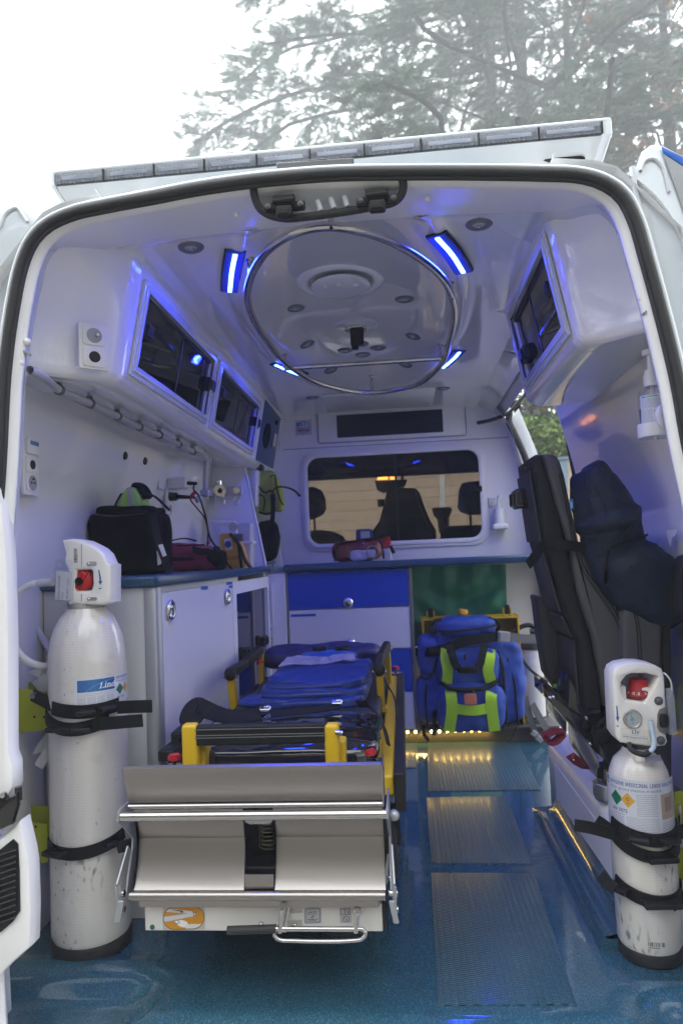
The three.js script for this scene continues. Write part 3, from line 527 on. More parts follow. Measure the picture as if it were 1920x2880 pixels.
// ---------------------------------------------------------------- roof lining: spot lamps, blue lamps, vent, rail
function CE(px, py) { let y = 1.95, p; for (let i = 0; i < 12; i++) { p = PY(px, py, y); y = cy(p.x, p.z); } return p; }
const ceilN = (p) => { const e = .01; return V(-(cy(p.x + e, p.z) - cy(p.x - e, p.z)) / (2 * e), 1, -(cy(p.x, p.z + e) - cy(p.x, p.z - e)) / (2 * e)).normalize(); };
{
  const proto = new THREE.Group(); OFF.set(proto, V(0, 0, 0));
  part(proto, 'trim_ring', T(lathe([[.019, -.002], [.021, -.006], [.034, -.005], [.0375, -.001], [.0375, .004], [.019, .004]], 36), 0, 0, 0), std(C(.16, .165, .19), .38), { local: true });
  const ln = part(proto, 'lens', T(lathe([[0, -.006], [.008, -.0055], [.015, -.004], [.0195, 0]], 30), 0, 0, 0), std(C(.5, .52, .56), .12, .2, { bumpMap: rep(tGrain, 60), bumpScale: .001 }), { local: true });
  part(ln, 'led_chip', [[0, 0], [.008, .003], [-.007, .005], [.001, -.008]].map(([x, z]) => T(rbox(.005, .003, .005, .001), x, -.0062, z)), M.chrome, { local: true });
  const list = [[537, 695, 'round spotlight in the lining at the rear left, near the left blue lamp'], [1346, 630, 'round spotlight in the lining at the rear right, near the right blue lamp'], [938, 695, 'round spotlight inside the rail between fan and rear latches'],
    [831, 866, 'round spotlight inside the rail left of the black hook strap'], [1137, 841, 'round spotlight inside the rail right of fan, above the hook strap'], [864, 967, 'round spotlight inside the rail left of the cluster of four'], [1161, 945, 'round spotlight inside the rail right of the cluster of four'],
    [971, 985, 'leftmost spotlight of the cluster of four'], [1014, 967, 'farthest spotlight of the cluster of four'], [1063, 978, 'rightmost spotlight of the cluster of four'], [1020, 997, 'nearest spotlight of the cluster of four'],
    [1139, 1024, 'round spotlight inside the rail just beyond the crossbar at right'], [930, 1040, 'round spotlight inside the rail just beyond the crossbar at left'], [878, 1118, 'far left spotlight in the lining above the grille panel'], [1246, 1092, 'far right spotlight in the lining above the grille panel']];
  for (const [x, y, l] of list) { const p = CE(x, y), o = proto.clone(); o.name = numbered('ceiling_spotlight'); o.position.copy(p); o.quaternion.setFromUnitVectors(V(0, 1, 0), ceilN(p)); scene.add(o); tag(o, l, 'spotlight', 'round ceiling spotlights'); }
}
// blue lamps: curved housings, each with a glowing strip and a light of its size
{
  const defs = [
    [[662, 704], [652, 755], [646, 816], 'lit blue curved lamp at the rear left of the rail'], [[1225, 657], [1268, 705], [1304, 762], 'lit blue curved lamp at the rear right of the rail'],
    [[1292, 984], [1274, 1004], [1243, 1031], 'lit blue lamp half behind the rail at far right'], [[772, 1020], [808, 1036], [852, 1054], 'lit blue lamp half behind the rail at far left']];
  const house = std(C(.015, .06, .62), .25);
  defs.forEach(([a, b, c, l], i) => {
    const A = CE(...a), B = CE(...b), D = CE(...c); const t = thing('blue_lamp', l, 'lamp', B.clone(), 'blue ceiling lamps');
    const pts = [A, B, D].map(p => p.clone().add(V(0, -.004, 0)));
    part(t, 'lamp_housing', ribbon(pts, .054, .010, V(0, -1, 0), 16), house);
    part(t, 'lamp_rim', ribbon(pts.map(p => p.clone().add(V(0, .003, 0))), .062, .008, V(0, -1, 0), 16), M.black);
    const inner = [A.clone().lerp(B, .06), B, D.clone().lerp(B, .06)].map(p => p.clone().add(V(0, -.0095, 0)));
    part(t, 'light_strip', ribbon(inner, .013, .004, V(0, -1, 0), 16), glow(C(.10, .28, 1), 6));
    const len = A.distanceTo(D), L = new THREE.RectAreaLight(C(.008, .014, 1), 46, .03, len * .95);
    const dir = D.clone().sub(A).normalize(); L.position.copy(A.clone().add(D).multiplyScalar(.25)).addScaledVector(B, .5).add(V(0, -.016, 0));
    L.quaternion.setFromRotationMatrix(new THREE.Matrix4().makeBasis(V(0, 1, 0).clone().cross(dir).normalize(), dir, V(0, 1, 0).clone().cross(dir).normalize().cross(dir)));
    const zz = V(0, 0, 1).applyQuaternion(L.quaternion); if (zz.y < 0) { L.quaternion.multiply(new THREE.Quaternion().setFromAxisAngle(V(0, 1, 0), Math.PI)); }
    scene.add(L);
  });
}
// fan
{
  const p = CE(957, 788), t = thing('roof_fan', 'round white roof fan with a hanging cover disc, inside the rail', 'fan', p);
  part(t, 'fan_rim', T(lathe([[.105, .02], [.108, -.004], [.122, -.014], [.140, -.012], [.153, -.003], [.153, .01]], 56), 0, 0, 0), M.gel2, { local: true });
  part(t, 'fan_throat', T(lathe([[.106, .02], [.106, .045], [0, .045]], 40), 0, -.02, 0), M.black, { local: true });
  const cv = part(t, 'cover_disc', T(lathe([[0, -.016], [.06, -.016], [.092, -.012], [.104, -.004], [.104, .004], [0, .004]], 56), 0, -.022, 0), std(C(.68, .69, .72), .22, 0, { clearcoat: .5 }), { local: true });
  for (let i = 0; i < 3; i++) { const a = i * 2.094 + .5; part(t, 'cover_post', T(cyl(.006, .04, Math.cos(a) * .075, .004, Math.sin(a) * .075), 0, 0, 0), M.greyL, { local: true }); }
  for (const [x, z] of [[-.05, .045], [0, .06], [.055, .045]]) part(cv, 'cover_boss', T(lathe([[0, -.004], [.009, -.004], [.012, 0]], 20), x, -.038, z), M.gel2, { local: true });
}
// drip hook with a strap under a clear dish
{
  const p = CE(1000, 915), t = thing('drip_hook', 'black hook strap under a clear shallow dish, inside the rail', 'hook', p);
  part(t, 'clear_dish', T(lathe([[0, -.004], [.05, -.006], [.085, -.003], [.104, .004]], 48), 0, 0, 0), std(C(.80, .80, .82), .08, 0, { clearcoat: 1 }), { local: true });
  part(t, 'hook_base', [T(rbox(.085, .012, .04, .004), 0, -.012, 0), T(cyl(.012, .012, -.035, -.016, .01), 0, 0, 0), T(cyl(.012, .012, .035, -.016, .01), 0, 0, 0)], M.chrome, { local: true });
  part(t, 'strap', [T(rbox(.056, .075, .03, .006), .004, -.052, .01), T(rbox(.028, .02, .026, .004), -.006, -.096, .01)], M.strap, { local: true });
  part(t, 'brass_screw', [ball(.006, -.034, -.03, .015), ball(.006, .04, -.03, .015)], std(C(.6, .35, .08), .3, 1), { local: true });
}
// stainless hand rail under the lining
{
  const px = [[931, 637], [1053, 661], [1175, 722], [1249, 790], [1277, 870], [1261, 967], [1237, 1029], [1163, 1084], [1047, 1104], [918, 1084], [820, 1035], [747, 955], [698, 857], [704, 784], [759, 698], [845, 649]];
  const pts = px.map(p => PY(p[0], p[1], 1.893)), t = thing('hand_rail', 'oval stainless grab rail with a crossbar, hung under the lining', 'rail', PY(1000, 880, 1.893));
  part(t, 'rail_tube', tube(pts, .0125, 220, 14, true), M.steel);
  const a = PY(800, 1036, 1.893), b = PY(1237, 1008, 1.893); part(t, 'crossbar', rod(a, b, .0115, 16), M.steel);
  for (const p of [[931, 637], [1047, 1104], [800, 1036], [1240, 1008], [704, 784], [1270, 840]]) { const q = PY(p[0], p[1], 1.893), c = q.clone().setY(cy(q.x, q.z) + .003); part(t, 'rail_post', [rod(q, c, .008), rod(c.clone().add(V(0, -.008, 0)), c, .016)], M.steel); }
  for (const p of [[931, 641], [1271, 838], [699, 875]]) { const q = PY(p[0], p[1], 1.884); part(t, 'grub_screw', ball(.005, q.x, q.y, q.z, 8), M.black); }
}
// ---------------------------------------------------------------- overhead cabinets
function overhead(side, o) {                                             // side -1 left, 1 right; face runs from (xb, yb) up to (xt, yt)
  const { xb, yb, xt, yt } = o, up = V(xt - xb, yt - yb, 0), H = up.length(); up.normalize();
  const out = V(-side * up.y, side * up.x, 0);
  const FP = (px, py) => { const d = ray(px, py), p0 = V(xb, yb, 0), k = p0.clone().sub(camera.position).dot(out) / d.dot(out); return camera.position.clone().addScaledVector(d, k); };
  const vOf = p => (p.y - yb) / (yt - yb);
  const at = (v, z, off = 0) => V(xb + (xt - xb) * v, yb + (yt - yb) * v, z).addScaledVector(out, off);
  return { FP, vOf, at, out, up, H };
}
{
  const K = { xb: -.785, yb: 1.588, xt: -.715, yt: 1.945 }, o = overhead(-1, K), z0 = -1.875, z1 = -4.29;
  const t = thing('overhead_cabinet', 'long white overhead cabinet on the left with two smoked windows', 'cabinet', [-.9, 1.56, -3]);
  const xw = -1.09;
  const plan = (x, e) => [V(x, 0, z0 - .05), V(x - .004, 0, z0 - .018 + e), V(x - .018, 0, z0 + .006 + e), V(x - .045, 0, z0 + .03 + e), V(xw + .08, 0, -1.68 + e), V(xw, 0, -1.60 + e)];
  const end = []; for (const [v, dx, e] of [[-.075, -.055, -.02], [-.07, -.035, -.008], [-.05, -.015, 0], [-.01, -.003, 0], [.03, 0, 0], [.5, 0, 0], [.95, 0, .0], [1.0, .008, .004], [1.03, .03, .01], [1.05, .07, .025]]) { const p = o.at(v, 0); end.push(plan(p.x + dx, e).map(q => V(Math.max(q.x, wx(p.y) - .004), p.y, q.z))); }
  const body = part(t, 'cabinet_body', [loft(end, false),
    loft([z0 - .05, -2.6, -3.4, z1].map(z => [V(xw, 1.585, z), V(-.90, 1.563, z), V(-.84, 1.5615, z), o.at(-.07, z).add(V(-.035, 0, 0)), o.at(-.05, z).add(V(-.015, 0, 0)), o.at(-.01, z).add(V(-.003, 0, 0)), o.at(.03, z)]), false),
    loft([z0 - .05, -2.6, -3.4, z1].map(z => [o.at(.95, z), o.at(1.0, z).add(V(.008, 0, 0)), o.at(1.03, z).add(V(.03, 0, 0)), o.at(1.05, z).add(V(.08, 0, 0))]), false),
    slab([V(xw, 1.5625, -1.60), V(xw + .08, 1.5625, -1.68), V(-.84, 1.5625, z0 + .022), V(-.835, 1.5625, z0 - .06), V(xw, 1.5625, z0 - .06)], V(0, .0001, 0))], M.gel);
  const g1 = { za: o.FP(392, 926).z, zb: o.FP(586, 1080).z }, g2 = { za: o.FP(608, 1100).z, zb: o.FP(716, 1187).z };
  const vl = o.vOf(o.FP(374, 1029)), vh = o.vOf(o.FP(410, 824));

  const hole = (g, e = 0) => [o.at(vl + e, g.za - e * .3), o.at(vl + e, g.zb + e * .3), o.at(vh - e, g.zb + e * .3), o.at(vh - e, g.za - e * .3)];
  part(body, 'cabinet_face', slab([o.at(.03, z0 - .05), o.at(.03, z1), o.at(.95, z1), o.at(.95, z0 - .05)], o.out.clone().multiplyScalar(-.012), 0, [hole(g1), hole(g2)]), M.gel2);
  for (const [g, n] of [[g1, 'near'], [g2, 'far']]) {
    const fo = .032 / o.H, q = (a, b) => [o.at(vl - a, g.za + b, .001), o.at(vl - a, g.zb - b, .001), o.at(vh + a, g.zb - b, .001), o.at(vh + a, g.za + b, .001)];
    const w = part(t, 'window_frame', [slab(q(fo, .03), o.out.clone().multiplyScalar(.010), .002, [q(0, 0)]), slab(q(fo * .55, .018), o.out.clone().multiplyScalar(.015), .002, [q(0, 0)])], M.paint, { label: n + ' white window frame of the overhead cabinet' });
    const zm = g.za + (g.zb - g.za) * .5;
    part(w, 'smoked_pane', slab([o.at(vl, g.za + .003, -.004), o.at(vl, zm - .02, -.004), o.at(vh, zm - .02, -.004), o.at(vh, g.za + .003, -.004)], o.out.clone().multiplyScalar(-.0002)), M.smoke);
    part(w, 'smoked_pane', slab([o.at(vl, zm, -.009), o.at(vl, g.zb - .003, -.009), o.at(vh, g.zb - .003, -.009), o.at(vh, zm, -.009)], o.out.clone().multiplyScalar(-.0002)), M.smoke);
    part(w, 'pane_edge', slab([o.at(vl, zm - .0245, -.002), o.at(vl, zm - .016, -.002), o.at(vh, zm - .016, -.002), o.at(vh, zm - .0245, -.002)], o.out.clone().multiplyScalar(-.006)), M.black);
    part(w, 'sliding_track', [slab([o.at(vl, g.za, -.002), o.at(vl, g.zb, -.002), o.at(vl + .02, g.zb, -.002), o.at(vl + .02, g.za, -.002)], o.out.clone().multiplyScalar(-.012)), slab([o.at(vh - .035, g.za, -.002), o.at(vh - .035, g.zb, -.002), o.at(vh, g.zb, -.002), o.at(vh, g.za, -.002)], o.out.clone().multiplyScalar(-.012))], M.black);
  }
  for (const [a, b, c, d] of [[388, 423, 907, 951], [566, 608, 1067, 1098], [606, 628, 1089, 1118], [705, 734, 1176, 1200]]) {
    const p = o.FP((a + b) / 2, (c + d) / 2); const lt = part(t, 'window_latch', [bar(p.clone().add(V(0, 0, .03)), p.clone().add(V(0, 0, -.035)), .055, .028, .006, o.out), bar(p.clone().add(V(0, 0, .012)).addScaledVector(o.out, .016), p.clone().add(V(0, 0, -.03)).addScaledVector(o.out, .016), .04, .012, .004, o.out)], M.black);
  }
  // things kept inside, dim behind the smoked windows
  part(t, 'shelf', bx(-1.0, -.80, 1.735, 1.747, -3.6, -1.95, .002), M.lamW);
  // blue control panel at the far end of the face
  const zp0 = -3.735, zp1 = -4.22, P = (v, z, f = 0) => o.at(v, z, f);
  const cp = part(t, 'control_panel', slab([P(.03, zp0, .001), P(.06, zp1, .001), P(.93, zp1 + .01, .001), P(.96, zp0, .001)], o.out.clone().multiplyScalar(.006), .002), M.panelBlue);
  const oval = (px, py, a, b, d, m, n, par = cp) => { const c = o.FP(px, py); const pts = Array.from({ length: 24 }, (_, i) => c.clone().addScaledVector(V(0, 0, 1), a * Math.cos(i * Math.PI / 12)).addScaledVector(o.up, b * Math.sin(i * Math.PI / 12)).addScaledVector(o.out, .006)); return part(par, n, slab(pts, o.out.clone().multiplyScalar(d), .003), m); };
  oval(745, 1225, .075, .072, .012, M.cloth, 'speaker_cloth');
  oval(772, 1188, .016, .014, .016, M.black, 'switch_knob');
  const c1 = o.FP(765, 1240), c2 = o.FP(785, 1253);
  part(cp, 'display_bezel', slab([[-.05, -.05], [.05, -.05], [.05, .06], [-.05, .06]].map(([a, b]) => c1.clone().add(V(0, 0, a)).addScaledVector(o.up, b).addScaledVector(o.out, .006)), o.out.clone().multiplyScalar(.01), .003), M.grey);
  part(cp, 'white_display', slab([[-.03, -.03], [.03, -.03], [.03, .045], [-.03, .045]].map(([a, b]) => c1.clone().add(V(0, 0, a)).addScaledVector(o.up, b).addScaledVector(o.out, .015)), o.out.clone().multiplyScalar(.005), .001), M.plasticW);
  part(cp, 'socket_plate', slab([[-.04, -.03], [.04, -.03], [.04, .03], [-.04, .03]].map(([a, b]) => c2.clone().add(V(0, 0, a)).addScaledVector(o.up, b).addScaledVector(o.out, .006)), o.out.clone().multiplyScalar(.01), .004), M.plasticW);
  part(cp, 'socket_plug', rod(c2.clone().addScaledVector(o.out, .01), c2.clone().addScaledVector(o.out, .05), .018), M.black);
  
  // two mains sockets in the near end of the cabinet
}
{
  const K = { xb: .487, yb: 1.598, xt: .425, yt: 1.945 }, o = overhead(1, K), z0 = -1.86, z1 = -2.60;
  const t = thing('overhead_cabinet', 'short white overhead cabinet on the right with one smoked window', 'cabinet', [.55, 1.56, -2.2]);
  const xw = .79;
  const plan = (x, e) => [V(x, 0, z0 - .05), V(x + .004, 0, z0 - .018 + e), V(x + .018, 0, z0 + .004 + e), V(x + .05, 0, z0 + .02 + e), V(xw - .09, 0, -1.70 + e), V(xw, 0, -1.62 + e)];
  const end = []; for (const [v, dx, e] of [[-.075, .055, -.02], [-.07, .035, -.008], [-.05, .015, 0], [-.01, .003, 0], [.03, 0, 0], [.5, 0, 0], [.95, 0, 0], [1.0, -.008, .004], [1.03, -.03, .01], [1.05, -.07, .025]]) { const p = o.at(v, 0); end.push(plan(p.x + dx, e).map(q => V(Math.min(q.x, mir(wx(p.y)) + .004), p.y, q.z))); }
  const zs = [z0 - .05, -2.3, z1 + .02, z1], low = z => [V(xw, 1.585, z), V(.60, 1.572, z), V(.545, 1.5705, z), o.at(-.07, z).add(V(.035, 0, 0)), o.at(-.05, z).add(V(.015, 0, 0)), o.at(-.01, z).add(V(.003, 0, 0)), o.at(.03, z)];
  const body = part(t, 'cabinet_body', [loft(end, false), loft(zs.map(low), false),
    loft(zs.map(z => [o.at(.95, z), o.at(1.0, z).add(V(-.008, 0, 0)), o.at(1.03, z).add(V(-.03, 0, 0)), o.at(1.05, z).add(V(-.08, 0, 0))]), false),
    slab([V(xw, 1.5715, -1.62), V(xw - .09, 1.5715, -1.70), V(.545, 1.5715, z0 + .018), V(.54, 1.5715, z0 - .06), V(xw, 1.5715, z0 - .06)], V(0, .0001, 0)),
    slab([...low(z1), o.at(.95, z1), o.at(1.05, z1).add(V(-.08, 0, 0)), V(.6, 1.97, z1), V(xw, 1.8, z1)], V(0, 0, -.004))], M.gel);
  const g = { za: o.FP(1564, 805).z, zb: o.FP(1465, 994).z }, vl = o.vOf(o.FP(1595, 915)), vh = o.vOf(o.FP(1533, 695));

  const q = (a, b, f = .001) => [o.at(vl - a, g.za + b, f), o.at(vl - a, g.zb - b, f), o.at(vh + a, g.zb - b, f), o.at(vh + a, g.za + b, f)];
  part(body, 'cabinet_face', slab([o.at(.03, z0 - .05), o.at(.03, z1), o.at(.95, z1), o.at(.95, z0 - .05)], o.out.clone().multiplyScalar(-.012), 0, [q(0, 0, 0)]), M.gel2);
  const fo = .03 / o.H, w = part(t, 'window_frame', [slab(q(fo, .026), o.out.clone().multiplyScalar(.010), .002, [q(0, 0)]), slab(q(fo * .55, .016), o.out.clone().multiplyScalar(.015), .002, [q(0, 0)])], M.paint);
  const zm = g.za + (g.zb - g.za) * .5;
  part(w, 'smoked_pane', slab([o.at(vl, g.za, -.004), o.at(vl, zm - .02, -.004), o.at(vh, zm - .02, -.004), o.at(vh, g.za, -.004)], o.out.clone().multiplyScalar(-.0002)), M.smoke);
  part(w, 'smoked_pane', slab([o.at(vl, zm, -.009), o.at(vl, g.zb, -.009), o.at(vh, g.zb, -.009), o.at(vh, zm, -.009)], o.out.clone().multiplyScalar(-.0002)), M.smoke);
  part(w, 'pane_edge', slab([o.at(vl, zm - .0245, -.002), o.at(vl, zm - .016, -.002), o.at(vh, zm - .016, -.002), o.at(vh, zm - .0245, -.002)], o.out.clone().multiplyScalar(-.006)), M.black);
  part(w, 'sliding_track', [slab([o.at(vh - .05, g.za, -.002), o.at(vh - .05, g.zb, -.002), o.at(vh, g.zb, -.002), o.at(vh, g.za, -.002)], o.out.clone().multiplyScalar(-.012)), slab([o.at(vl, g.zb + .035, -.012), o.at(vl, g.zb, -.012), o.at(vh, g.zb, -.012), o.at(vh, g.zb + .035, -.012)], o.out.clone().multiplyScalar(-.008))], M.black);
  for (const [a, b, c, d, L] of [[1532, 1572, 783, 833, .03], [1441, 1510, 973, 1020, .045]]) { const p = o.FP((a + b) / 2, (c + d) / 2); part(t, 'window_latch', [bar(p.clone().add(V(0, 0, L)), p.clone().add(V(0, 0, -L)), .05, .026, .006, o.out), bar(p.clone().add(V(0, 0, L * .6)).addScaledVector(o.out, .015), p.clone().add(V(0, 0, -L * .4)).addScaledVector(o.out, .015), .036, .012, .004, o.out)], M.black); }
  part(t, 'shelf', bx(.50, .68, 1.735, 1.747, -2.5, -1.95, .002), M.lamW);
}
// twin sockets in the end of the left overhead cabinet
// ---------------------------------------------------------------- left wall fittings
const wallN = V(1, 0, 0);
function onWall(px, py) { let p = PX(px, py, -1.07); for (let i = 0; i < 8; i++) p = PX(px, py, wx(p.y)); return p; }
// a plate with modules on a surface: c centre, u along width, v up, n outward
function plateOn(t, c, u, v, n, w, h, d, m = M.plasticW, name = 'cover_plate', r = .006) {
  const pts = rrect(-w / 2, w / 2, -h / 2, h / 2, r, 0).map(p => c.clone().addScaledVector(u, p.x).addScaledVector(v, p.y)); return part(t, name, slab(pts, n.clone().multiplyScalar(d), Math.min(.003, d * .3)), m);
}
const disc = (c, n, r, d, s = 24, r2 = r) => rod(c, c.clone().addScaledVector(n, d), r, s, r2);
{ // two stacked sockets in the end of the left overhead cabinet
  const a = V(-.785, 0, -1.852), b = V(-.97, 0, -1.68), u = a.clone().sub(b).normalize(), n = u.clone().cross(V(0, 1, 0)).normalize(); if (n.z < 0) n.negate();
  const pl = (px, py) => { const d = ray(px, py), k = a.clone().sub(camera.position).dot(n) / d.dot(n); return camera.position.clone().addScaledVector(d, k).addScaledVector(n, .004); };
  const c = pl(261, 978), t = thing('wall_socket', 'double socket in the near end of the left overhead cabinet', 'socket', c);
  plateOn(t, c, u, V(0, 1, 0), n, .082, .128, .008);
  for (const [dy, k] of [[.030, 0], [-.030, 1]]) {
    const q = c.clone().add(V(0, dy, 0)).addScaledVector(n, .008), m = plateOn(t, q, u, V(0, 1, 0), n, .062, .054, .004, M.plasticW, 'socket_module', .008);
    if (k) part(m, 'socket_hole', disc(q.clone().addScaledVector(n, .003), n, .0155, .003), M.black); else { part(m, 'socket_well', disc(q.clone().addScaledVector(n, .003), n, .021, .0015), M.greyL); part(m, 'earth_pin', rod(q.clone().addScaledVector(n, .004).addScaledVector(u, .006), q.clone().addScaledVector(n, .016).addScaledVector(u, .006), .004), M.brass || M.steel); }
  }
}
{ // three module plate by the rear edge
  const c = onWall(77, 1308).add(V(.004, 0, 0)), t = thing('wall_socket', 'tall three part switch and socket plate on the left wall near the door', 'socket', c), u = V(0, 0, -1), up = V(0, 1, 0), n = V(1, 0, 0);
  const H = PX(77, 1232, c.x).y - PX(77, 1385, c.x).y; plateOn(t, c, u, up, n, .088, H + .02, .010);
  const s = [1, 0, -1].map(k => c.clone().add(V(.010, k * H / 3, 0)));
  const sw = plateOn(t, s[0], u, up, n, .066, H / 3 - .008, .007, M.plasticW, 'rocker_switch'); part(sw, 'blue_marker', bx(s[0].x + .006, s[0].x + .0085, s[0].y + .004, s[0].y + .016, s[0].z - .028, s[0].z + .018, .001), std(C(.10, .20, .32), .4));
  const m1 = plateOn(t, s[1], u, up, n, .066, H / 3 - .008, .003, M.plasticW, 'socket_module'); part(m1, 'socket_hole', disc(s[1].clone().addScaledVector(n, .002), n, .0135, .003), M.black);
  const m2 = plateOn(t, s[2], u, up, n, .066, H / 3 - .008, .003, M.plasticW, 'socket_module'); part(m2, 'socket_well', disc(s[2].clone().addScaledVector(n, .002), n, .022, .002), M.greyL); part(m2, 'pin_hole', [disc(s[2].clone().add(V(.003, 0, .008)), n, .0035, .002), disc(s[2].clone().add(V(.003, 0, -.008)), n, .0035, .002), disc(s[2].clone().add(V(.003, .011, 0)), n, .003, .004)], M.black);
}
{ // grey conduit along the underside of the cabinet
  const px = [[84, 1041], [117, 1056], [140, 1076], [168, 1097], [255, 1135], [332, 1171], [393, 1201], [449, 1224], [503, 1250], [543, 1270], [572, 1283], [580, 1296], [579, 1320], [577, 1378]];
  const pts = px.map((p, i) => i < 11 ? PY(p[0], p[1], 1.543) : PX(p[0], p[1], -.935)); const t = thing('conduit', 'grey plastic conduit clipped along the wall under the left overhead cabinet', 'conduit', pts[6].clone());
  part(t, 'conduit_pipe', tube(pts, .0115, 110, 12), std(C(.42, .42, .44), .4));
  for (const i of [3, 4, 5, 6, 7, 8, 9]) { const p = pts[i], d = pts[i + 1].clone().sub(p).normalize(); part(t, 'pipe_clip', [rod(p.clone().addScaledVector(d, -.006), p.clone().addScaledVector(d, .006), .015, 14), bar(p.clone().add(V(-.002, .008, 0)), p.clone().add(V(-.002, .022, 0)), .012, .02, .002, V(0, 0, 1))], M.grey); }
  part(t, 'outlet_box', bx(pts[13].x - .02, pts[13].x + .02, pts[13].y - .03, pts[13].y + .0, pts[13].z - .02, pts[13].z + .02, .004), std(C(.42, .42, .44), .4));
}
[[352, 1281, 'black round plug in the left wall, the nearer of two'], [408, 1296, 'black round plug in the left wall, the farther of two']].forEach(([x, y, l]) => { const p = onWall(x, y), t = thing('wall_plug', l, 'plug', p, 'black plugs in the left wall'); part(t, 'plug_cap', T(lathe([[0, .008], [.012, .007], [.017, .002], [.017, -.004]], 24), p.x, p.y, p.z, 0, 0, -Math.PI / 2), M.black); part(t, 'plug_dimple', disc(p.clone().add(V(.007, 0, 0)), wallN, .007, .002), M.blackGl); });
{ // socket strip with two plugs and their cables
  const c = onWall(469, 1394).add(V(.003, 0, 0)), t = thing('wall_socket', 'upright socket strip on the left wall with two plugs in it', 'socket', c), n = V(1, 0, 0);
  const H = PX(469, 1341, c.x).y - PX(469, 1447, c.x).y; plateOn(t, c, V(0, 0, -1), V(0, 1, 0), n, .082, H, .012);
  const q = c.clone().add(V(.012, -H * .36, 0)), sm2 = plateOn(t, q, V(0, 0, -1), V(0, 1, 0), n, .06, H * .22, .003, M.plasticW, 'socket_module'); part(sm2, 'socket_well', disc(q.clone().add(V(.002, 0, 0)), n, .02, .002), M.greyL);
  const a = c.clone().add(V(.012, H * .3, 0)), b = c.clone().add(V(.012, -H * .03, 0));
  const ch = single('charger_plug', [bx(a.x, a.x + .085, a.y - .026, a.y + .026, a.z - .03, a.z + .03, .008)], M.plasticW, 'white adaptor plugged into the upper socket of the left wall strip', 'plug');
  const bp = single('power_plug', [rod(b, b.clone().add(V(.035, -.002, 0)), .022, 18, .018), rod(b.clone().add(V(.035, -.002, 0)), b.clone().add(V(.12, -.010, 0)), .011, 12, .006)], M.black, 'black plug in the lower socket of the left wall strip', 'plug');
  const Z = z => (x, y) => PZ(x, y, z), w = Z(a.z + .02);
  const c1 = thing('power_cable', 'black cable from the white adaptor looping down to the counter', 'cable', w(560, 1395));
  part(c1, 'cable_boot', rod(a.clone().add(V(.085, .0, 0)), a.clone().add(V(.13, -.004, 0)), .010, 10, .007), M.black);
  part(c1, 'cable_cord', tube([a.clone().add(V(.12, -.002, 0)), w(545, 1376), w(560, 1395), w(570, 1425), w(580, 1460), w(590, 1510), w(612, 1545), w(640, 1585), w(655, 1602)], .0045, 70, 7), M.black);
  part(c1, 'paper_tag', [slab([w(534, 1393), w(548, 1378), w(554, 1385), w(538, 1404)], [0, 0, .002]), slab([w(548, 1405), w(560, 1392), w(566, 1406), w(554, 1416)], [0, 0, .002])], M.red);
  part(c1, 'paper_tag', slab([w(552, 1396), w(563, 1391), w(568, 1410), w(557, 1414)], [0, 0, .003]), std(C(.25, .42, .55), .6));
  const c2 = thing('power_cable', 'thin black and red cable from the lower plug hanging to the red bag', 'cable', w(576, 1450));
  part(c2, 'cable_cord', tube([b.clone().add(V(.115, -.010, 0)), w(536, 1404), w(555, 1430), w(573, 1452), w(583, 1480), w(585, 1515), w(583, 1535)], .0035, 60, 6), M.black);
  part(c2, 'cable_core', tube([w(580, 1470), w(586, 1500), w(591, 1515), w(586, 1532)], .003, 30, 6), M.red);
}
{ const p = onWall(447, 1360); const t = thing('wall_hook', 'small clear plastic hook on the left wall beside the socket strip', 'hook', p); part(t, 'hook_base', bx(p.x, p.x + .005, p.y - .03, p.y + .03, p.z - .012, p.z + .012, .002), std(C(.7, .7, .72), .15)); part(t, 'hook_arm', tube([p.clone().add(V(.005, -.02, 0)), p.clone().add(V(.02, -.03, 0)), p.clone().add(V(.032, -.02, 0)), p.clone().add(V(.03, -.008, 0))], .004), std(C(.7, .7, .72), .15)); }
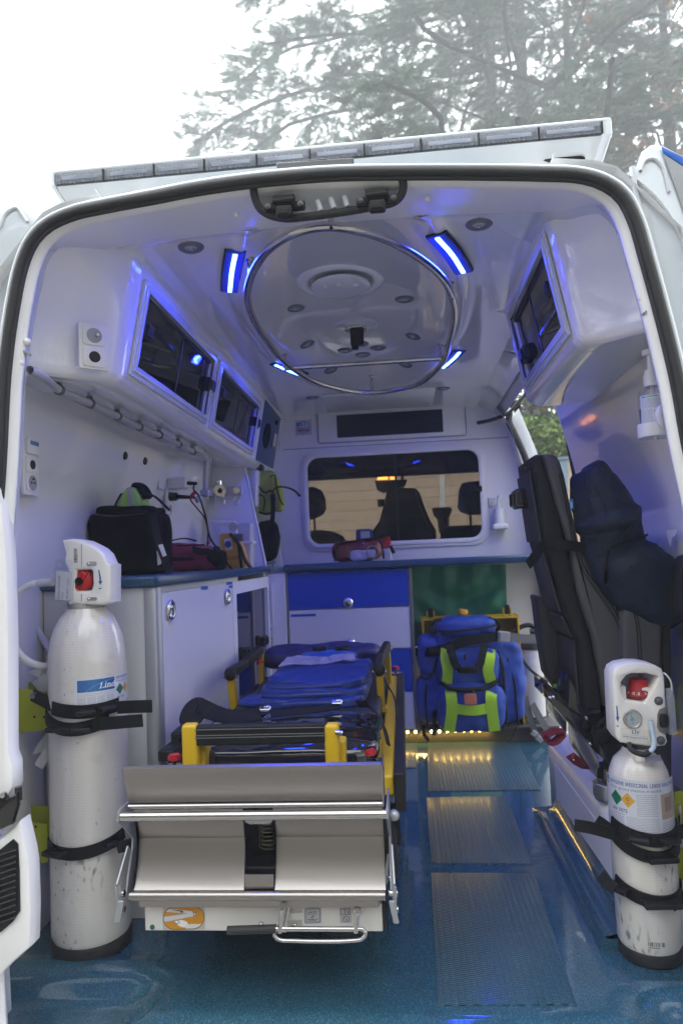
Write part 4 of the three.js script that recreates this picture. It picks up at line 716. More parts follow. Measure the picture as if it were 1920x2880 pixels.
// ---------------------------------------------------------------- left base cabinet
const XF = -.75, CT = 1.009;
{
  const t = thing('base_cabinet', 'white base cabinet along the left wall with chrome lock handles', 'cabinet', [-.9, 0, -2.9]);
  part(t, 'end_panel', [bx(-1.11, -.788, 0, .975, -2.085, -2.065, .002)], std(C(.56, .56, .56), .35));
  part(t, 'corner_post', slab([V(-.79, .0, -2.062), V(-.765, 0, -2.060), V(-.754, 0, -2.064), V(-.748, 0, -2.074), V(-.747, 0, -2.10), V(-.79, 0, -2.10)], [0, .975, 0], .0008), M.alu);
  part(t, 'carcass', [bx(-1.11, -.772, .06, .974, -2.09, -3.20, .002), bx(-1.11, -.772, .06, .974, -3.815, -3.835, .002), bx(-1.11, -1.10, .06, .974, -3.835, -3.2, .002), bx(-1.11, -.772, .06, .08, -3.83, -3.2, .002), bx(-1.11, -.775, .52, .53, -3.83, -3.2, .002)], M.lamW);
  part(t, 'kickboard', bx(-1.0, -.80, .0, .06, -2.1, -3.83, .002), M.grey);
  const zd = PX(656, 1700, XF).z;
  const door = part(t, 'cabinet_door', bx(XF - .018, XF, .07, .955, -2.102, zd + .004, .002), M.lamW);
  for (const [x, y] of [[478, 1716], [638, 1679]]) {
    const p = PX(x, y, XF + .004), ring = []; const h = part(door, 'lock_handle', T(lathe([[.020, 0], [.031, .002], [.034, .008], [.030, .013], [.024, .010], [.021, .003], [0, .003]], 36), p.x - .003, p.y, p.z, 0, 0, -Math.PI / 2), M.chrome);
    part(door, 'lock_button', [T(lathe([[0, .012], [.006, .011], [.009, .006], [.009, 0]], 20), p.x, p.y + .009, p.z, 0, 0, -Math.PI / 2), bar(p.clone().add(V(.006, -.02, 0)), p.clone().add(V(.006, .02, 0)), .006, .005, .002, V(1, 0, 0))], M.chrome);
  }
  const lab = std(C(.01, .10, .42), .4);
  for (const [x0, x1, y0, y1] of [[566, 584, 1649, 1659], [637, 653, 1637, 1645], [644, 654, 1647, 1654]]) part(door, 'drawer_label', slab([PX(x0, y1, XF), PX(x1, y1 - 1, XF), PX(x1, y0 - 1, XF), PX(x0, y0, XF)], [.0012, 0, 0]), lab);
  // glazed sliding doors at the far end of the front
  const z0 = zd - .004, z1 = -3.83, fy = [.075, .955];
  part(t, 'glazed_frame', slab([V(XF, fy[0], z0), V(XF, fy[0], z1), V(XF, fy[1], z1), V(XF, fy[1], z0)], [-.02, 0, 0], .001, [[V(XF, .12, z0 - .06), V(XF, .12, z1 + .05), V(XF, .90, z1 + .05), V(XF, .90, z0 - .06)]]), M.lamW);
  const zm = (z0 + z1) / 2;
  part(t, 'smoked_pane', bx(XF - .0102, XF - .010, .12, .90, z0 - .062, zm - .02, 0), M.smoke); part(t, 'smoked_pane', bx(XF - .0162, XF - .016, .12, .90, zm + .02, z1 + .05, 0), M.smoke);
  part(t, 'pane_edge', [bx(XF - .014, XF - .004, .12, .90, zm - .024, zm - .018, .001)], M.greyL);
  for (const [x, y] of [[738, 1803], [685, 1838]]) { const p = PX(x, y, XF); part(t, 'sliding_latch', [bx(p.x - .008, p.x + .022, p.y - .024, p.y + .024, p.z - .05, p.z + .05, .005), bx(p.x + .02, p.x + .03, p.y - .016, p.y + .016, p.z - .04, p.z + .01, .004)], M.black); }
  const wt = single('worktop', [slab([V(-1.112, .977, -2.045), V(-.775, .977, -2.045), V(-.752, .977, -2.05), V(-.742, .977, -2.065), V(-.738, .977, -3.0), V(-.742, .977, -3.845), V(-1.112, .977, -3.845)], [0, .034, 0], .008, [], 3)], M.top, 'speckled blue worktop on the left base cabinet, carrying the bags', 'worktop');
  // filler cabinet between the left cabinet and the drawers
  const f = thing('corner_cabinet', 'narrow white corner cabinet with a recessed handle, left of the blue drawers', 'cabinet', [-.7, 0, -3.9]);
  part(f, 'cabinet_door', bx(-.775, -.664, .06, .968, -3.872, -3.852, .002), M.lamW);
  part(f, 'recessed_handle', [slab(doorShape([[748, 1640], [768, 1638], [771, 1752], [750, 1756]], -3.852), [0, 0, .006], .002, [doorShape([[754, 1650], [763, 1649], [766, 1742], [757, 1744]], -3.852)])], M.plasticW);
  const m = print(64, 256, (x) => { x.fillStyle = '#dfe2e6'; x.fillRect(0, 0, 64, 256); x.fillStyle = '#8fb3d0'; x.fillRect(6, 10, 50, 22); lines(x, 6, 44, 50, 5, 11, '#789'); x.fillStyle = '#cdbb3a'; for (const y of [118, 160, 200]) { x.fillRect(6, y, 52, 26); } lines(x, 8, 124, 46, 2, 10, '#7a7020'); });
  part(f, 'notice', quad(PZ(752, 1830, -3.851), PZ(769, 1827, -3.851), PZ(767, 1763, -3.851), PZ(750, 1766, -3.851)), m, { uv: true });
  part(f, 'carcass', [bx(-1.10, -.66, .0, .06, -4.28, -3.9, .002), bx(-.668, -.664, .06, .968, -4.28, -3.872, .001)], M.lamW);
}
{ // partition and oxygen outlet at the end of the worktop
  const z = -3.75, t = thing('partition', 'white slanted partition at the far end of the left worktop', 'partition', [-.9, CT, z]);
  part(t, 'partition_board', slab([V(-1.10, CT + .002, z), V(-.748, CT + .002, z), PZ(681, 1276, z), V(-1.03, 1.575, z)], [0, 0, -.02], .004), M.lamW);
  part(t, 'edge_strip', bar(V(-.749, CT + .002, z - .01), PZ(682, 1280, z - .01), .012, .026, .004, V(0, 0, 1)), M.paint);
  const o = thing('oxygen_outlet', 'chrome oxygen outlet rail on the white partition', 'gas outlet', PZ(626, 1388, z)), P = (x, y, f = 0) => PZ(x, y, z + f);
  part(o, 'outlet_rail', bar(P(575, 1386, .02), P(683, 1380, .02), .05, .02, .004, V(0, 0, 1)), std(C(.55, .55, .6), .35, .6));
  part(o, 'outlet_body', [rod(P(619, 1380, .01), P(619, 1380, .07), .032, 24), rod(P(619, 1380, .07), P(619, 1380, .085), .026, 24)], M.chrome);
  part(o, 'outlet_hole', disc(P(619, 1380, .085), V(0, 0, 1), .014, .003), M.black);
  part(o, 'outlet_knob', [rod(P(617, 1364, .03), P(616, 1353, .03), .016), rod(P(598, 1388, .03), P(607, 1384, .03), .012)], M.chrome);
  part(o, 'release_lever', [tube([P(609, 1396, .05), P(607, 1412, .06), P(612, 1426, .06)], .006), tube([P(628, 1394, .05), P(632, 1406, .06), P(631, 1418, .06)], .006)], M.chrome);
  part(o, 'second_outlet', [rod(P(665, 1379, .02), P(665, 1379, .05), .018), tube([P(665, 1392, .04), P(657, 1408, .04), P(665, 1421, .04), P(675, 1410, .04), P(668, 1394, .04)], .003, 40)], M.chrome);
}
{ // yellow suction pump in its white holder
  const z = -3.5, P = (x, y, f = 0) => PZ(x, y, z + f), t = thing('suction_pump', 'yellow suction pump standing in a white wall holder on the worktop', 'pump', P(650, 1604).setY(CT));
  part(t, 'holder_frame', slab([P(594, 1463, -.06), P(660, 1466, -.06), P(684, 1600, -.06), P(640, 1602, -.06)], [0, 0, -.03], .006, [[P(611, 1476, -.06), P(646, 1478, -.06), P(652, 1500, -.06), P(618, 1500, -.06)]]), M.plasticW);
  part(t, 'gauge', [disc(P(655, 1482, -.055), V(.3, 0, .95), .024, .006, 20)], M.greyL);
  const b = part(t, 'pump_body', slab([P(615, 1505), P(622, 1500), P(640, 1499), P(664, 1512), P(682, 1545), P(692, 1585), P(692, 1600), P(688, 1604), P(632, 1605), P(622, 1600)], [0, 0, -.10], .014, [], 3), std(C(.62, .36, .05), .4));
  part(b, 'control_patch', slab([P(630, 1517, .0005), P(650, 1513, .0005), P(655, 1545, .0005), P(636, 1549, .0005)], [0, 0, .003], .001), M.plasticW);
  part(b, 'blue_switch', T(lathe([[0, .008], [.014, .006], [.018, 0]], 20), P(642, 1531).x, P(642, 1531).y, z + .003, Math.PI / 2), std(C(.01, .05, .30), .3));
  part(b, 'pump_hose', [tube([P(648, 1502, .01), P(660, 1515, .03), P(676, 1538, .03), P(684, 1562, .03), P(692, 1580, .03), P(708, 1600, .02)], .009, 50), tube([P(664, 1508, .01), P(672, 1540, .03), P(676, 1575, .03), P(680, 1600, .02)], .007, 40)], M.black);
  part(b, 'pump_clip', [bx(P(668, 1512).x - .02, P(668, 1512).x + .03, P(668, 1512).y - .02, P(668, 1512).y + .02, z - .01, z + .02, .005)], M.grey);
  { const m = print(256, 64, (x) => { x.clearRect(0, 0, 256, 64); x.fillStyle = '#c99233'; x.fillRect(0, 0, 256, 64); x.font = 'bold 44px serif'; x.fillStyle = '#a34d6a'; x.fillText('Power Suction', 2, 46, 250); }); part(b, 'printed_name', quad(P(628, 1578, .002), P(676, 1574, .002), P(674, 1562, .002), P(626, 1566, .002)), m, { uv: true }); }
  const j = thing('suction_jar', 'translucent white suction jar between the yellow pump and the partition', 'jar', P(694, 1598, -.1).setY(CT));
  part(j, 'jar_body', [loft([[1472, 36, .0], [1475, 40, 0], [1520, 42, 0], [1524, 44, 0]].map(([y, w]) => rrect(P(688 - w / 2, y, -.1).x, P(688 + w / 2, y, -.1).x, -.04, .04, .012, 0).map(p => V(p.x, P(690, y, -.1).y, z - .13 + p.y))), true, true, false), loft([[1524, 0], [1528, 0], [1598, 6]].map(([y, o]) => rrect(P(676 + o * .3, y, -.1).x, P(711 - o * .4, y, -.1).x, -.045, .045, .012, 0).map(p => V(p.x, Math.max(CT + .001, P(690, y, -.1).y), z - .12 + p.y))), true, true, true)], std(C(.70, .71, .74), .3, 0, { transmission: .35, thickness: 0 }));
  part(j, 'jar_lid', bx(P(672, 1524, -.1).x, P(714, 1524, -.1).x, P(690, 1530, -.1).y, P(690, 1522, -.1).y, z - .17, z - .07, .004), M.plasticW);
}
{ // red bag and black bag
  const z = -3.05, P = (x, y, f = 0) => PZ(x, y, z + f), a = P(452, 1610), b = P(618, 1606), w = b.x - a.x, h = P(500, 1522).y - CT;
  const t = thing('red_bag', 'red soft bag with black straps lying between black bag and yellow pump', 'bag', [(a.x + b.x) / 2, CT, z - .06]);
  t.rotation.y = .12;
  const g = soft(w * 1.0, h, .22, 5, .012, 9, 26, 3); g.translate(0, h / 2 - .002, 0); const q = g.attributes.position; for (let i = 0; i < q.count; i++) { const k = cl((q.getX(i) / w) + .5); q.setY(i, Math.max(.001, q.getY(i) * (1 - .28 * k ** 1.6))); } g.computeVertexNormals();
  part(t, 'bag_body', g, std(C(.24, .006, .045), .6, 0, { bumpMap: rep(tWeave, 45), bumpScale: .0006, sheen: .4, sheenColor: C(.5, .1, .2) }), { local: true });
  part(t, 'black_panel', [soft(w * .34, h * .62, .226, 5, .008, 10, 14, 5)].map(g => T(g, w * .36, h * .33, .0)), M.cloth, { local: true });
  part(t, 'zip_band', [T(rbox(w * .7, .016, .004, .002), -w * .1, h * .42, .110), T(rbox(w * .7, .006, .004, .002), -w * .1, h * .84, .098)], M.strap, { local: true });
  part(t, 'carry_strap', [ribbon([V(w * .05, h * .72, .108), V(w * .2, h * .62, .122), V(w * .34, h * .58, .125), V(w * .42, h * .30, .122)], .03, .004, V(0, 0, 1), 24), ribbon([V(-w * .4, h * 1.0, .05), V(-w * .1, h * 1.08, .06), V(w * .1, h * .98, .06)], .02, .004, V(0, 1, .2), 20), ball(.018, w * .44, h * .66, .1)], M.strap, { local: true });
}
{
  const z = -2.34, P = (x, y, f = 0) => PZ(x, y, z + f), t = thing('black_bag', 'tall black fabric bag with a lime handle cover on the worktop', 'bag', [-.925, CT, -2.5]);
  const pl = [[262, 1437], [290, 1434], [330, 1440], [372, 1442], [400, 1428], [424, 1434], [440, 1455], [446, 1490], [452, 1560], [462, 1618], [250, 1622], [255, 1520]];
  let g = soft(.225, .235, .30, 7, .010, 9, 28, 2); g.translate(-.985, CT + .117, -2.47); part(t, 'bag_body', g, M.cloth);
  part(t, 'top_flap', [T(soft(.20, .04, .26, 4, .008, 10, 18, 4), -.985, CT + .232, -2.47)], M.cloth);
  const hv = std(C(.30, .52, .10), .55, 0, { bumpMap: rep(tWeave, 45), bumpScale: .0006 });
  const H = (x, y, f = 0) => PZ(x, y, -2.40 + f);
  const hc = part(t, 'handle_cover', slab([H(318, 1434), H(330, 1412), H(346, 1380), H(356, 1370), H(374, 1368), H(388, 1386), H(400, 1420), H(398, 1434), H(380, 1441)], [0, 0, -.10], .012, [], 3), hv);
  part(hc, 'grey_stripe', ribbon([H(361, 1371, .004), H(366, 1395, .006), H(374, 1440, .006)], .014, .003, V(0, 0, 1), 12), M.greyL);
  part(t, 'carry_handle', [ribbon([H(372, 1372, -.03), H(384, 1364, -.03), H(400, 1370, -.03), H(412, 1392, -.03), H(404, 1398, -.03)], .05, .012, V(.5, .8, .2), 24)], M.cloth);
  part(t, 'side_strap', [ribbon([H(416, 1388, -.02), H(438, 1398, -.02), H(460, 1418, -.02), H(478, 1436, -.02)], .012, .004, V(.2, 1, .3), 20), ribbon([P(430, 1440, .01), P(438, 1480, .012), P(448, 1530, .02), P(462, 1570, .03), P(480, 1610, .04)], .024, .004, V(.5, 0, 1), 30), ribbon([H(320, 1434, .01), H(330, 1410, .0), H(342, 1388, -.02)], .012, .003, V(-.4, .4, .6), 14)], M.strap);
  part(t, 'white_label', [slab([P(446, 1533, .03), P(458, 1530, .03), P(468, 1562, .035), P(458, 1566, .035)], [0, 0, .003]), slab([P(442, 1550, .016), P(452, 1548, .016), P(454, 1586, .018), P(444, 1590, .018)], [0, 0, .003])], M.plasticW);
  part(t, 'zip_line', [tube([P(262, 1448, .045), P(330, 1452, .052), P(410, 1446, .045)], .003, 30)], M.blackGl);
}
{ // stuff stacked in the far left corner
  const z = -4.0, P = (x, y, f = 0) => PZ(x, y, z + f);
  const r = thing('wall_box', 'tall white box with a dark lid in the far left corner beside the lime bag', 'box', P(708, 1420, .14));
  part(r, 'box_body', slab([P(693, 1320, .14), P(724, 1322, .14), P(722, 1424, .14), P(714, 1424, .14), P(700, 1360, .14)], [0, 0, -.1], .01, [], 3), M.plasticW);
  part(r, 'box_lid', slab([P(694, 1306, .13), P(733, 1304, .13), P(735, 1318, .13), P(696, 1320, .13)], [0, 0, -.1], .006), M.black);
  const t = thing('lime_bag', 'lime yellow bag with black piping hanging in the far left corner', 'bag', P(752, 1448).setY(1.27));
  const lm = std(C(.36, .42, .05), .6, 0, { bumpMap: rep(tWeave, 45), bumpScale: .0008 });
  let g = soft(.125, .26, .16, 3.2, .014, 10, 24, 8); g.translate(P(752, 1385).x, P(752, 1385).y, z); part(t, 'bag_body', g, lm);
  g = soft(.07, .20, .12, 3, .012, 11, 18, 9); T(g, P(782, 1392).x, P(782, 1392).y, z + .02, 0, 0, .12); part(t, 'side_pocket', g, lm);
  part(t, 'piping', [tube([P(724, 1364, .085), P(745, 1385, .09), P(762, 1380, .09), P(772, 1400, .09), P(768, 1440, .09)], .005), tube([P(728, 1440, .085), P(748, 1446, .09), P(768, 1440, .09)], .006), tube([P(726, 1390, .085), P(742, 1398, .09), P(742, 1436, .09)], .004), tube([P(758, 1340, .06), P(772, 1338, .07), P(778, 1370, .08), P(790, 1410, .08), P(797, 1420, .07)], .004)], M.strap);
  part(t, 'hanging_strap', ribbon([P(764, 1386, .09), P(775, 1372, .1), P(800, 1370, .1), P(828, 1380, .1), P(844, 1396, .1)], .014, .004, V(0, .8, .5), 30), M.strap);
  part(t, 'long_strap', ribbon([P(766, 1390, .10), P(768, 1430, .10), P(765, 1470, .10)], .026, .004, V(0, 0, 1), 16), M.strap);
  const k = thing('dark_bag', 'black pouch hanging below the lime bag in the far left corner', 'bag', P(754, 1570).setY(1.06));
  g = soft(.13, .24, .14, 3.5, .016, 9, 24, 12); g.translate(P(755, 1520).x, P(755, 1520).y, z); part(k, 'bag_body', g, M.cloth);
  part(k, 'bag_fold', tube([P(740, 1500, .07), P(748, 1530, .08), P(744, 1570, .075)], .008), M.cloth);
  part(k, 'bag_ring', [rod(P(735, 1584, .02), P(775, 1582, .02), .008), rod(P(742, 1584, .02), P(742, 1604, .02), .005), rod(P(768, 1582, .02), P(768, 1602, .02), .005)], M.greyL);
  const s = thing('partition', 'second white slanted partition in the far corner behind the black pouch', 'partition', [-.75, CT, z - .1]);
  part(s, 'partition_board', slab([P(720, 1602, -.1), P(798, 1600, -.1), P(778, 1500, -.1), P(740, 1300, -.1), P(700, 1300, -.1)], [0, 0, -.02], .003), M.lamW);
  part(s, 'shelf_board', bx(-1.09, P(798, 1600, -.1).x, .99, 1.008, z - .25, z + .14, .003), std(C(.35, .5, .35), .4));
}
// ---------------------------------------------------------------- rear drawer unit, worktop and bay
const plinthY = .085;
{
  const z = -3.87, t = thing('drawer_unit', 'rear drawer unit with alternating blue and white fronts and chrome knobs', 'drawers', [-.31, 0, -4.05]);
  part(t, 'carcass', [bx(-.662, .024, plinthY + .002, .968, -4.29, z - .021, .002)], M.lamW);
  const ys = [.972, .760, .531, .295, .094], knobs = [[979, 1694], [986, 1810]];
  for (let i = 0; i < 4; i++) {
    const f = part(t, 'drawer_front', bx(-.650, .020, ys[i + 1] + .003, ys[i] - .003, z - .019, z, .002), i % 2 ? M.lamW : M.blueLam, { label: (i % 2 ? 'white' : 'blue') + ' drawer front' });
    const kp = i < 2 ? PZ(...knobs[i], z) : V(-.32, (ys[i] + ys[i + 1]) / 2, z);
    part(f, 'drawer_knob', T(lathe([[0, .022], [.012, .021], [.024, .016], [.030, .006], [.030, .001]], 32), kp.x, kp.y, kp.z, Math.PI / 2), M.chrome);
    part(f, 'knob_button', T(lathe([[0, .026], [.009, .025], [.011, .019]], 20), kp.x, kp.y, kp.z, Math.PI / 2), M.steel);
    const lw = i === 1 ? [818, 888, 1728, 1735] : i === 0 ? [815, 868, 1612, 1616] : null;
    if (lw) part(f, 'drawer_label', slab([PZ(lw[0], lw[3], z), PZ(lw[1], lw[3] - 2, z), PZ(lw[1], lw[2] - 2, z), PZ(lw[0], lw[2], z)], [0, 0, .001]), i ? std(C(.01, .12, .45), .4) : std(C(.04, .10, .40), .4));
  }
  for (const [a, b] of [[-.665, -.652], [.024, .042]]) part(t, 'side_post', bx(a, b, plinthY, .970, z - .02, z + .004, .003), std(C(.20, .20, .21), .4, .5));
  const wt = single('worktop', [slab([V(-.668, .974, -3.842), V(.75, .974, -3.842), V(.75, .974, -4.295), V(-.668, .974, -4.295)], [0, .042, 0], .012, [], 3)], M.top, 'speckled blue rear worktop below the cab window', 'worktop');
  const pl = thing('plinth', 'dark speckled plinth under the rear unit, lit along its top by a yellow strip', 'plinth', [0, 0, -4.1]);
  part(pl, 'plinth_top', bx(-.70, .80, plinthY - .012, plinthY, -4.295, -3.915, .003), M.grey);
  part(pl, 'kickboard', bx(-.70, .80, .001, plinthY - .014, -3.955, -3.94, .002), std(C(.055, .055, .05), .5, 0, { bumpMap: rep(tGrain, 12), bumpScale: .0006 }));
  const bay = thing('equipment_bay', 'open white bay beside the drawers holding the backpack', 'bay', [.4, plinthY, -4.2]);
  part(bay, 'bay_back', bx(.045, .80, plinthY + .002, .972, -4.294, -4.28, .002), M.lamW);
  // yellow strip of small lamps under the plinth edge
  const st = thing('light_strip', 'strip of small warm yellow lamps under the rear unit', 'light strip', [.1, plinthY, -3.915]);
  part(st, 'strip_channel', bx(-.26, .44, plinthY - .020, plinthY - .013, -3.932, -3.918, .002), M.grey);
  for (let i = 0; i < 16; i++) { const x = -.24 + i * .0437; part(st, 'led', ball(.0075, x, plinthY - .019, -3.920, 10), glow(C(1, .70, .14), 12)); }
  const L = new THREE.RectAreaLight(C(1, .60, .12), 10, .68, .012); L.position.set(.09, plinthY - .026, -3.922); L.lookAt(.09, -.1, -3.90); scene.add(L);
}
{ // green sheet hanging in the bay
  const z = -4.12, P = (x, y, f = 0) => PZ(x, y, z + f);
  const g = sheet((u, v) => { const top = P(1152 + 268 * u, 1592 - 6 * u), bot = P(1162 + 270 * u, 1830 - 4 * u); const p = top.lerp(bot, v); const sag = .5 * Math.sin(Math.PI * u); p.z += .022 * Math.sin(v * 16 + 5 * (u - .5) ** 2 * 3 - sag * 4) * sm(.12, .4, v) * (.4 + .6 * Math.sin(Math.PI * u)) + .014 * N.noise(u * 7, v * 5, 2) + .012 * Math.sin(u * 21) * sm(.3, 0, v) - .03 * v; p.y += .01 * N.noise(u * 4, v * 3, 8); return p; }, 50, 44);
  single('green_sheet', g, std(C(.005, .155, .085), .45, 0, { bumpMap: rep(tCloud, 12), bumpScale: .002, sheen: .3, sheenColor: C(.1, .5, .3) }), 'shiny green sheet hanging in folds behind the backpack', 'sheet');
}
{ // yellow case behind the backpack
  const z = -3.95, P = (x, y, f = 0) => PZ(x, y, z + f), t = thing('yellow_case', 'yellow case with black latches standing behind the blue backpack', 'case', P(1320, 2000, 0).setY(plinthY));
  const a = P(1185, 1740), b = P(1458, 1728), bot = plinthY + .002;
  part(t, 'case_back', bx(a.x, b.x, bot, a.y, z - .14, z - .125, .004), M.yellow);
  part(t, 'case_rim', [bx(a.x, a.x + .012, bot, a.y, z - .125, z, .003), bx(b.x - .012, b.x, bot, b.y, z - .125, z, .003), bx(a.x + .012, b.x - .012, a.y - .014, a.y - .002, z - .125, z, .003)], M.yellow);
  for (const [x, y] of [[1210, 1722], [1425, 1712]]) { const p = P(x, y); part(t, 'case_latch', [bx(p.x - .014, p.x + .014, p.y - .03, p.y + .022, p.z - .03, p.z - .005, .005)], M.black); part(t, 'latch_bracket', [bx(p.x - .022, p.x - .016, p.y - .04, p.y + .005, p.z - .035, p.z, .002), bx(p.x + .016, p.x + .022, p.y - .04, p.y + .005, p.z - .035, p.z, .002)], M.yellow); }
}
{ // blue rescue backpack
  const z = -3.80, P = (x, y, f = 0) => PZ(x, y, z + f), c0 = P(1330, 2064), t = thing('backpack', 'large blue rescue backpack with lime stripes and black straps', 'backpack', [c0.x, plinthY, z - .12]);
  const blob = (x0, x1, y0, y1, zc, d, n, amp, sd, seg = 24) => { const A = P(x0, y1), B = P(x1, y0), g = soft(B.x - A.x, B.y - A.y, d, n, amp, 9, seg, sd); g.translate((A.x + B.x) / 2, Math.max(plinthY + (B.y - A.y) / 2, (A.y + B.y) / 2), zc); return g; };
  part(t, 'main_body', blob(1232, 1420, 1762, 2056, z - .15, .22, 6, .010, 1, 30), M.bagBlue);
  const lid = part(t, 'lid_pocket', blob(1224, 1398, 1734, 1798, z - .11, .20, 3.4, .012, 2), M.bagBlue);
  const up = part(t, 'upper_pocket', blob(1236, 1404, 1822, 1930, z - .055, .13, 4.5, .012, 3), M.bagBlue);
  const lo = part(t, 'lower_pocket', blob(1234, 1416, 1918, 2066, z - .045, .15, 4.5, .012, 4), M.bagBlue);
  part(t, 'side_pocket', blob(1176, 1238, 1790, 1915, z - .12, .17, 3.6, .014, 5), M.bagBlue); part(t, 'side_pocket', blob(1174, 1240, 1905, 2048, z - .12, .17, 3.6, .014, 6), M.bagBlue);
  part(t, 'side_pocket', blob(1398, 1476, 1806, 2044, z - .13, .20, 4, .016, 7), M.bagBlue);
  // lime bands follow the pockets' fronts
  const band = (pts, zf, w, par, m = M.hiviz, th = .005) => part(par, 'lime_band', ribbon(pts.map(([x, y, k]) => P(x, y, zf + (k || 0))), w, th, V(0, 0, 1), 24), m);
  band([[1253, 1824, -.035], [1252, 1850, .0], [1258, 1885, .010], [1256, 1922, -.005]], .014, .054, up); band([[1376, 1826, -.035], [1376, 1850, .0], [1372, 1885, .010], [1380, 1918, -.005]], .014, .056, up);
  band([[1262, 1926, -.03], [1268, 1958, .012], [1270, 2000, .016], [1262, 2058, .004]], .024, .058, lo); band([[1384, 1928, -.03], [1380, 1958, .012], [1383, 2000, .016], [1390, 2056, .004]], .024, .058, lo);
  band([[1276, 1992, .010], [1300, 1996, .018], [1325, 1998, .020], [1350, 1996, .018], [1374, 1990, .010]], .026, .052, lo);
  part(lo, 'orange_tag', [soft(.066, .058, .008, 5, .001, 30, 10, 3)].map(g => T(g, P(1322, 1966, .05).x, P(1322, 1966, .05).y, z + .052, -.15)), std(C(.50, .16, .08), .7));
  const zip = (pts, par, r = .005) => part(par, 'zip', tube(pts.map(([x, y, k]) => P(x, y, k)), r, 50, 6), M.strap);
  zip([[1232, 1775, -.03], [1260, 1776, -.005], [1310, 1772, .003], [1360, 1766, .0], [1392, 1758, -.03]], lid, .0055);
  zip([[1238, 1915, .0], [1262, 1934, .022], [1320, 1940, .03], [1370, 1932, .022], [1400, 1912, .0]], lo, .013);
  zip([[1398, 1830, -.04], [1412, 1880, -.02], [1418, 1960, -.015], [1424, 2040, -.03]], t, .008); zip([[1425, 1850, -.045], [1445, 1920, -.03], [1452, 1990, -.03], [1456, 2040, -.04]], t, .006);
  zip([[1180, 1905, -.04], [1200, 1908, -.03], [1216, 1890, -.03], [1228, 1850, -.035]], t, .006); zip([[1198, 1925, -.035], [1196, 1980, -.03], [1202, 2040, -.04]], t, .006);
  zip([[1404, 1925, -.01], [1410, 1960, .0], [1412, 2050, -.005]], lo, .006);
  part(t, 'carry_handle', [ribbon([P(1262, 1812, .01), P(1270, 1840, .03), P(1278, 1866, .04), P(1288, 1880, .045)], .042, .006, V(0, 0, 1), 20), ribbon([P(1362, 1812, .01), P(1356, 1840, .03), P(1350, 1866, .04), P(1342, 1880, .045)], .038, .006, V(0, 0, 1), 20), T(soft(.112, .036, .04, 4, .002, 12, 12, 4), P(1315, 1880, .05).x, P(1315, 1880).y, z + .045)], M.strap);
  part(t, 'zip_pull', [bar(P(1308, 1840, .02), P(1308, 1856, .022), .012, .012, .003), bar(P(1328, 1940, .04), P(1330, 1956, .045), .014, .012, .003)], M.black);
  part(t, 'top_loop', ribbon([P(1225, 1782, -.06), P(1212, 1766, -.05), P(1218, 1750, -.05), P(1240, 1742, -.06)], .02, .004, V(.4, .4, 1), 20), M.strap); part(t, 'top_loop', ribbon([P(1392, 1775, -.06), P(1404, 1762, -.05), P(1396, 1750, -.05), P(1372, 1738, -.06)], .02, .004, V(-.4, .4, 1), 20), M.strap);
  part(t, 'grab_tab', T(soft(.05, .034, .03, 3, .008, 20, 12, 2), P(1308, 1728).x, P(1308, 1728).y + .004, z - .12), std(C(.70, .33, .02), .6));
  part(t, 'loose_strap', [ribbon([P(1190, 2040, -.05), P(1193, 2066, -.06), P(1205, 2084, -.03)], .018, .003, V(0, 0, 1), 16), ribbon([P(1222, 1995, -.02), P(1221, 2030, -.03), P(1220, 2068, -.03)], .022, .004, V(0, 0, 1), 16), ribbon([P(1450, 2045, -.05), P(1442, 2072, -.05), P(1428, 2086, -.03)], .008, .003, V(0, 0, 1), 16)], M.strap);
  const s = thing('retaining_strap', 'black belt with a grey buckle holding the blue backpack to the bay', 'strap', P(1310, 1805, .02));
  part(s, 'belt', [ribbon([P(1164, 1832, -.10), P(1200, 1834, -.035), P(1250, 1824, -.02), P(1300, 1806, .015), P(1350, 1797, .015), P(1400, 1790, -.01)], .050, .005, V(0, 0, 1), 40)], M.strap);
  part(s, 'grey_belt', ribbon([P(1404, 1790, -.01), P(1440, 1792, -.02), P(1480, 1796, -.04), P(1522, 1794, -.06)], .044, .005, V(0, 0, 1), 30), std(C(.13, .13, .135), .6, 0, { bumpMap: rep(tWeave, 50), bumpScale: .0006 }));
  part(s, 'buckle', [bar(P(1398, 1789, -.0), P(1432, 1792, -.01), .056, .018, .005, V(0, 0, 1)), bar(P(1404, 1790, .012), P(1412, 1790, .01), .04, .006, .002, V(0, 0, 1))], M.greyL);
  part(s, 'anchor', rod(P(1164, 1820, -.08), P(1190, 1819, -.08), .006), M.steel);
}
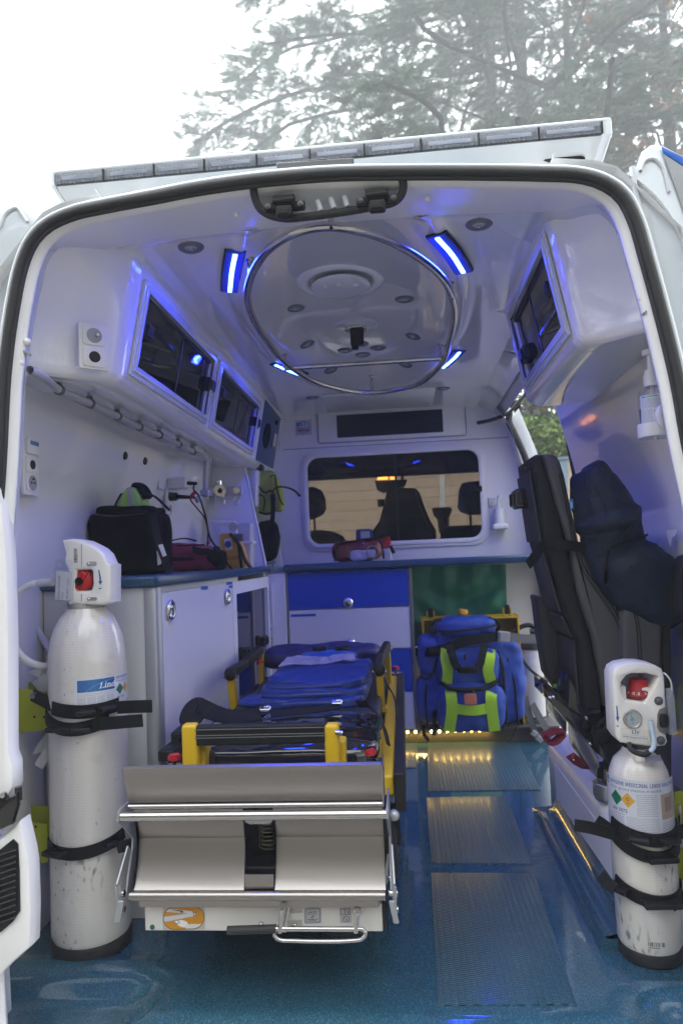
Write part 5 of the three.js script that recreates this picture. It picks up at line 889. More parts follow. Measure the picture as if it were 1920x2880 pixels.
{ // suction tube and hoses at the right of the bay
  const z = -4.02, P = (x, y, f = 0) => PZ(x, y, z + f), t = thing('storage_tube', 'white upright tube with a black collar right of the blue backpack', 'tube', P(1495, 2000).setY(plinthY));
  const r = .062, cx = P(1496, 1900).x, yt = P(1496, 1815).y; part(t, 'tube_body', cyl(r, yt - plinthY - .04, cx, (yt + plinthY) / 2, z, 0, 0, 36), std(C(.62, .62, .63), .3)); part(t, 'tube_collar', [cyl(r + .005, .035, cx, yt, z, 0, 0, 36), cyl(r + .003, .012, cx, plinthY + .03, z, 0, 0, 36)], std(C(.03, .028, .025), .35));
  const h = thing('corrugated_hose', 'black corrugated hose curving above the white tube', 'hose', P(1480, 1765, .05)); const hp = new THREE.CatmullRomCurve3([P(1445, 1778, .05), P(1462, 1764, .05), P(1485, 1758, .05), P(1500, 1764, .05), P(1502, 1776, .05)]);
  part(h, 'hose_wall', tube(hp.getPoints(12), .010, 50), M.rubber); for (let i = 0; i < 22; i++) { const a = hp.getPointAt(i / 22), d = hp.getTangentAt(i / 22); part(h, 'hose_ring', rod(a.clone().addScaledVector(d, -.002), a.clone().addScaledVector(d, .002), .0135, 12), M.rubber); }
  part(h, 'hose_clamp', rod(P(1490, 1778, .06), P(1530, 1776, .06), .02), M.black);
  const c = thing('power_cable', 'dark cable running from the backpack side to the seat frame', 'cable', P(1490, 1880, .08)); part(c, 'cable_cord', tube([P(1452, 1832, .1), P(1466, 1852, .11), P(1486, 1878, .12), P(1510, 1900, .13), P(1540, 1918, .15)], .0085, 40), M.rubber);
  const lp = thing('loose_belt', 'grey belt with a plastic buckle trailing on the floor right of the backpack', 'strap', P(1500, 2050, .1));
  const gs = std(C(.10, .10, .105), .6, 0, { bumpMap: rep(tWeave, 50), bumpScale: .0006 });
  part(lp, 'belt', [ribbon([P(1476, 1960, .16), P(1484, 2000, .15), P(1494, 2030, .14), P(1505, 2062, .13), P(1525, 2082, .15)], .034, .004, V(.2, .2, 1), 36), ribbon([P(1495, 1980, .16), P(1512, 2010, .15), P(1536, 2052, .15)], .036, .004, V(.2, .2, 1), 24)], gs);
  part(lp, 'belt_buckle', [bar(P(1494, 2058, .15), P(1508, 2068, .15), .03, .016, .004, V(0, 0, 1)), bar(P(1508, 2072, .16), P(1524, 2084, .16), .03, .014, .004, V(0, 0, 1))], M.greyL);
}
{ // on the rear worktop
  const z = -4.0, P = (x, y, f = 0) => PZ(x, y, z + f), yb = 1.017, t = thing('kit_pouch', 'red and clear kit pouch with black edges on the rear worktop', 'pouch', P(1010, 1578).setY(yb));
  const red = std(C(.22, .008, .022), .4);
  let g = soft(.29, .12, .14, 4, .010, 10, 22, 3); g.translate(P(1010, 1550).x - .01, yb + .062, z - .03); part(t, 'pouch_body', g, red);
  part(t, 'clear_front', [T(soft(.22, .10, .03, 5, .006, 16, 16, 6), P(1030, 1550).x, yb + .056, z + .05)], std(C(.9, .9, .93), .05, 0, { transmission: 1, thickness: 0 }));
  part(t, 'white_packet', [T(soft(.10, .06, .02, 4, .006, 20, 12, 2), P(1010, 1566).x, yb + .034, z + .045), T(soft(.07, .05, .02, 4, .006, 20, 12, 4), P(1040, 1560).x, yb + .04, z + .045)], std(C(.55, .55, .62), .4));
  part(t, 'coiled_tubing', [tube(Array.from({ length: 26 }, (_, i) => V(P(1049, 1558).x + .034 * Math.cos(i * .5), yb + .052 + .034 * Math.sin(i * .5), z + .045 + i * .0006)), .003, 160, 5)], M.greyL);
  part(t, 'black_edge', [tube([P(942, 1578, .04), P(943, 1550, .05), P(950, 1534, .04), P(985, 1524, .05), P(1060, 1516, .05), P(1072, 1530, .05), P(1078, 1572, .05)], .006, 50), ribbon([P(990, 1522, .0), P(1040, 1518, .01), P(1098, 1502, .0)], .014, .006, V(0, 1, .4), 20)], M.strap);
  part(t, 'red_flap', slab([P(1070, 1518, -.01), P(1094, 1508, -.01), P(1099, 1525, -.01), P(1094, 1542, -.01), P(1074, 1544, -.01)], [0, 0, -.03], .008), M.red); part(t, 'white_flap', slab([P(1075, 1545, -.01), P(1094, 1541, -.01), P(1104, 1578, -.01), P(1080, 1579, -.01)], [0, 0, -.03], .006), M.plasticW); part(t, 'strap_end', ribbon([P(1097, 1535, .0), P(1104, 1550, .0), P(1108, 1556, .0)], .02, .006, V(0, 0, 1), 10), M.black);
  const o = thing('small_device', 'small blue device with a grey screen behind the kit pouch', 'device', P(1022, 1520, -.12).setY(yb));
  part(o, 'device_body', slab([P(1000, 1492, -.1), P(1006, 1488, -.1), P(1042, 1487, -.1), P(1047, 1492, -.1), P(1048, 1545, -.1), P(1001, 1546, -.1)], [0, 0, -.04], .008), std(C(.02, .04, .12), .3)); part(o, 'device_screen', slab([P(1013, 1495, -.098), P(1039, 1494, -.098), P(1040, 1514, -.098), P(1014, 1516, -.098)], [0, 0, .002]), std(C(.35, .40, .42), .15));
  part(o, 'device_stand', bx(P(1005, 1530, -.1).x, P(1044, 1530, -.1).x, yb, yb + .06, z - .14, z - .11, .004), M.black);
}
{ // dispenser on the bulkhead right of the window
  const z = ZB + .05, P = (x, y, f = 0) => PZ(x, y, z + f), t = thing('soap_dispenser', 'white wall dispenser with pump bottle right of the cab window', 'dispenser', P(1400, 1490)), c = P(1402, 1450), cw = std(C(.72, .74, .77), .3);
  part(t, 'wall_bracket', [bx(P(1380, 1450).x, P(1424, 1450).x, P(1400, 1490).y, P(1400, 1474).y, ZB + .002, z + .05, .012), bx(P(1374, 1400).x, P(1386, 1400).x, P(1380, 1422).y, P(1380, 1399).y, ZB + .002, ZB + .02, .004)], M.plasticW);
  part(t, 'bottle_body', cyl(.036, P(1400, 1432).y - P(1400, 1480).y, c.x, (P(1400, 1432).y + P(1400, 1480).y) / 2, z, 0, 0, 24, .033), cw); part(t, 'bottle_neck', [cyl(.016, .03, c.x, P(1400, 1424).y, z), cyl(.008, .05, c.x, P(1400, 1408).y, z)], cw); part(t, 'pump_spout', [bar(P(1402, 1398), P(1374, 1402), .016, .012, .004), rod(P(1402, 1394), P(1402, 1402), .014)], cw);
}
// ---------------------------------------------------------------- attendant seat
{
  const zs = -2.12, D = .27, P = (x, y, f = 0) => PZ(x, y, zs + f), PP = (a, f = 0) => a.map(p => P(p[0], p[1], f));
  const t = thing('attendant_seat', 'grey and black folding attendant seat on the right, seen from its side', 'seat', P(1690, 2050, -.15).setY(.29));
  M.seatR = std(C(.022, .021, .023), .55, 0, { bumpMap: rep(tGrain, 14), bumpScale: .0006 });
  const crease = [[1494, 1285], [1513, 1406], [1532, 1527], [1539, 1547], [1590, 1728], [1612, 1775], [1625, 1799], [1634, 1900], [1644, 2000]];
  const bandR = [[1692, 1968], [1660, 1786], [1640, 1728], [1619, 1665], [1606, 1590], [1593, 1524], [1556, 1400], [1522, 1279], [1508, 1277]];
  const edgeR = [[1692, 1968], [1700, 1990], [1780, 1990], [1786, 1930], [1782, 1856], [1766, 1790], [1746, 1728], [1689, 1642], [1660, 1590], [1631, 1531], [1614, 1455], [1599, 1387], [1590, 1340], [1577, 1298], [1570, 1284], [1558, 1276], [1522, 1276]];
  part(t, 'side_band', slab(PP([...crease, [1690, 2000], ...bandR]), [0, 0, -D], .014, [], 3), M.seatB);
  part(t, 'backrest_cushion', slab(PP([...bandR.slice(0, 8).reverse(), ...edgeR.slice(1)], -.004), [0, 0, -D + .008], .022, [], 4), M.seatG);
  part(t, 'seam', [tube(PP([[1577, 1330], [1592, 1400], [1606, 1470], [1621, 1540], [1645, 1600], [1682, 1652], [1736, 1734], [1756, 1795], [1770, 1858], [1774, 1930]], .001), .0014, 80, 5), tube(PP([[1571, 1332], [1586, 1402], [1600, 1472], [1614, 1540], [1638, 1604], [1675, 1660], [1728, 1740], [1748, 1798], [1761, 1860], [1765, 1930]], .001), .0014, 80, 5)], M.seatB);
  const rear = (a, b, z0, z1, th, m, n) => { const A = P(...a), B = P(...b), d = B.clone().sub(A).normalize(), nn = V(d.y, -d.x, 0); if (nn.x > 0) nn.negate(); const q = (p, z) => V(p.x, p.y, z); return part(t, n, slab([q(A, zs + z0), q(B, zs + z0), q(B, zs + z1), q(A, zs + z1)].map(p => p.addScaledVector(nn, .001)), nn.clone().multiplyScalar(th), Math.min(.004, th * .4)), m); };
  rear([1499, 1320], [1530, 1520], -.03, -.245, .009, M.seatR, 'rear_shell_panel'); rear([1541, 1554], [1588, 1722], -.04, -.26, .009, M.seatR, 'rear_shell_panel'); rear([1592, 1734], [1622, 1795], -.04, -.26, .009, M.seatR, 'rear_shell_panel'); rear([1627, 1806], [1642, 1990], -.04, -.26, .009, M.seatR, 'rear_shell_panel');
  const hb = P(1486, 1400, -.15); part(t, 'height_adjuster', [bx(hb.x - .05, hb.x + .012, hb.y - .035, hb.y + .03, zs - .20, zs - .12, .014, 3), bx(hb.x - .056, hb.x - .045, hb.y - .026, hb.y + .018, zs - .195, zs - .125, .006)], M.blackGl);
  for (const [x, y] of [[1548, 1596], [1476, 1312]]) { const p = P(x, y, -.04); part(t, 'cap', bx(p.x - .004, p.x + .004, p.y - .010, p.y + .010, p.z - .006, p.z + .006, .002), M.black); }
  const tag2 = print(32, 96, (x) => { x.fillStyle = '#1f6fae'; x.fillRect(0, 0, 32, 96); x.save(); x.translate(22, 88); x.rotate(-Math.PI / 2); x.font = 'bold 22px sans-serif'; x.fillStyle = '#d8e6f0'; x.fillText('ANVF', 4, 0); x.restore(); });
  part(t, 'fabric_tag', quad(P(1601, 1433, .012), P(1612, 1432, .012), P(1611, 1402, .012), P(1600, 1403, .012)), tag2, { uv: true });
  // tipped-up cushion
  const cu = part(t, 'seat_cushion', slab(PP([[1752, 1990], [1748, 1800], [1748, 1735], [1756, 1716], [1775, 1712], [1860, 1726], [1876, 1732], [1880, 1746], [1866, 1760], [1864, 1990]], .03), [0, 0, -.30], .018, [], 4), M.seatG);
  part(cu, 'seam', [tube(PP([[1778, 1714], [1788, 1760], [1794, 1850], [1804, 1980]], +.033), .0014, 40, 5), tube(PP([[1786, 1716], [1796, 1762], [1802, 1850], [1812, 1980]], .033), .0014, 40, 5)], M.seatB);
  part(t, 'cushion_shell', slab(PP([[1866, 1764], [1878, 1756], [1886, 1752], [1890, 2080], [1862, 2080]], .04), [0, 0, -.30], .008), M.seatB);
  part(t, 'armrest', slab(PP([[1905, 1640], [1912, 1592], [1930, 1565], [2000, 1540], [2060, 1560], [2060, 1720], [1960, 1745], [1912, 1742], [1904, 1700]], .18), [0, 0, -.08], .012), M.seatB);
  part(t, 'belt_buckle', [slab(PP([[1706, 1667], [1718, 1664], [1724, 1690], [1728, 1700], [1714, 1694]], -.012), [0, 0, -.02], .003)], M.red); part(t, 'belt_stalk', slab(PP([[1714, 1690], [1724, 1686], [1732, 1712], [1726, 1710]], -.014), [0, 0, -.016], .002), M.plasticW); part(t, 'belt_cover', slab(PP([[1728, 1688], [1736, 1692], [1744, 1720], [1736, 1722]], -.02), [0, 0, -.03], .006), M.black);
  // base
  const bs = part(t, 'seat_frame', [slab(PP([[1534, 1930], [1552, 1934], [1640, 2010], [1668, 2060], [1688, 2126], [1675, 2120], [1600, 2034], [1536, 1964]], -.06), [0, 0, -.20], .004), slab(PP([[1672, 2036], [1700, 2010], [1760, 1985], [1890, 1985], [1890, 2210], [1726, 2208], [1704, 2140], [1690, 2130]], -.03), [0, 0, -.20], .01), slab(PP([[1600, 1900], [1640, 1990], [1690, 1996], [1690, 2010], [1640, 2016], [1596, 1990]], -.05), [0, 0, -.22], .006)], M.blackGl);
  part(t, 'side_plate', slab(PP([[1597, 2031], [1681, 2130], [1693, 2203], [1640, 2150], [1600, 2088]], -.055), [0, 0, -.006], .002), std(C(.55, .55, .52), .25, 1));
  part(t, 'side_plate', slab(PP([[1535, 1966], [1592, 2030], [1592, 2062], [1537, 2000]], -.20), [0, 0, -.006], .002), std(C(.55, .55, .52), .2, 1));
  part(t, 'base_cup', [T(lathe([[.0, .0], [.052, .0], [.056, .01], [.056, .045], [.05, .05], [0, .05]], 36), P(1722, 2230, -.06).x, .292, zs - .06)], std(C(.35, .36, .38), .25, .7)); part(t, 'floor_foot', cyl(.048, .03, P(1722, 2230, -.06).x, .372, zs - .06), M.blackGl);
  for (const [x, y] of [[1546, 1962], [1555, 1960], [1658, 2092]]) { const p = P(x, y, -.05); part(t, 'bolt', ball(.006, p.x, p.y, p.z, 10), M.chrome); }
  part(t, 'rear_bin', slab(PP([[1506, 1680], [1514, 1676], [1560, 1690], [1600, 1780], [1612, 1880], [1618, 1965], [1575, 1955], [1538, 1900], [1522, 1800], [1510, 1700]], -.26), [0, 0, -.12], .01), M.seatR);
  part(t, 'recliner_knob', slab(PP([[1668, 2070], [1674, 2050], [1690, 2048], [1696, 2036], [1716, 2040], [1730, 2036], [1734, 2070], [1712, 2090], [1690, 2100]], .0), [0, 0, -.05], .01), M.black);
  const r1 = thing('pull_strap', 'dark red pull loop hanging from the seat frame, the upper one', 'strap', P(1555, 2070, -.2)); part(r1, 'loop', ribbon([P(1586, 2056, -.04), P(1552, 2058, -.03), P(1532, 2072, -.02), P(1542, 2088, -.02), P(1562, 2084, -.03), P(1582, 2062, -.04)], .026, .003, V(.35, .9, .3), 50), M.darkRed);
  const r2 = thing('pull_strap', 'dark red flat pull tab below the seat frame, the lower one', 'strap', P(1620, 2140, -.1)); part(r2, 'tab', sheet((u, v) => { const a = [[1590, 2128], [1612, 2116], [1636, 2136], [1659, 2160]], b = [[1592, 2132], [1612, 2150], [1634, 2162], [1654, 2164]], i = Math.min(2, Math.floor(u * 3)), f = u * 3 - i; const l = (q) => P(q[i][0] + (q[i + 1][0] - q[i][0]) * f, q[i][1] + (q[i + 1][1] - q[i][1]) * f, -.03 + .02 * Math.sin(u * 5)); return l(a).lerp(l(b), v).add(V(0, 0, .008 * Math.sin(v * 3.1))); }, 24, 8), M.darkRed); { const p = P(1612, 2137, -.005); part(r2, 'rivet', ball(.004, p.x, p.y, p.z, 8), M.chrome); }
  const bt = thing('tie_strap', 'black strap tying the navy roll to the seat backrest', 'strap', P(1560, 1535)); part(bt, 'strap', [ribbon([P(1484, 1588, -.25), P(1500, 1570, -.17), P(1534, 1534, .010), P(1560, 1532, .012), P(1600, 1534, .012), P(1640, 1540, .0), P(1690, 1541, -.0), P(1716, 1540, .02)], .030, .004, (u) => V(-.5 + u, 0, 1), 60)], M.strap);
}
{ // navy roll (a vacuum mattress in its cover) leaning on the seat
  const st = [[1650, 1310, 16, .05], [1656, 1318, 44, .08], [1664, 1350, 64, .10], [1680, 1396, 80, .115], [1698, 1442, 88, .12], [1714, 1490, 88, .12], [1722, 1528, 90, .105], [1730, 1552, 92, .105], [1750, 1586, 108, .125], [1786, 1624, 112, .135], [1826, 1655, 106, .135], [1862, 1688, 98, .13], [1888, 1710, 76, .11], [1908, 1722, 50, .08], [1918, 1728, 12, .03]], z = -2.15;
  const rings = [], n = 40; const c = new THREE.CatmullRomCurve3(st.map(s => PZ(s[0], s[1], z))), w = new THREE.CatmullRomCurve3(st.map(s => V(s[2] * 1.03e-3, s[3] * .85, 0)));
  const K = 90; for (let i = 0; i <= K; i++) { const u = i / K, p = c.getPoint(u), d = c.getTangent(u), s = V(d.y, -d.x, 0).normalize(), q = w.getPoint(u); rings.push(Array.from({ length: n }, (_, a) => { const t = a / n * 6.2832, r = 1 + .06 * N.noise(Math.cos(t) * 2, Math.sin(t) * 2, u * 9) + .035 * N.noise(Math.cos(t) * 5, Math.sin(t) * 5, u * 22) - .05 * Math.abs(N.noise(Math.cos(t) * 3 + 4, Math.sin(t) * 3, u * 16)); return p.clone().addScaledVector(s, q.x * r * Math.cos(t)).add(V(0, 0, q.y * r * Math.sin(t))); })); }
  const t = thing('mattress_roll', 'rolled navy mattress leaning on the attendant seat, tied with a strap', 'roll', PZ(1800, 1720, z)); part(t, 'roll_cover', loft(rings, true, true, true), M.navy);
  const S = (x, y, f) => PZ(x, y, z + f * .86); part(t, 'draw_cord', [tube([S(1716, 1540, .125), S(1744, 1520, .13), S(1766, 1490, .12), S(1778, 1450, .08), S(1776, 1430, .04)], .004, 40), tube([S(1716, 1540, .125), S(1760, 1526, .12), S(1800, 1512, .09), S(1818, 1504, .03)], .004, 40), tube([S(1708, 1546, .115), S(1704, 1580, .115), S(1700, 1640, .07)], .005, 30)], M.strap);
  part(t, 'cover_seam', [tube([S(1650, 1340, .105), S(1675, 1375, .122), S(1700, 1440, .128), S(1704, 1470, .128)], .0016, 40, 5), tube([S(1770, 1590, .135), S(1820, 1630, .142), S(1880, 1690, .138), S(1905, 1705, .12)], .0016, 40, 5)], M.seatB);
}
{ // gel bottle in its holder on the right wall
  const z = -1.84, P = (x, y, f = 0) => PZ(x, y, z + f), b = P(1848, 1212), t = thing('gel_bottle', 'clear pump bottle of hand gel in a white holder on the right wall', 'bottle', b), c = P(1836, 1140), r = .037;
  const yb = P(1838, 1218).y, yt = P(1838, 1086).y, g = T(lathe([[0, 0], [r * .92, 0], [r, .006], [r, yt - yb - .026], [r * .9, yt - yb - .012], [.016, yt - yb], [.016, yt - yb + .004]], 40), c.x, yb, z);
  part(t, 'bottle_body', g, std(C(.93, .95, .96), .05, 0, { transmission: 1, thickness: 0, ior: 1.4 })); part(t, 'gel', T(lathe([[0, .003], [r * .88, .003], [r * .93, .008], [r * .93, (yt - yb) * .52], [0, (yt - yb) * .52]], 32), c.x, yb, z), std(C(.90, .93, .95), .05, 0, { transmission: 1, thickness: .05, ior: 1.36 }));
  part(t, 'bottle_cap', [cyl(.020, .03, c.x, yt + .014, z, 0, 0, 28), cyl(.017, .012, c.x, yt + .036, z)], M.plasticW); part(t, 'pump', [cyl(.0085, .045, c.x, yt + .06, z), cyl(.0055, .14, c.x, yt - .07, z), cyl(.019, .014, c.x, yt + .088, z, 0, 0, 24), bar(V(c.x + .01, yt + .088, z), V(c.x + .05, yt + .097, z - .01), .012, .010, .003)], M.plasticW);
  const m = print(128, 256, (x) => { x.fillStyle = '#d8dde4'; x.fillRect(0, 0, 128, 256); x.fillStyle = '#4a86c8'; x.fillRect(10, 8, 26, 12); x.fillStyle = '#5aa65a'; x.fillRect(42, 10, 60, 8); lines(x, 8, 30, 108, 9, 9, '#334'); lines(x, 8, 118, 60, 12, 9, '#445'); x.strokeStyle = '#c22'; x.lineWidth = 3; for (const [cx, cy] of [[92, 138], [104, 184]]) { x.save(); x.translate(cx, cy); x.rotate(Math.PI / 4); x.strokeRect(-12, -12, 24, 24); x.restore(); x.fillStyle = '#222'; x.fillRect(cx - 2, cy - 8, 4, 10); } x.fillStyle = '#2f8fd0'; x.fillRect(0, 218, 128, 38); x.fillStyle = '#111'; for (let i = 0; i < 20; i++) if (i % 3) x.fillRect(52 + i * 3, 224, 2, 28); });
  const lg = new THREE.CylinderGeometry(r + .001, r + .001, (yt - yb) * .66, 24, 1, true, -1.25, 1.55); lg.translate(c.x, yb + (yt - yb) * .44, z); part(t, 'bottle_label', lg, m, { uv: true });
  const h = thing('bottle_holder', 'white plastic wall holder carrying the hand gel bottle', 'holder', P(1850, 1236));
  const yh = P(1838, 1230).y; part(h, 'holder_cup', [loft([[yh, .040], [yh, .043], [yh + .035, .043], [yh + .035, .0405], [yh + .003, .0395]].map(([y, q]) => Array.from({ length: 28 }, (_, i) => { const a = i * .2244; return V(c.x + q * Math.cos(a) + (Math.cos(a) > .3 ? .02 : 0), y, z + q * Math.sin(a)); })), true, true, true)], M.plasticW);
  part(h, 'holder_arm', [tube([P(1868, 1204, .04), P(1858, 1186, .05), P(1852, 1166, .05), P(1858, 1150, .045), P(1880, 1142, .04), P(1896, 1130, .03)], .011, 40), bx(c.x + .03, .77, yh, yh + .14, z - .04, z + .035, .008)], M.plasticW);
}
{ const p = PX(1630, 1250, .775), t = thing('wall_socket', 'small round socket plate on the right wall by the side door', 'socket', p), n = V(-1, 0, 0); plateOn(t, p, V(0, 0, 1), V(0, 1, 0), n, .075, .08, .010); part(t, 'socket_hole', disc(p.clone().add(V(-.010, 0, 0)), n, .02, .003), M.black); part(t, 'socket_rim', disc(p.clone().add(V(-.010, 0, 0)), n, .026, .0015), M.greyL); }
// torn label on the right wall
{ const a = [[1872, 1492], [1905, 1488], [1900, 1504], [1888, 1512], [1884, 1535], [1878, 1520]].map(p => PX(p[0], p[1], .775)); single('label_scrap', slab(a, [-.001, 0, 0]), M.plasticW, 'torn white paper scrap on the right wall above the armrest', 'label'); }
// ---------------------------------------------------------------- light bar on the roof
{
  const z = -1.86, P = (x, y, f = 0) => PZ(x, y, z + f), a = P(158, 492), b = P(1688, 346), L = a.distanceTo(b), d = b.clone().sub(a).normalize(), up = V(0, 1, 0).addScaledVector(d, -d.y).normalize();
  const t = thing('light_bar', 'long white roof light bar with ten clear lamp modules', 'light bar', a.clone().lerp(b, .5)), at = (s, h, zz = 0) => a.clone().addScaledVector(d, s * L).addScaledVector(up, h).add(V(0, 0, zz));
  const whiteM = M.paint;
  part(t, 'top_shell', bar(at(-.003, .006, -.14), at(1.012, .006, -.14), .014, .29, .006, V(0, 0, 1)), whiteM);
  part(t, 'under_shell', [slab([at(0, -.032, .002), at(1, -.032, .002), at(1, -.036, -.03), at(.985, -.095, -.20), at(.02, -.095, -.20), at(0, -.036, -.03)].map((p, i) => p).slice(0, 0).length ? [] : [at(0, -.032, 0), at(0, -.040, -.012), at(.03, -.075, -.16), at(.03, -.075, -.28), at(0, -.001, -.28), at(0, -.001, -.02)], d.clone().multiplyScalar(L), .002)], whiteM);
  part(t, 'under_seam', rod(at(.02, -.0585, -.09), at(.98, -.0585, -.09), .0022), M.greyL);
  part(t, 'end_cap', slab([at(.998, .012, .004), at(.998, -.034, .004), at(.998, -.078, -.16), at(.998, -.078, -.28), at(.998, .012, -.28)], d.clone().multiplyScalar(.032), .008, [], 3), whiteM); part(t, 'end_cap', slab([at(-.002, .010, .004), at(-.002, -.034, .004), at(-.002, -.078, -.16), at(-.002, -.078, -.28), at(-.002, .010, -.28)], d.clone().multiplyScalar(-.012), .004), whiteM);
  part(t, 'lens_backing', slab([at(.001, -.034, .001), at(.999, -.034, .001), at(.999, .0, .001), at(.001, .0, .001)], [0, 0, -.02]), M.grey);
  const px = [158, 303, 451, 597, 747, 897, 1049, 1205, 1361, 1522, 1688], ledM = std(C(.12, .13, .15), .35, .5, { bumpMap: rep(tRib, 20, 1), bumpScale: .003 }), lens = std(C(.72, .75, .80), .08, 0, { transmission: .9, thickness: 0 });
  for (let i = 0; i < 10; i++) { const s0 = (px[i] - 158) / 1530 + .0012, s1 = (px[i + 1] - 158) / 1530 - .0012; const m = part(t, 'lamp_module', slab([at(s0, -.032, .003), at(s1, -.032, .003), at(s1, -.002, .003), at(s0, -.002, .003)], [0, 0, -.02], .001), ledM); part(m, 'clear_lens', slab([at(s0, -.032, .009), at(s1, -.032, .009), at(s1, -.002, .009), at(s0, -.002, .009)], [0, 0, -.003], .001), lens); part(m, 'lamp_reflector', bar(at(s0 + .012, -.017, .006), at(s1 - .012, -.017, .006), .012, .003, .001, V(0, 0, 1)), std(C(.36, .38, .42), .3, .8)); part(m, 'module_divider', bar(at(s1 + .0012, -.033, .006), at(s1 + .0012, -.001, .006), .004, .012, .001, V(0, 0, 1)), M.black); }
  for (const q of [[[205, 568], [225, 548], [282, 516], [286, 508], [392, 508], [404, 530], [300, 552]], [[1428, 445], [1434, 412], [1548, 400], [1556, 412], [1620, 430], [1646, 440], [1645, 452]]]) part(t, 'mounting_foot', slab(q.map(p => P(p[0], p[1], -.06)), [0, 0, -.16], .006), M.black);
}
// ---------------------------------------------------------------- stretcher loading tray
{
  const x0 = -.674, x1 = -.071, t = thing('loading_tray', 'stainless stretcher loading tray with a roller bar at the van rear', 'loading tray', [-.372, 0, -1.7]);
  const Y = (py, z = -1.62) => PZ(715, py, z).y, yz = (pts, a, b, th = .003) => { const n = pts.length, out = []; for (const x of [a, b]) out.push(pts.map(([y, z]) => V(x, y, z))); const back = out.map(r => r.map((p) => p.clone().add(V(0, 0, -th)))); const ring = (r, q) => [...r, ...q.slice().reverse()]; return toCreasedNormals(loft([ring(out[0], back[0]), ring(out[1], back[1])], true, true, true), .5); };
  const top = Y(2153), bt = Y(2266), l0 = Y(2296), lv = Y(2378), lb = Y(2508);
  const curve = (a, b, n, f) => Array.from({ length: n + 1 }, (_, i) => { const u = i / n; return [a[0] + (b[0] - a[0]) * u, a[1] + (b[1] - a[1]) * u + f * Math.sin(Math.PI * u)]; });
  part(t, 'upper_plate', [yz([[top + .006, -1.612], [top + .008, -1.602], [top + .005, -1.596], [top, -1.597], ...curve([top - .004, -1.600], [bt + .006, -1.632], 4, -.002), [bt, -1.640]], x0, x1), bx(x1 - .002, x1 + .002, bt, top, -1.70, -1.602, .001)], M.inox);
  part(t, 'roller_bar', [rod([x0 - .006, Y(2284), -1.60], [x1 + .006, Y(2284), -1.60], .0105, 24), rod([x0, Y(2270), -1.632], [x1, Y(2270), -1.632], .006, 16)], M.steel);
  const lower = [[l0 + .01, -1.640], ...curve([l0, -1.641], [lv + .006, -1.664], 5, -.002), [lv, -1.667], [lv - .006, -1.665], ...curve([lv - .010, -1.664], [lb + .008, -1.634], 6, -.004), [lb, -1.628]];
  part(t, 'lower_plate', yz(lower, x0 + .01, -.402), M.inox); part(t, 'lower_plate', yz(lower, -.330, x1 - .004), M.inox);
  part(t, 'foot_bar', [rod([x0 + .005, lb - .008, -1.618], [x1 - .005, lb - .008, -1.618], .010, 20), bx(x0 + .02, x1 - .02, lb - .040, lb - .018, -1.66, -1.628, .004)], M.inox);
  part(t, 'centre_recess', bx(-.41, -.322, lb, l0 + .01, -1.78, -1.765, .002), M.black);
  const sp = Array.from({ length: 60 }, (_, i) => V(-.366 + .020 * Math.cos(i * .9), lv - .05 + .0014 * i, -1.735 + .02 * Math.sin(i * .9))); part(t, 'spring', tube(sp, .0022, 240, 5), std(C(.10, .085, .05), .35, .8));
  const tab = (y0, y1, z, r) => slab([V(-.400, y1, z), V(-.400, y0 + r, z), V(-.396, y0 + r * .3, z), V(-.388, y0, z), V(-.344, y0, z), V(-.336, y0 + r * .3, z), V(-.332, y0 + r, z), V(-.332, y1, z)], [0, 0, -.003], .0008);
  part(t, 'tab', tab(Y(2330), Y(2300), -1.645, .012), M.alu); part(t, 'tab', tab(Y(2506), Y(2464), -1.628, -.0), M.inox);
  for (const s of [0, 1]) {
    const x = s ? x1 + .006 : x0 - .006, w = s ? .005 : -.005, d = [w, 0, 0];
    part(t, 'side_flange', slab([V(x, Y(2262), -1.60), V(x, Y(2270), -1.588), V(x, Y(2292), -1.586), V(x, Y(2304), -1.60), V(x, lv, -1.672), V(x, Y(2410), -1.668), V(x, lb + .03, -1.64), V(x, lb - .01, -1.625), V(x, lb - .02, -1.72), V(x, Y(2262), -1.72)], d, .001), M.alu);
    part(t, 'side_lever', [bar([x + w * 1.4, Y(2400), -1.66], [x + w * 2.2, Y(2480), -1.60], .005, .018, .002), bar([x + w * 2.2, Y(2478), -1.60], [x + w * 1.8, Y(2545), -1.605], .005, .016, .002), bar([x + w * .6, Y(2520), -1.60], [x + w * 2.4, Y(2580), -1.595], .006, .014, .003)], M.alu);
    for (const y of [2508, 2552]) part(t, 'pivot_bolt', rod([x, Y(y), -1.612], [x + w * 3.4, Y(y), -1.612], .008, 12), M.steel);
  }
  { const c = V(x1 + .022, Y(2306), -1.64); part(t, 'bumper_ball', [ball(.013, c.x, c.y, c.z), rod([x1, c.y, c.z], [c.x, c.y, c.z], .007)], M.alu); }
  // white rear panel with stickers
  const zp = -1.655, a = PZ(407, 2549, zp), b = PZ(1077, 2614, zp), yt = PZ(740, 2540, zp).y, yb = PZ(740, 2619, zp).y;
  const pn = part(t, 'rear_panel', bx(a.x, b.x, yb, yt, zp - .02, zp, .003), std(C(.62, .60, .56), .35));
  part(t, 'panel_edge', bx(b.x + .001, b.x + .010, yb + .004, yt + .01, zp - .08, zp + .002, .002), M.black);
  const stick = (p, m, n = 'sticker') => part(pn, n, quad(...p.map(q => PZ(q[0], q[1], zp + .0012))), m, { uv: true });
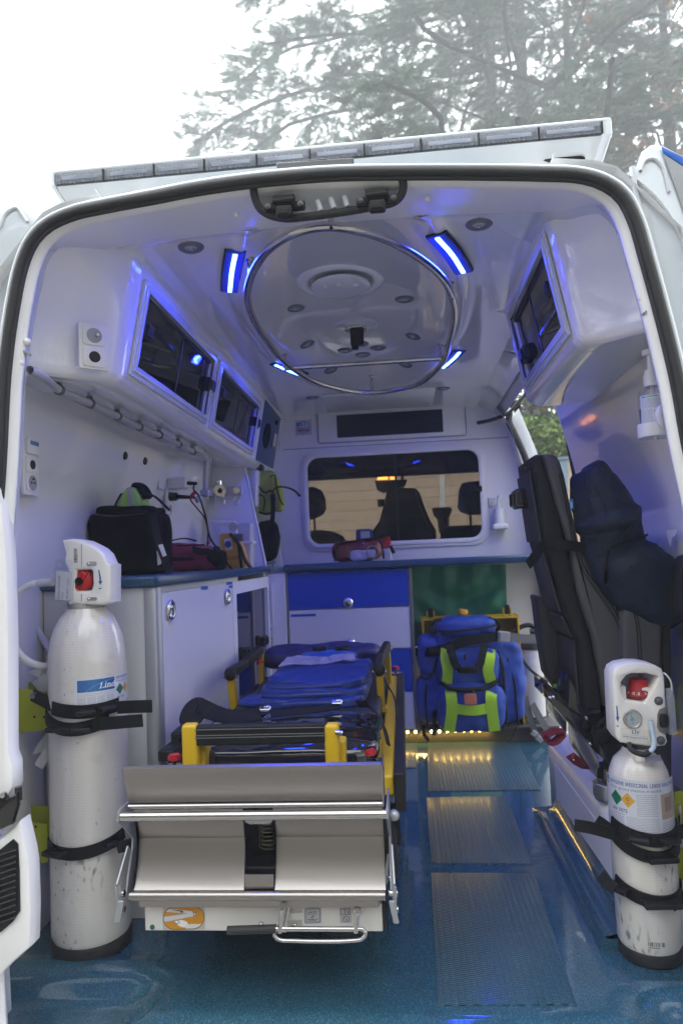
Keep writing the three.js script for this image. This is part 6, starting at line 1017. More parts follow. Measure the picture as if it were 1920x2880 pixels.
  stick([[459, 2616], [576, 2613], [575, 2546], [458, 2550]], print(256, 150, (x) => { x.fillStyle = '#b8b2a8'; x.fillRect(0, 0, 256, 150); x.fillStyle = '#c98a1c'; x.beginPath(); x.roundRect(3, 3, 250, 144, 70); x.fill(); x.lineWidth = 4; x.strokeStyle = '#5a4210'; x.stroke(); x.save(); x.beginPath(); x.roundRect(6, 6, 244, 138, 68); x.clip(); x.fillStyle = '#cfd2d8'; x.beginPath(); x.moveTo(0, 66); x.lineTo(200, 44); x.lineTo(206, 64); x.lineTo(0, 100); x.fill(); x.beginPath(); x.moveTo(30, 10); x.lineTo(180, 36); x.lineTo(186, 52); x.lineTo(20, 34); x.fill(); x.fillStyle = '#111'; x.beginPath(); x.moveTo(32, 16); x.lineTo(110, 34); x.lineTo(110, 42); x.lineTo(132, 40); x.lineTo(114, 28); x.fill(); x.strokeStyle = '#333'; x.lineWidth = 3; x.strokeRect(190, 44, 12, 20); x.fillStyle = '#e6e4e0'; x.beginPath(); x.ellipse(120, 112, 36, 22, .3, 0, 7); x.fill(); x.beginPath(); x.ellipse(86, 100, 16, 10, .3, 0, 7); x.fill(); x.stroke(); x.fillStyle = '#d8d6d0'; x.fillRect(140, 116, 110, 34); x.restore(); }));
  stick([[856, 2598], [903, 2596], [902, 2553], [856, 2555]], print(96, 96, (x) => { x.fillStyle = '#b3b0ae'; x.fillRect(0, 0, 96, 96); x.strokeStyle = '#3c4a78'; x.lineWidth = 3; x.beginPath(); x.roundRect(4, 4, 88, 88, 12); x.stroke(); x.setLineDash([4, 8]); x.strokeRect(12, 12, 72, 72); x.setLineDash([]); x.fillStyle = '#2d3a66'; x.font = 'bold 9px sans-serif'; lines(x, 18, 22, 58, 1, 8, '#2d3a66', 5); x.fillText('INSPECTION', 18, 40, 60); x.lineWidth = 6; x.strokeStyle = '#2d3a66'; x.beginPath(); x.moveTo(40, 62); x.lineTo(56, 46); x.stroke(); lines(x, 20, 68, 54, 1, 8, '#2d3a66', 5); x.fillText('CONTROLS', 22, 82, 52); }));
  stick([[956, 2596], [988, 2595], [987, 2552], [955, 2553]], print(64, 96, (x) => { x.fillStyle = '#b3b0ae'; x.fillRect(0, 0, 64, 96); x.strokeStyle = '#444b60'; x.lineWidth = 3; x.strokeRect(4, 8, 26, 36); x.strokeRect(30, 8, 28, 36); x.fillStyle = '#333'; x.font = 'bold 28px serif'; x.fillText('i', 42, 38); x.beginPath(); x.arc(34, 72, 17, 0, 7); x.stroke(); x.beginPath(); x.moveTo(22, 60); x.lineTo(46, 84); x.stroke(); }));
  part(pn, 'green_dot', disc(PZ(429, 2607, zp), V(0, 0, 1), .0058, .0012, 20), std(C(.02, .13, .09), .5));
  for (const [x, y] of [[735, 2598], [829, 2546], [829, 2600]]) part(pn, 'bolt', ball(.006, PZ(x, y, zp).x, PZ(x, y, zp).y, zp + .002, 12), M.steel);
  part(pn, 'bracket_plate', [slab([PZ(812, 2545, zp), PZ(850, 2543, zp), PZ(850, 2566, zp), PZ(818, 2568, zp)], [0, 0, .003], .001), slab([PZ(812, 2588, zp), PZ(850, 2586, zp), PZ(850, 2606, zp), PZ(812, 2608, zp)], [0, 0, .003], .001)], std(C(.45, .44, .42), .4, .5));
  // release handle
  const H = (x, y, f = .03) => PZ(x, y, zp + f);
  part(t, 'handle_grip', rod(H(640, 2617), H(776, 2612), .0095, 18), M.rubber);
  part(t, 'handle_rod', [rod(H(774, 2612), H(1002, 2613), .0055, 16), rod(H(795, 2548), H(787, 2622), .006, 14), rod(H(812, 2548, .02), H(800, 2620), .005, 14), rod(H(1003, 2560), H(1000, 2622), .006, 14), ball(.010, H(1004, 2562).x, H(1004, 2562).y, zp + .03), rod(H(796, 2548, 0), H(796, 2550, .04), .008), rod(H(1004, 2560, 0), H(1004, 2562, .04), .006)], M.steel);
  part(t, 'pull_bow', tube([H(776, 2612), H(772, 2630), H(784, 2642), H(830, 2646), H(980, 2646), H(1018, 2640), H(1028, 2625), H(1020, 2614), H(1004, 2612)], .0045, 90, 10), M.steel);
  part(t, 'under_block', [bx(-.22, -.12, yb - .035, yb - .005, -1.78, -1.70, .004)], M.black);
  // bed of the tray, plus a hidden box added to darken the floor
  part(t, 'tray_bed', [bx(x0 + .03, x1 - .02, yt - .02, lb + .02, -3.35, -1.70, .006), bx(x0 + .06, x1 - .06, .03, yt - .03, -3.3, -2.10, .01), bx(x0 + .04, x1 - .04, .11, yt - .025, -2.09, -1.90, .01)], M.black);
  { const p = PZ(1084, 2480, -1.74), q = PZ(1129, 2062, -3.36); part(t, 'tray_edge', [bar(p, q, .006, .030, .002)], M.greyL); const m = PZ(1120, 2235, -2.52), n = PZ(1124, 2190, -2.68); part(t, 'red_marker', bar(m.add(V(.004, 0, 0)), n.add(V(.004, 0, 0)), .006, .022, .002), M.red);
    part(t, 'inner_rail', [bar(PZ(1074, 2330, -1.75), PZ(1110, 2060, -3.3), .02, .05, .004)], M.seatB); for (const [x, y, z] of [[1092, 2405, -1.9], [1094, 2470, -1.75], [1093, 2510, -1.72]]) { const w = PZ(x, y, z); part(t, 'edge_bolt', ball(.007, w.x, w.y, w.z, 10), M.steel); } }
}
// ---------------------------------------------------------------- stretcher
const MT = .55;
{
  const t = thing('stretcher', 'yellow framed ambulance stretcher with a black mattress', 'stretcher', [-.355, .3, -2.6]), xl = -.628, xr = -.070, Z = z => (x, y) => PZ(x, y, z);
  for (const x of [xl, xr]) part(t, 'side_beam', [bx(x - .020, x + .020, .435, .485, -3.30, -1.80, .006)], M.yellow, { label: x === xl ? 'left yellow side beam' : 'right yellow side beam' });
  for (const x of [xl - .036, xr + .034]) part(t, 'outer_rail', bx(x - .014, x + .014, .40, .496, -3.28, -1.78, .004), M.seatB);
  part(t, 'lower_beam', bx(xr - .01, xr + .03, .345, .385, -3.30, -2.75, .006), M.yellow);
  part(t, 'carriage', [bx(xl + .03, xr - .03, .40, .45, -3.25, -1.85, .01), bar([xl + .05, .36, -1.9], [xl + .05, .20, -3.0], .04, .04, .006), bar([xr - .05, .36, -1.9], [xr - .05, .20, -3.0], .04, .04, .006)], M.black);
  for (const [x, z] of [[xl + .02, -1.95], [xr - .0, -1.95], [xl + .02, -3.1], [xr, -3.1]]) { const w = part(t, 'wheel', T(new THREE.TorusGeometry(.062, .018, 12, 30), x, .245, z, 0, Math.PI / 2), M.rubber); part(w, 'wheel_hub', [rod([x - .012, .245, z], [x + .012, .245, z], .05, 24), rod([x - .02, .245, z], [x + .02, .245, z], .012)], M.grey); part(w, 'wheel_fork', bx(x - .028, x + .028, .26, .36, z - .02, z + .02, .006), M.black); }
  // foot bow
  const P = Z(-1.745), pl = [P(513, 2155), P(553, 2037)], pr = [P(915, 2155), P(951, 2036)];
  for (const [a, b] of [pl, pr]) { part(t, 'foot_post', [bx(a.x, b.x - .0, .46, b.y, -1.775, -1.74, .009, 4), bx(a.x + .008, b.x + .012, .46, b.y - .05, -1.83, -1.777, .006)], M.yellow); }
  const ca = P(548, 2041), cb = P(918, 2092), cr = part(t, 'foot_crossbar', bx(ca.x - .004, cb.x + .004, cb.y, PZ(730, 2038, -1.745).y, -1.768, -1.744, .006, 3), M.seatB);
  for (const f of [.40, .52, .80]) part(cr, 'groove_bead', bar([ca.x, cb.y + (ca.y - cb.y) * f, -1.7425], [cb.x, cb.y + (ca.y - cb.y) * f, -1.7425], .004, .0022, .001), M.grey);
  part(t, 'post_bolt', [disc(PZ(944, 2060, -1.738), V(1, 0, .2), .006, .012), disc(PZ(952, 2062, -1.75), V(1, 0, 0), .007, .01)], M.steel);
  // mattress and its clear foot cover
  let g = soft(.505, .10, 1.52, 9, .006, 7, 30, 3); g.translate(-.352, MT - .05, -2.58); part(t, 'mattress', g, std(C(.012, .012, .022), .5, 0, { bumpMap: rep(tGrain, 12), bumpScale: .0008 }));
  g = soft(.535, .135, .46, 6, 0, 9, 40, 5); wrinkle(g, .007, 6, 3, 1, .6, 1); g.translate(-.352, MT - .052, -2.03); part(t, 'clear_foot_cover', g, std(C(.010, .010, .013), .09, 0, { clearcoat: 1, clearcoatRoughness: .03 }));
  // arm rests
  const arm = (side, A, B, C2, z0, z1) => {
    const a = PZ(A[0], A[1], z0), b = PZ(B[0], B[1], (z0 + z1) / 2 - .1), c = PZ(C2[0], C2[1], z1);
    part(t, 'arm_rest', [bar(a.clone().add(V(0, 0, .02)), b, .034, .04, .012), bar(b.clone().add(V(0, 0, .03)), c, .034, .046, .012), ball(.024, a.x, a.y - .004, a.z, 16)], M.seatB);
    part(t, 'arm_post', [bar([a.x, .48, a.z - .05], [a.x, a.y - .014, a.z - .01], .026, .034, .005, V(0, 0, 1)), bar([c.x, .48, c.z], [c.x, c.y - .02, c.z], .026, .034, .005, V(0, 0, 1))], M.yellow);
    part(t, 'post_foot', bx(a.x - .022, a.x + .022, .482, .50, a.z - .085, a.z - .015, .004), M.yellow);
    for (const q of [a, c]) part(t, 'pivot_bolt', rod([q.x - .024, q.y - .012, q.z], [q.x + .024, q.y - .012, q.z], .008), M.steel);
    return [a, b, c];
  };
  const L = arm(-1, [648, 1893], [690, 1866], [732, 1826], -2.5, -3.1), Rr = arm(1, [1066, 1880], [1072, 1845], [1088, 1816], -2.5, -3.1);
  { const p = PZ(727, 1860, -3.02); part(t, 'red_catch', [rod(p, p.clone().add(V(.012, 0, .01)), .018, 3)], M.red); }
  for (const [x, y, z] of [[491, 2131, -1.80], [1039, 2116, -1.84], [1112, 1880, -3.3]]) { const p = PZ(x, y, z); part(t, 'red_button', [cyl(.017, .009, p.x, p.y, p.z, 0, 0, 20), cyl(.014, .006, p.x, p.y + .006, p.z, 0, 0, 20)], M.red); part(t, 'button_post', [cyl(.005, .04, p.x, p.y - .02, p.z), bx(p.x - .03, p.x + .03, p.y - .045, p.y - .02, p.z - .03, p.z + .03, .006)], M.blackGl); }
  part(t, 'lever_bracket', [bx(-.69, -.66, .50, .56, -2.02, -1.98, .006), bx(-.70, -.655, .50, .53, -2.0, -1.90, .006), bar([-.68, .55, -2.0], [-.655, .585, -2.25], .02, .02, .006)], M.black);
  // belts
  const W = Z(-2.0); const f = PZ(528, 2030, -2.05);
  part(t, 'belt', [ribbon([PZ(560, 2036, -2.02), PZ(536, 2030, -2.05), PZ(528, 2010, -2.08), PZ(546, 1980, -2.12), PZ(566, 1988, -2.12), PZ(600, 2004, -2.10), PZ(650, 2016, -2.10), PZ(735, 2006, -2.12)], .055, .004, (u) => V(-.5 + u * .4, .9, .6), 60), ribbon([PZ(760, 2008, -2.12), PZ(830, 2002, -2.14), PZ(900, 1994, -2.16), PZ(945, 1986, -2.2)], .05, .004, V(0, 1, .15), 30)], M.strap);
  for (const [x, y, z] of [[746, 2003, -2.12], [948, 1985, -2.2]]) { const p = PZ(x, y, z); part(t, 'belt_buckle', [T(rbox(.034, .010, .022, .004), p.x, p.y + .010, p.z, .35), T(rbox(.014, .012, .012, .003), p.x + .004, p.y + .014, p.z, .35)], M.chrome); }
  part(t, 'belt', ribbon([PZ(1075, 1900, -2.55), PZ(1088, 1925, -2.5), PZ(1108, 1960, -2.45), PZ(1116, 2000, -2.4), PZ(1118, 2060, -2.35), PZ(1130, 2105, -2.35)], .024, .004, V(1, .2, .2), 40), M.strap);
  part(t, 'belt', ribbon([PZ(1005, 1980, -2.2), PZ(1035, 1982, -2.12), PZ(1060, 2010, -2.05), PZ(1080, 2048, -1.98), PZ(1092, 2095, -1.95)], .022, .004, V(1, .4, .2), 40), M.strap);
  part(t, 'belt', ribbon([PZ(905, 1836, -3.05), PZ(890, 1850, -3.0), PZ(892, 1868, -2.95)], .045, .006, V(0, .5, 1), 14), M.strap); part(t, 'belt', ribbon([PZ(975, 1832, -3.05), PZ(960, 1842, -3.0), PZ(950, 1856, -2.95)], .045, .006, V(0, .5, 1), 14), M.strap);
  { const p = PZ(898, 1831, -3.0), q = PZ(962, 1829, -3.02); part(t, 'buckle_cover', [T(rbox(.058, .02, .03, .006), p.x, p.y + .01, p.z), T(rbox(.058, .02, .03, .006), q.x, q.y + .01, q.z)], M.black); const w = PZ(900, 1858, -2.93); part(t, 'belt_buckle', [T(rbox(.036, .012, .03, .004), w.x, w.y + .006, w.z, .4)], M.chrome); }
}
{ // pillow, folded sheet, packet
  let g = soft(.56, .105, .25, 3.6, .012, 8, 34, 7); g.translate(PZ(905, 1850, -3.22).x, MT + .045, -3.22); single('pillow', g, std(C(.012, .014, .10), .45, 0, { bumpMap: rep(tCloud, 7), bumpScale: .003 }), 'dark blue plastic covered pillow at the head of the stretcher', 'pillow');
  const t = thing('folded_sheet', 'royal blue plastic sheet folded in layers on the stretcher', 'sheet', [-.33, MT, -2.58]);
  for (let i = 0; i < 3; i++) { let q = soft(.375 - .012 * i, .042, .56 - .02 * i, 6, .008, 9, 34, 20 + i * 5); const pa = q.attributes.position; for (let k = 0; k < pa.count; k++) pa.setY(k, pa.getY(k) + .010 * Math.sin(pa.getX(k) * 14 + i * 2) * sm(.0, .28, pa.getZ(k)) * (i / 3)); q.computeVertexNormals(); q.translate(-.332 + .008 * i, MT + .014 + .028 * i, -2.58 - .012 * i); part(t, 'sheet_fold', q, M.sheetBlue); }
  part(t, 'front_roll', [0, 1, 2].map(i => tube([V(-.505 + .012 * i, MT + .014 + .024 * i, -2.335 - .02 * i), V(-.44, MT + .012 + .024 * i, -2.312 - .02 * i), V(-.34, MT + .018 + .022 * i, -2.305 - .02 * i), V(-.24, MT + .016 + .025 * i, -2.312 - .02 * i), V(-.165 - .01 * i, MT + .02 + .022 * i, -2.35 - .02 * i)], .013, 40, 12)), M.sheetBlue);
  let c = soft(.10, .03, .14, 3, .008, 12, 16, 5); c.translate(-.535, MT + .01, -2.40); part(t, 'loose_corner', c, M.sheetBlue);
  const p = sheet((u, v) => { const a = PZ(782 + 16 * u * 0, 1898, -2.56), b = PZ(1000, 1878, -2.66), d = PZ(808, 1876, -2.80), e = PZ(996, 1856, -2.84); const q = a.lerp(b, u).lerp(d.lerp(e, u), v); q.y = MT + .100 + .006 * N.noise(u * 9, v * 7, 3) + .004 * Math.sin(u * 9) ; return q; }, 30, 14);
  single('clear_packet', p, std(C(.62, .60, .72), .15, 0, { transmission: .35, thickness: 0, bumpMap: rep(tCloud, 20), bumpScale: .003 }), 'clear plastic packet lying on the folded blue sheet', 'packet');
  let d = soft(.24, .04, .16, 3, .012, 11, 24, 9); d.translate(PZ(930, 1848, -3.0).x, MT + .075, -2.98); single('blue_pack', d, std(C(.015, .09, .36), .4, 0, { bumpMap: rep(tCloud, 9), bumpScale: .003 }), 'brighter blue plastic pack with a white patch between folded sheet and pillow', 'pack');
}
// ---------------------------------------------------------------- oxygen cylinders
const wrapTex = dataTex(1024, 1024, (u, v) => {
  let k = .93 + .035 * tile(u, v, 6, 1) + .03 * Math.sin(v * 900 + 6 * tile(u, v, 4, 9)) * (.5 + .5 * tile(u, v, 9, 4)) + .025 * (rnd() - .5);
  k += .04 * Math.max(0, tile(u, 0, 18, 3)) + .03 * tile(u, v * .06, 26, 8);
  const dirt = Math.max(sm(.1, .45, tile(u, v, 5, 21)) * sm(.05, .4, tile(u, v * .6, 60, 5)), .8 * sm(.36, .55, tile(u, v, 60, 31)) * sm(-.1, .3, tile(u, v, 6, 12))) * .5; k -= dirt; k -= .05 * sm(.0, .5, tile(u * .3, v, 50, 9)) * sm(-.1, .4, tile(u, v, 6, 17));
  return [cl(k), cl(k * .985), cl(k * .95)];
}, true);
const wrapBump = dataTex(512, 512, (u, v) => cl(.5 + .25 * tile(u, v * .25, 22, 6) + .3 * Math.abs(tile(u, v, 9, 2)) + .2 * tile(u, v, 40, 8)));
function latheUV(g) { const p = g.attributes.position, u = g.attributes.uv; for (let i = 0; i < p.count; i++) u.setXY(i, u.getX(i), p.getY(i)); return g; }
const wrapM = (rx, ry) => std(C(.74, .73, .72), .30, 0, { map: rep(wrapTex, rx, ry), bumpMap: rep(wrapBump, rx, ry), bumpScale: .0022, clearcoat: 1, clearcoatRoughness: .08 });
const guardM = std(C(.76, .74, .69), .38);
// a strap round a cylinder: angles from +z towards +x, then a straight tail
function cylStrap(t, c, R, y0, y1, a0, a1, w, tail, o = {}) {
  const pts = []; for (let i = 0; i <= 16; i++) { const u = i / 16, a = a0 + (a1 - a0) * u; pts.push(V(c.x + R * Math.sin(a), y0 + (y1 - y0) * u + (o.sag || 0) * Math.sin(Math.PI * u), c.z + R * Math.cos(a))); }
  const nf = (u, p) => V(p.x - c.x, 0, p.z - c.z).normalize();
  part(t, 'strap_band', ribbon(pts, w, .004, nf, 60), M.strap);
  if (tail) part(t, 'strap_tail', ribbon([...tail].map(pt), w * .92, .004, o.tn || V(0, 0, 1), 20), M.strap);
  for (const [u, bw] of o.buckles || []) { const a = a0 + (a1 - a0) * u, n = V(Math.sin(a), 0, Math.cos(a)), p = V(c.x, y0 + (y1 - y0) * u + (o.sag || 0) * Math.sin(Math.PI * u), c.z).addScaledVector(n, R + .006), s = V(n.z, 0, -n.x); const dy = (y1 - y0) * .12; part(t, 'buckle', [bar(p.clone().addScaledVector(s, -bw / 2).add(V(0, -dy * .4, 0)), p.clone().addScaledVector(s, bw / 2).add(V(0, dy * .4, 0)), w * 1.22, .013, .004, n.clone().cross(V(0, 0, 0)).lengthSq() ? n : V(0, 1, 0)), bar(p.clone().addScaledVector(s, -bw * .15).addScaledVector(n, .007), p.clone().addScaledVector(s, bw * .2).addScaledVector(n, .007), w * .9, .006, .002)], M.black); }
}
{
  const c = V(-.910, 0, -1.932), R = .1065, t = thing('oxygen_cylinder', 'tall white wrapped oxygen cylinder with red valve at the left rear', 'gas cylinder', [c.x, 0, c.z]);
  part(t, 'cylinder_body', T(latheUV(lathe([[.094, .022], [R, .05], [R, .40], [R, .775], [R * .985, .805], [R * .93, .842], [R * .83, .876], [R * .68, .906], [.052, .928], [.050, .945]], 64)), c.x, 0, c.z), wrapM(1, 1), { uv: true });
  part(t, 'base_boot', T(lathe([[0, .0], [R - .006, .0], [R + .001, .006], [R + .001, .034], [R - .004, .038]], 48), c.x, 0, c.z), M.rubber);
  part(t, 'neck_ring', T(lathe([[.052, .925], [.053, .946], [.03, .95]], 32), c.x, 0, c.z), std(C(.30, .29, .27), .6));
  const z = c.z + .055, P = (x, y, f = 0) => PZ(x, y, z + f);
  const ol = [[197, 1694], [288, 1696], [305, 1690], [306, 1592], [299, 1590], [286, 1561], [270, 1546], [257, 1539], [230, 1526], [202, 1521], [180, 1524], [190, 1556], [186, 1578], [197, 1604]];
  const gd = part(t, 'valve_guard', slab(ol.map(p => P(...p)), [0, 0, -.08], .009, [[[207, 1600], [212, 1597], [256, 1596], [265, 1603], [267, 1645], [262, 1662], [252, 1668], [207, 1668]].map(p => P(...p))], 4, -.003), guardM);
  part(gd, 'guard_seam', [rod(P(230, 1530, .0005), P(230, 1595, .0005), .0012, 6), rod(P(230, 1670, .0005), P(230, 1692, .0005), .0012, 6)], M.greyL);
  part(gd, 'guard_slot', [[247, 1580, 273, 1592], [248, 1680, 274, 1690]].map(([a, b, d, e]) => slab(rrect(P(a, b).x, P(d, b).x, P(a, e).y, P(a, b).y, .005, z + .0006), [0, 0, .001], .0004)), M.greyL); part(gd, 'guard_bolt', [[250, 1586], [251, 1685]].map(([a, b]) => ball(.006, P(a, b).x, P(a, b).y, z)), M.steel);
  const k = P(231, 1632, -.022); part(t, 'valve_knob', [T(lathe([[0, .012], [.012, .012], [.029, .008], [.033, -.004], [.033, -.03], [0, -.03]], 12), k.x, k.y, k.z, Math.PI / 2), bar(k.clone().add(V(-.014, -.022, .012)), k.clone().add(V(.016, .022, .012)), .018, .014, .004, V(0, 0, 1))], M.red); part(t, 'knob_centre', disc(k.clone().add(V(0, -.002, .016)), V(0, 0, 1), .0115, .004, 28), M.black);
  part(t, 'red_cap', T(soft(.03, .03, .03, 3, 0, 1, 8), P(262, 1542, -.05).x, P(262, 1542).y, z - .05), M.red); part(t, 'side_pin', [rod(P(280, 1566, -.03), P(292, 1566, -.03), .004), rod(P(284, 1566, -.03), P(287, 1566, -.03), .0065)], M.steel);
  part(gd, 'barcode', quad(P(208, 1584, .0012), P(219, 1584, .0012), P(219, 1542, .0012), P(208, 1542, .0012)), print(48, 180, (x) => { x.fillStyle = '#cfcac0'; x.fillRect(0, 0, 48, 180); x.fillStyle = '#222'; for (let y = 6; y < 170; y += 2) if (rnd() > .4) x.fillRect(4, y, 30, 1.6); x.fillRect(39, 70, 5, 100); }), { uv: true });
  part(gd, 'blue_arrow', slab([[277, 1603], [280, 1602], [285, 1625], [285, 1634], [289, 1634], [283, 1645], [277, 1634], [281, 1634], [280, 1622]].map(p => P(p[0], p[1], .0005)), [0, 0, .0008]), std(C(.02, .12, .30), .5)); part(gd, 'blue_mark', slab([[279, 1654], [286, 1653], [286, 1656], [279, 1657]].map(p => P(p[0], p[1], .0005)), [0, 0, .0008]), std(C(.02, .12, .30), .5));
  part(gd, 'side_gauge', disc(P(303, 1620, -.05), V(1, 0, 0), .022, .004, 28), std(C(.10, .12, .2), .15));
  part(t, 'hose_nozzle', [rod(P(148, 1637, -.03), P(107, 1640, -.03), .011, 18, .012), rod(P(150, 1636, -.03), P(142, 1637, -.03), .013, 18)], std(C(.5, .5, .52), .4));
  // printed label
  const m = print(1024, 420, (x, W, H) => {
    x.fillStyle = '#d3d6dc'; x.fillRect(0, 0, W, H); const g = x.createLinearGradient(0, 0, 560, 0); g.addColorStop(0, '#155a9e'); g.addColorStop(.5, '#1a6cab'); g.addColorStop(1, '#124f90'); x.fillStyle = g; x.fillRect(40, 26, 560, 180);
    x.strokeStyle = '#5aa7cf'; x.lineWidth = 8; x.beginPath(); x.moveTo(150, 206); x.bezierCurveTo(260, 120, 380, 60, 600, 50); x.stroke(); x.font = 'italic bold 112px serif'; x.fillStyle = '#f2f4f8'; x.fillText('Linde', 345, 168); x.lineWidth = 5; x.strokeStyle = '#f2f4f8'; x.beginPath(); x.moveTo(345, 168); x.quadraticCurveTo(480, 150, 600, 166); x.stroke();
    lines(x, 40, 232, 560, 2, 22, '#8791a5', 5); for (let k = 0; k < 4; k++) lines(x, 40 + k * 140, 280, 120, 9, 15, '#4d566b', 4);
    x.fillStyle = '#36508a'; x.font = 'bold 54px sans-serif'; x.fillText('OXYGENE MEDICINAL', 630, 70); x.font = '34px sans-serif'; x.fillText('200 bar, gaz pour inhalation', 630, 118); x.fillStyle = '#0c6b4f'; x.save(); x.translate(712, 232); x.rotate(Math.PI / 4); x.fillRect(-62, -62, 124, 124); x.restore(); x.fillStyle = '#d8a318'; x.save(); x.translate(872, 232); x.rotate(Math.PI / 4); x.fillRect(-62, -62, 124, 124); x.restore(); x.fillStyle = '#36508a'; x.font = 'bold 48px sans-serif'; x.fillText('UN 1072', 640, 372);
  }, { clearcoat: .8, roughness: .35 });
  const yl0 = PZ(280, 1988, -1.83).y, yl1 = PZ(280, 1908, -1.83).y, lg = new THREE.CylinderGeometry(R + .0012, R + .0012, yl1 - yl0, 40, 1, true, .115, 1.75); lg.translate(c.x, (yl0 + yl1) / 2, c.z); part(t, 'printed_label', lg, m, { uv: true });
  { const a = .10, q = (aa, yy) => V(c.x + (R * .82) * Math.sin(aa), yy, c.z + R * .82 * Math.cos(aa)); }
  // tag in a clear sleeve, paper flags, hose, straps, brackets
  const h = thing('tag_sleeve', 'clear plastic sleeve holding a printed notice on the tall cylinder valve', 'tag', P(178, 1690, .03)), hp = (x, y, f) => P(x, y, .03 + f);
  part(h, 'paper_notice', quad(hp(156, 1686, .0), hp(199, 1689, .0), hp(204, 1608, .0), hp(158, 1606, .0)), print(220, 420, (x, W, H) => { x.fillStyle = '#c4c6cc'; x.fillRect(0, 0, W, H); x.save(); x.translate(0, H); x.rotate(-Math.PI / 2); x.fillStyle = '#3a3d46'; x.font = '46px sans-serif'; x.fillText('Notice OXYGENE', 14, 62, 360); x.font = '34px sans-serif'; x.fillText('France', 14, 112); x.font = '42px sans-serif'; x.fillText('400-4071 -10/22', 14, 182, 390); x.restore(); }, { roughness: .5 }), { uv: true });
  part(h, 'clear_sleeve', [slab([hp(150, 1690, .003), hp(203, 1692, .003), hp(206, 1598, .003), hp(160, 1596, .003), hp(152, 1602, .003)], [0, 0, -.009], .001), slab([hp(152, 1604, .0), hp(158, 1574, .0), hp(204, 1574, .0), hp(204, 1598, .0)], [0, 0, -.003], .0006, [[hp(162, 1592, 0), hp(164, 1584, 0), hp(174, 1583, 0), hp(172, 1594, 0)]])], M.clear);
  const ho = thing('oxygen_hose', 'white oxygen hose looping from the tall cylinder valve', 'hose', P(30, 1760)); part(ho, 'hose', tube([P(112, 1639, -.03), P(84, 1646, -.03), P(54, 1666, -.03), P(36, 1704, -.03), P(30, 1760, -.03), P(42, 1815, -.03), P(70, 1852, -.03), P(110, 1872, -.04), P(150, 1874, -.08)], .0105, 90, 12), std(C(.66, .67, .68), .35));
  const ho2 = thing('oxygen_hose', 'pale hose running behind the tall cylinder from the left wall', 'hose', PZ(90, 1740, -2.04)); part(ho2, 'hose', tube([PZ(8, 1600, -1.9), PZ(30, 1650, -2.0), PZ(60, 1700, -2.04), PZ(100, 1762, -2.045), PZ(140, 1825, -2.045), PZ(170, 1870, -2.045)], .010, 50, 12), std(C(.55, .55, .6), .35));
  [[[75, 1890], [95, 1884], [124, 1880], [140, 1876], [142, 1950], [110, 1944], [90, 1920]], [[92, 2122], [108, 2092], [132, 2060], [140, 2085], [140, 2130], [120, 2164], [98, 2150]]].forEach((q, i) => { const b = PZ(q[0][0], q[0][1], -1.95), n = q.length, ct = q.reduce((a, p) => [a[0] + p[0] / n, a[1] + p[1] / n], [0, 0]); const g = sheet((u, v) => { const f = u * (n - 1), k = Math.min(n - 2, Math.floor(f)), w = f - k, e = [q[k][0] + (q[k + 1][0] - q[k][0]) * w, q[k][1] + (q[k + 1][1] - q[k][1]) * w]; return PZ(ct[0] + (e[0] - ct[0]) * v, ct[1] + (e[1] - ct[1]) * v, -1.955 + .025 * Math.sin(u * 6 + i) * v + .01 * v); }, 24, 8); single('paper_flag', g, std(C(.78, .78, .77), .7), ['crumpled white paper tucked behind the tall cylinder, above its yellow bracket', 'folded white paper hanging behind the tall cylinder, below its upper straps'][i], 'paper'); });
  const yb = (y0, y1, px0, px1, py0, py1) => 0;
  [[[22, 1934], [88, 1941], [128, 1948], [134, 2000], [136, 2040], [122, 2055], [20, 2064]], [[56, 2309], [134, 2318], [136, 2352], [136, 2426], [80, 2431], [64, 2350]]].forEach((q, i) => {
    const b = thing('wall_bracket', ['yellow green steel bracket beside the tall cylinder, upper one', 'yellow green steel bracket beside the tall cylinder, lower one'][i], 'bracket', PZ(80, i ? 2430 : 2060, -1.95), 'cylinder brackets'); part(b, 'bracket_plate', slab(q.map(p => PZ(p[0], p[1], -1.93)), [0, 0, -.006], .002), M.lime); part(b, 'bracket_wing', slab([[72, q[0][1] - (i ? 45 : 16)], [140, q[0][1] - (i ? 40 : 10)], [140, q[0][1] + 60], [72, q[0][1] + 40]].map(p => PZ(p[0], p[1], -1.99)), [0, 0, -.005], .002), M.lime);
    for (const p of i ? [[102, 2325], [102, 2388]] : [[98, 2016], [125, 2017]]) part(b, 'bolt_hole', disc(PZ(p[0], p[1], -1.9295), V(0, 0, 1), .0035, .001, 12), M.black);
  });
  const s = thing('cylinder_strap', 'black ratchet strap round the tall cylinder, the upper of three', 'strap', [c.x, .62, c.z]), Y = (py, zz = -1.82) => PZ(250, py, zz).y, TT = (x, y, zz) => PZ(x, y, zz);
  cylStrap(s, c, R + .004, Y(1992), Y(1998), -.55, 1.25, .036, [TT(330, 1990, -1.84), TT(360, 1988, -1.83), TT(428, 1986, -1.83)], { sag: -.008, buckles: [[.52, .05], [.80, .055]] });
  part(s, 'strap_root', ribbon([TT(92, 1954, -1.90), TT(120, 1968, -1.88), TT(150, 1984, -1.85), TT(190, 1994, -1.83)], .034, .004, V(.2, 0, 1), 24), M.strap); part(s, 'rivet', [disc(TT(95, 1955, -1.895), V(.2, 0, 1), .0095, .004, 20), disc(TT(95, 1955, -1.89), V(.2, 0, 1), .004, .004, 12)], M.steel);
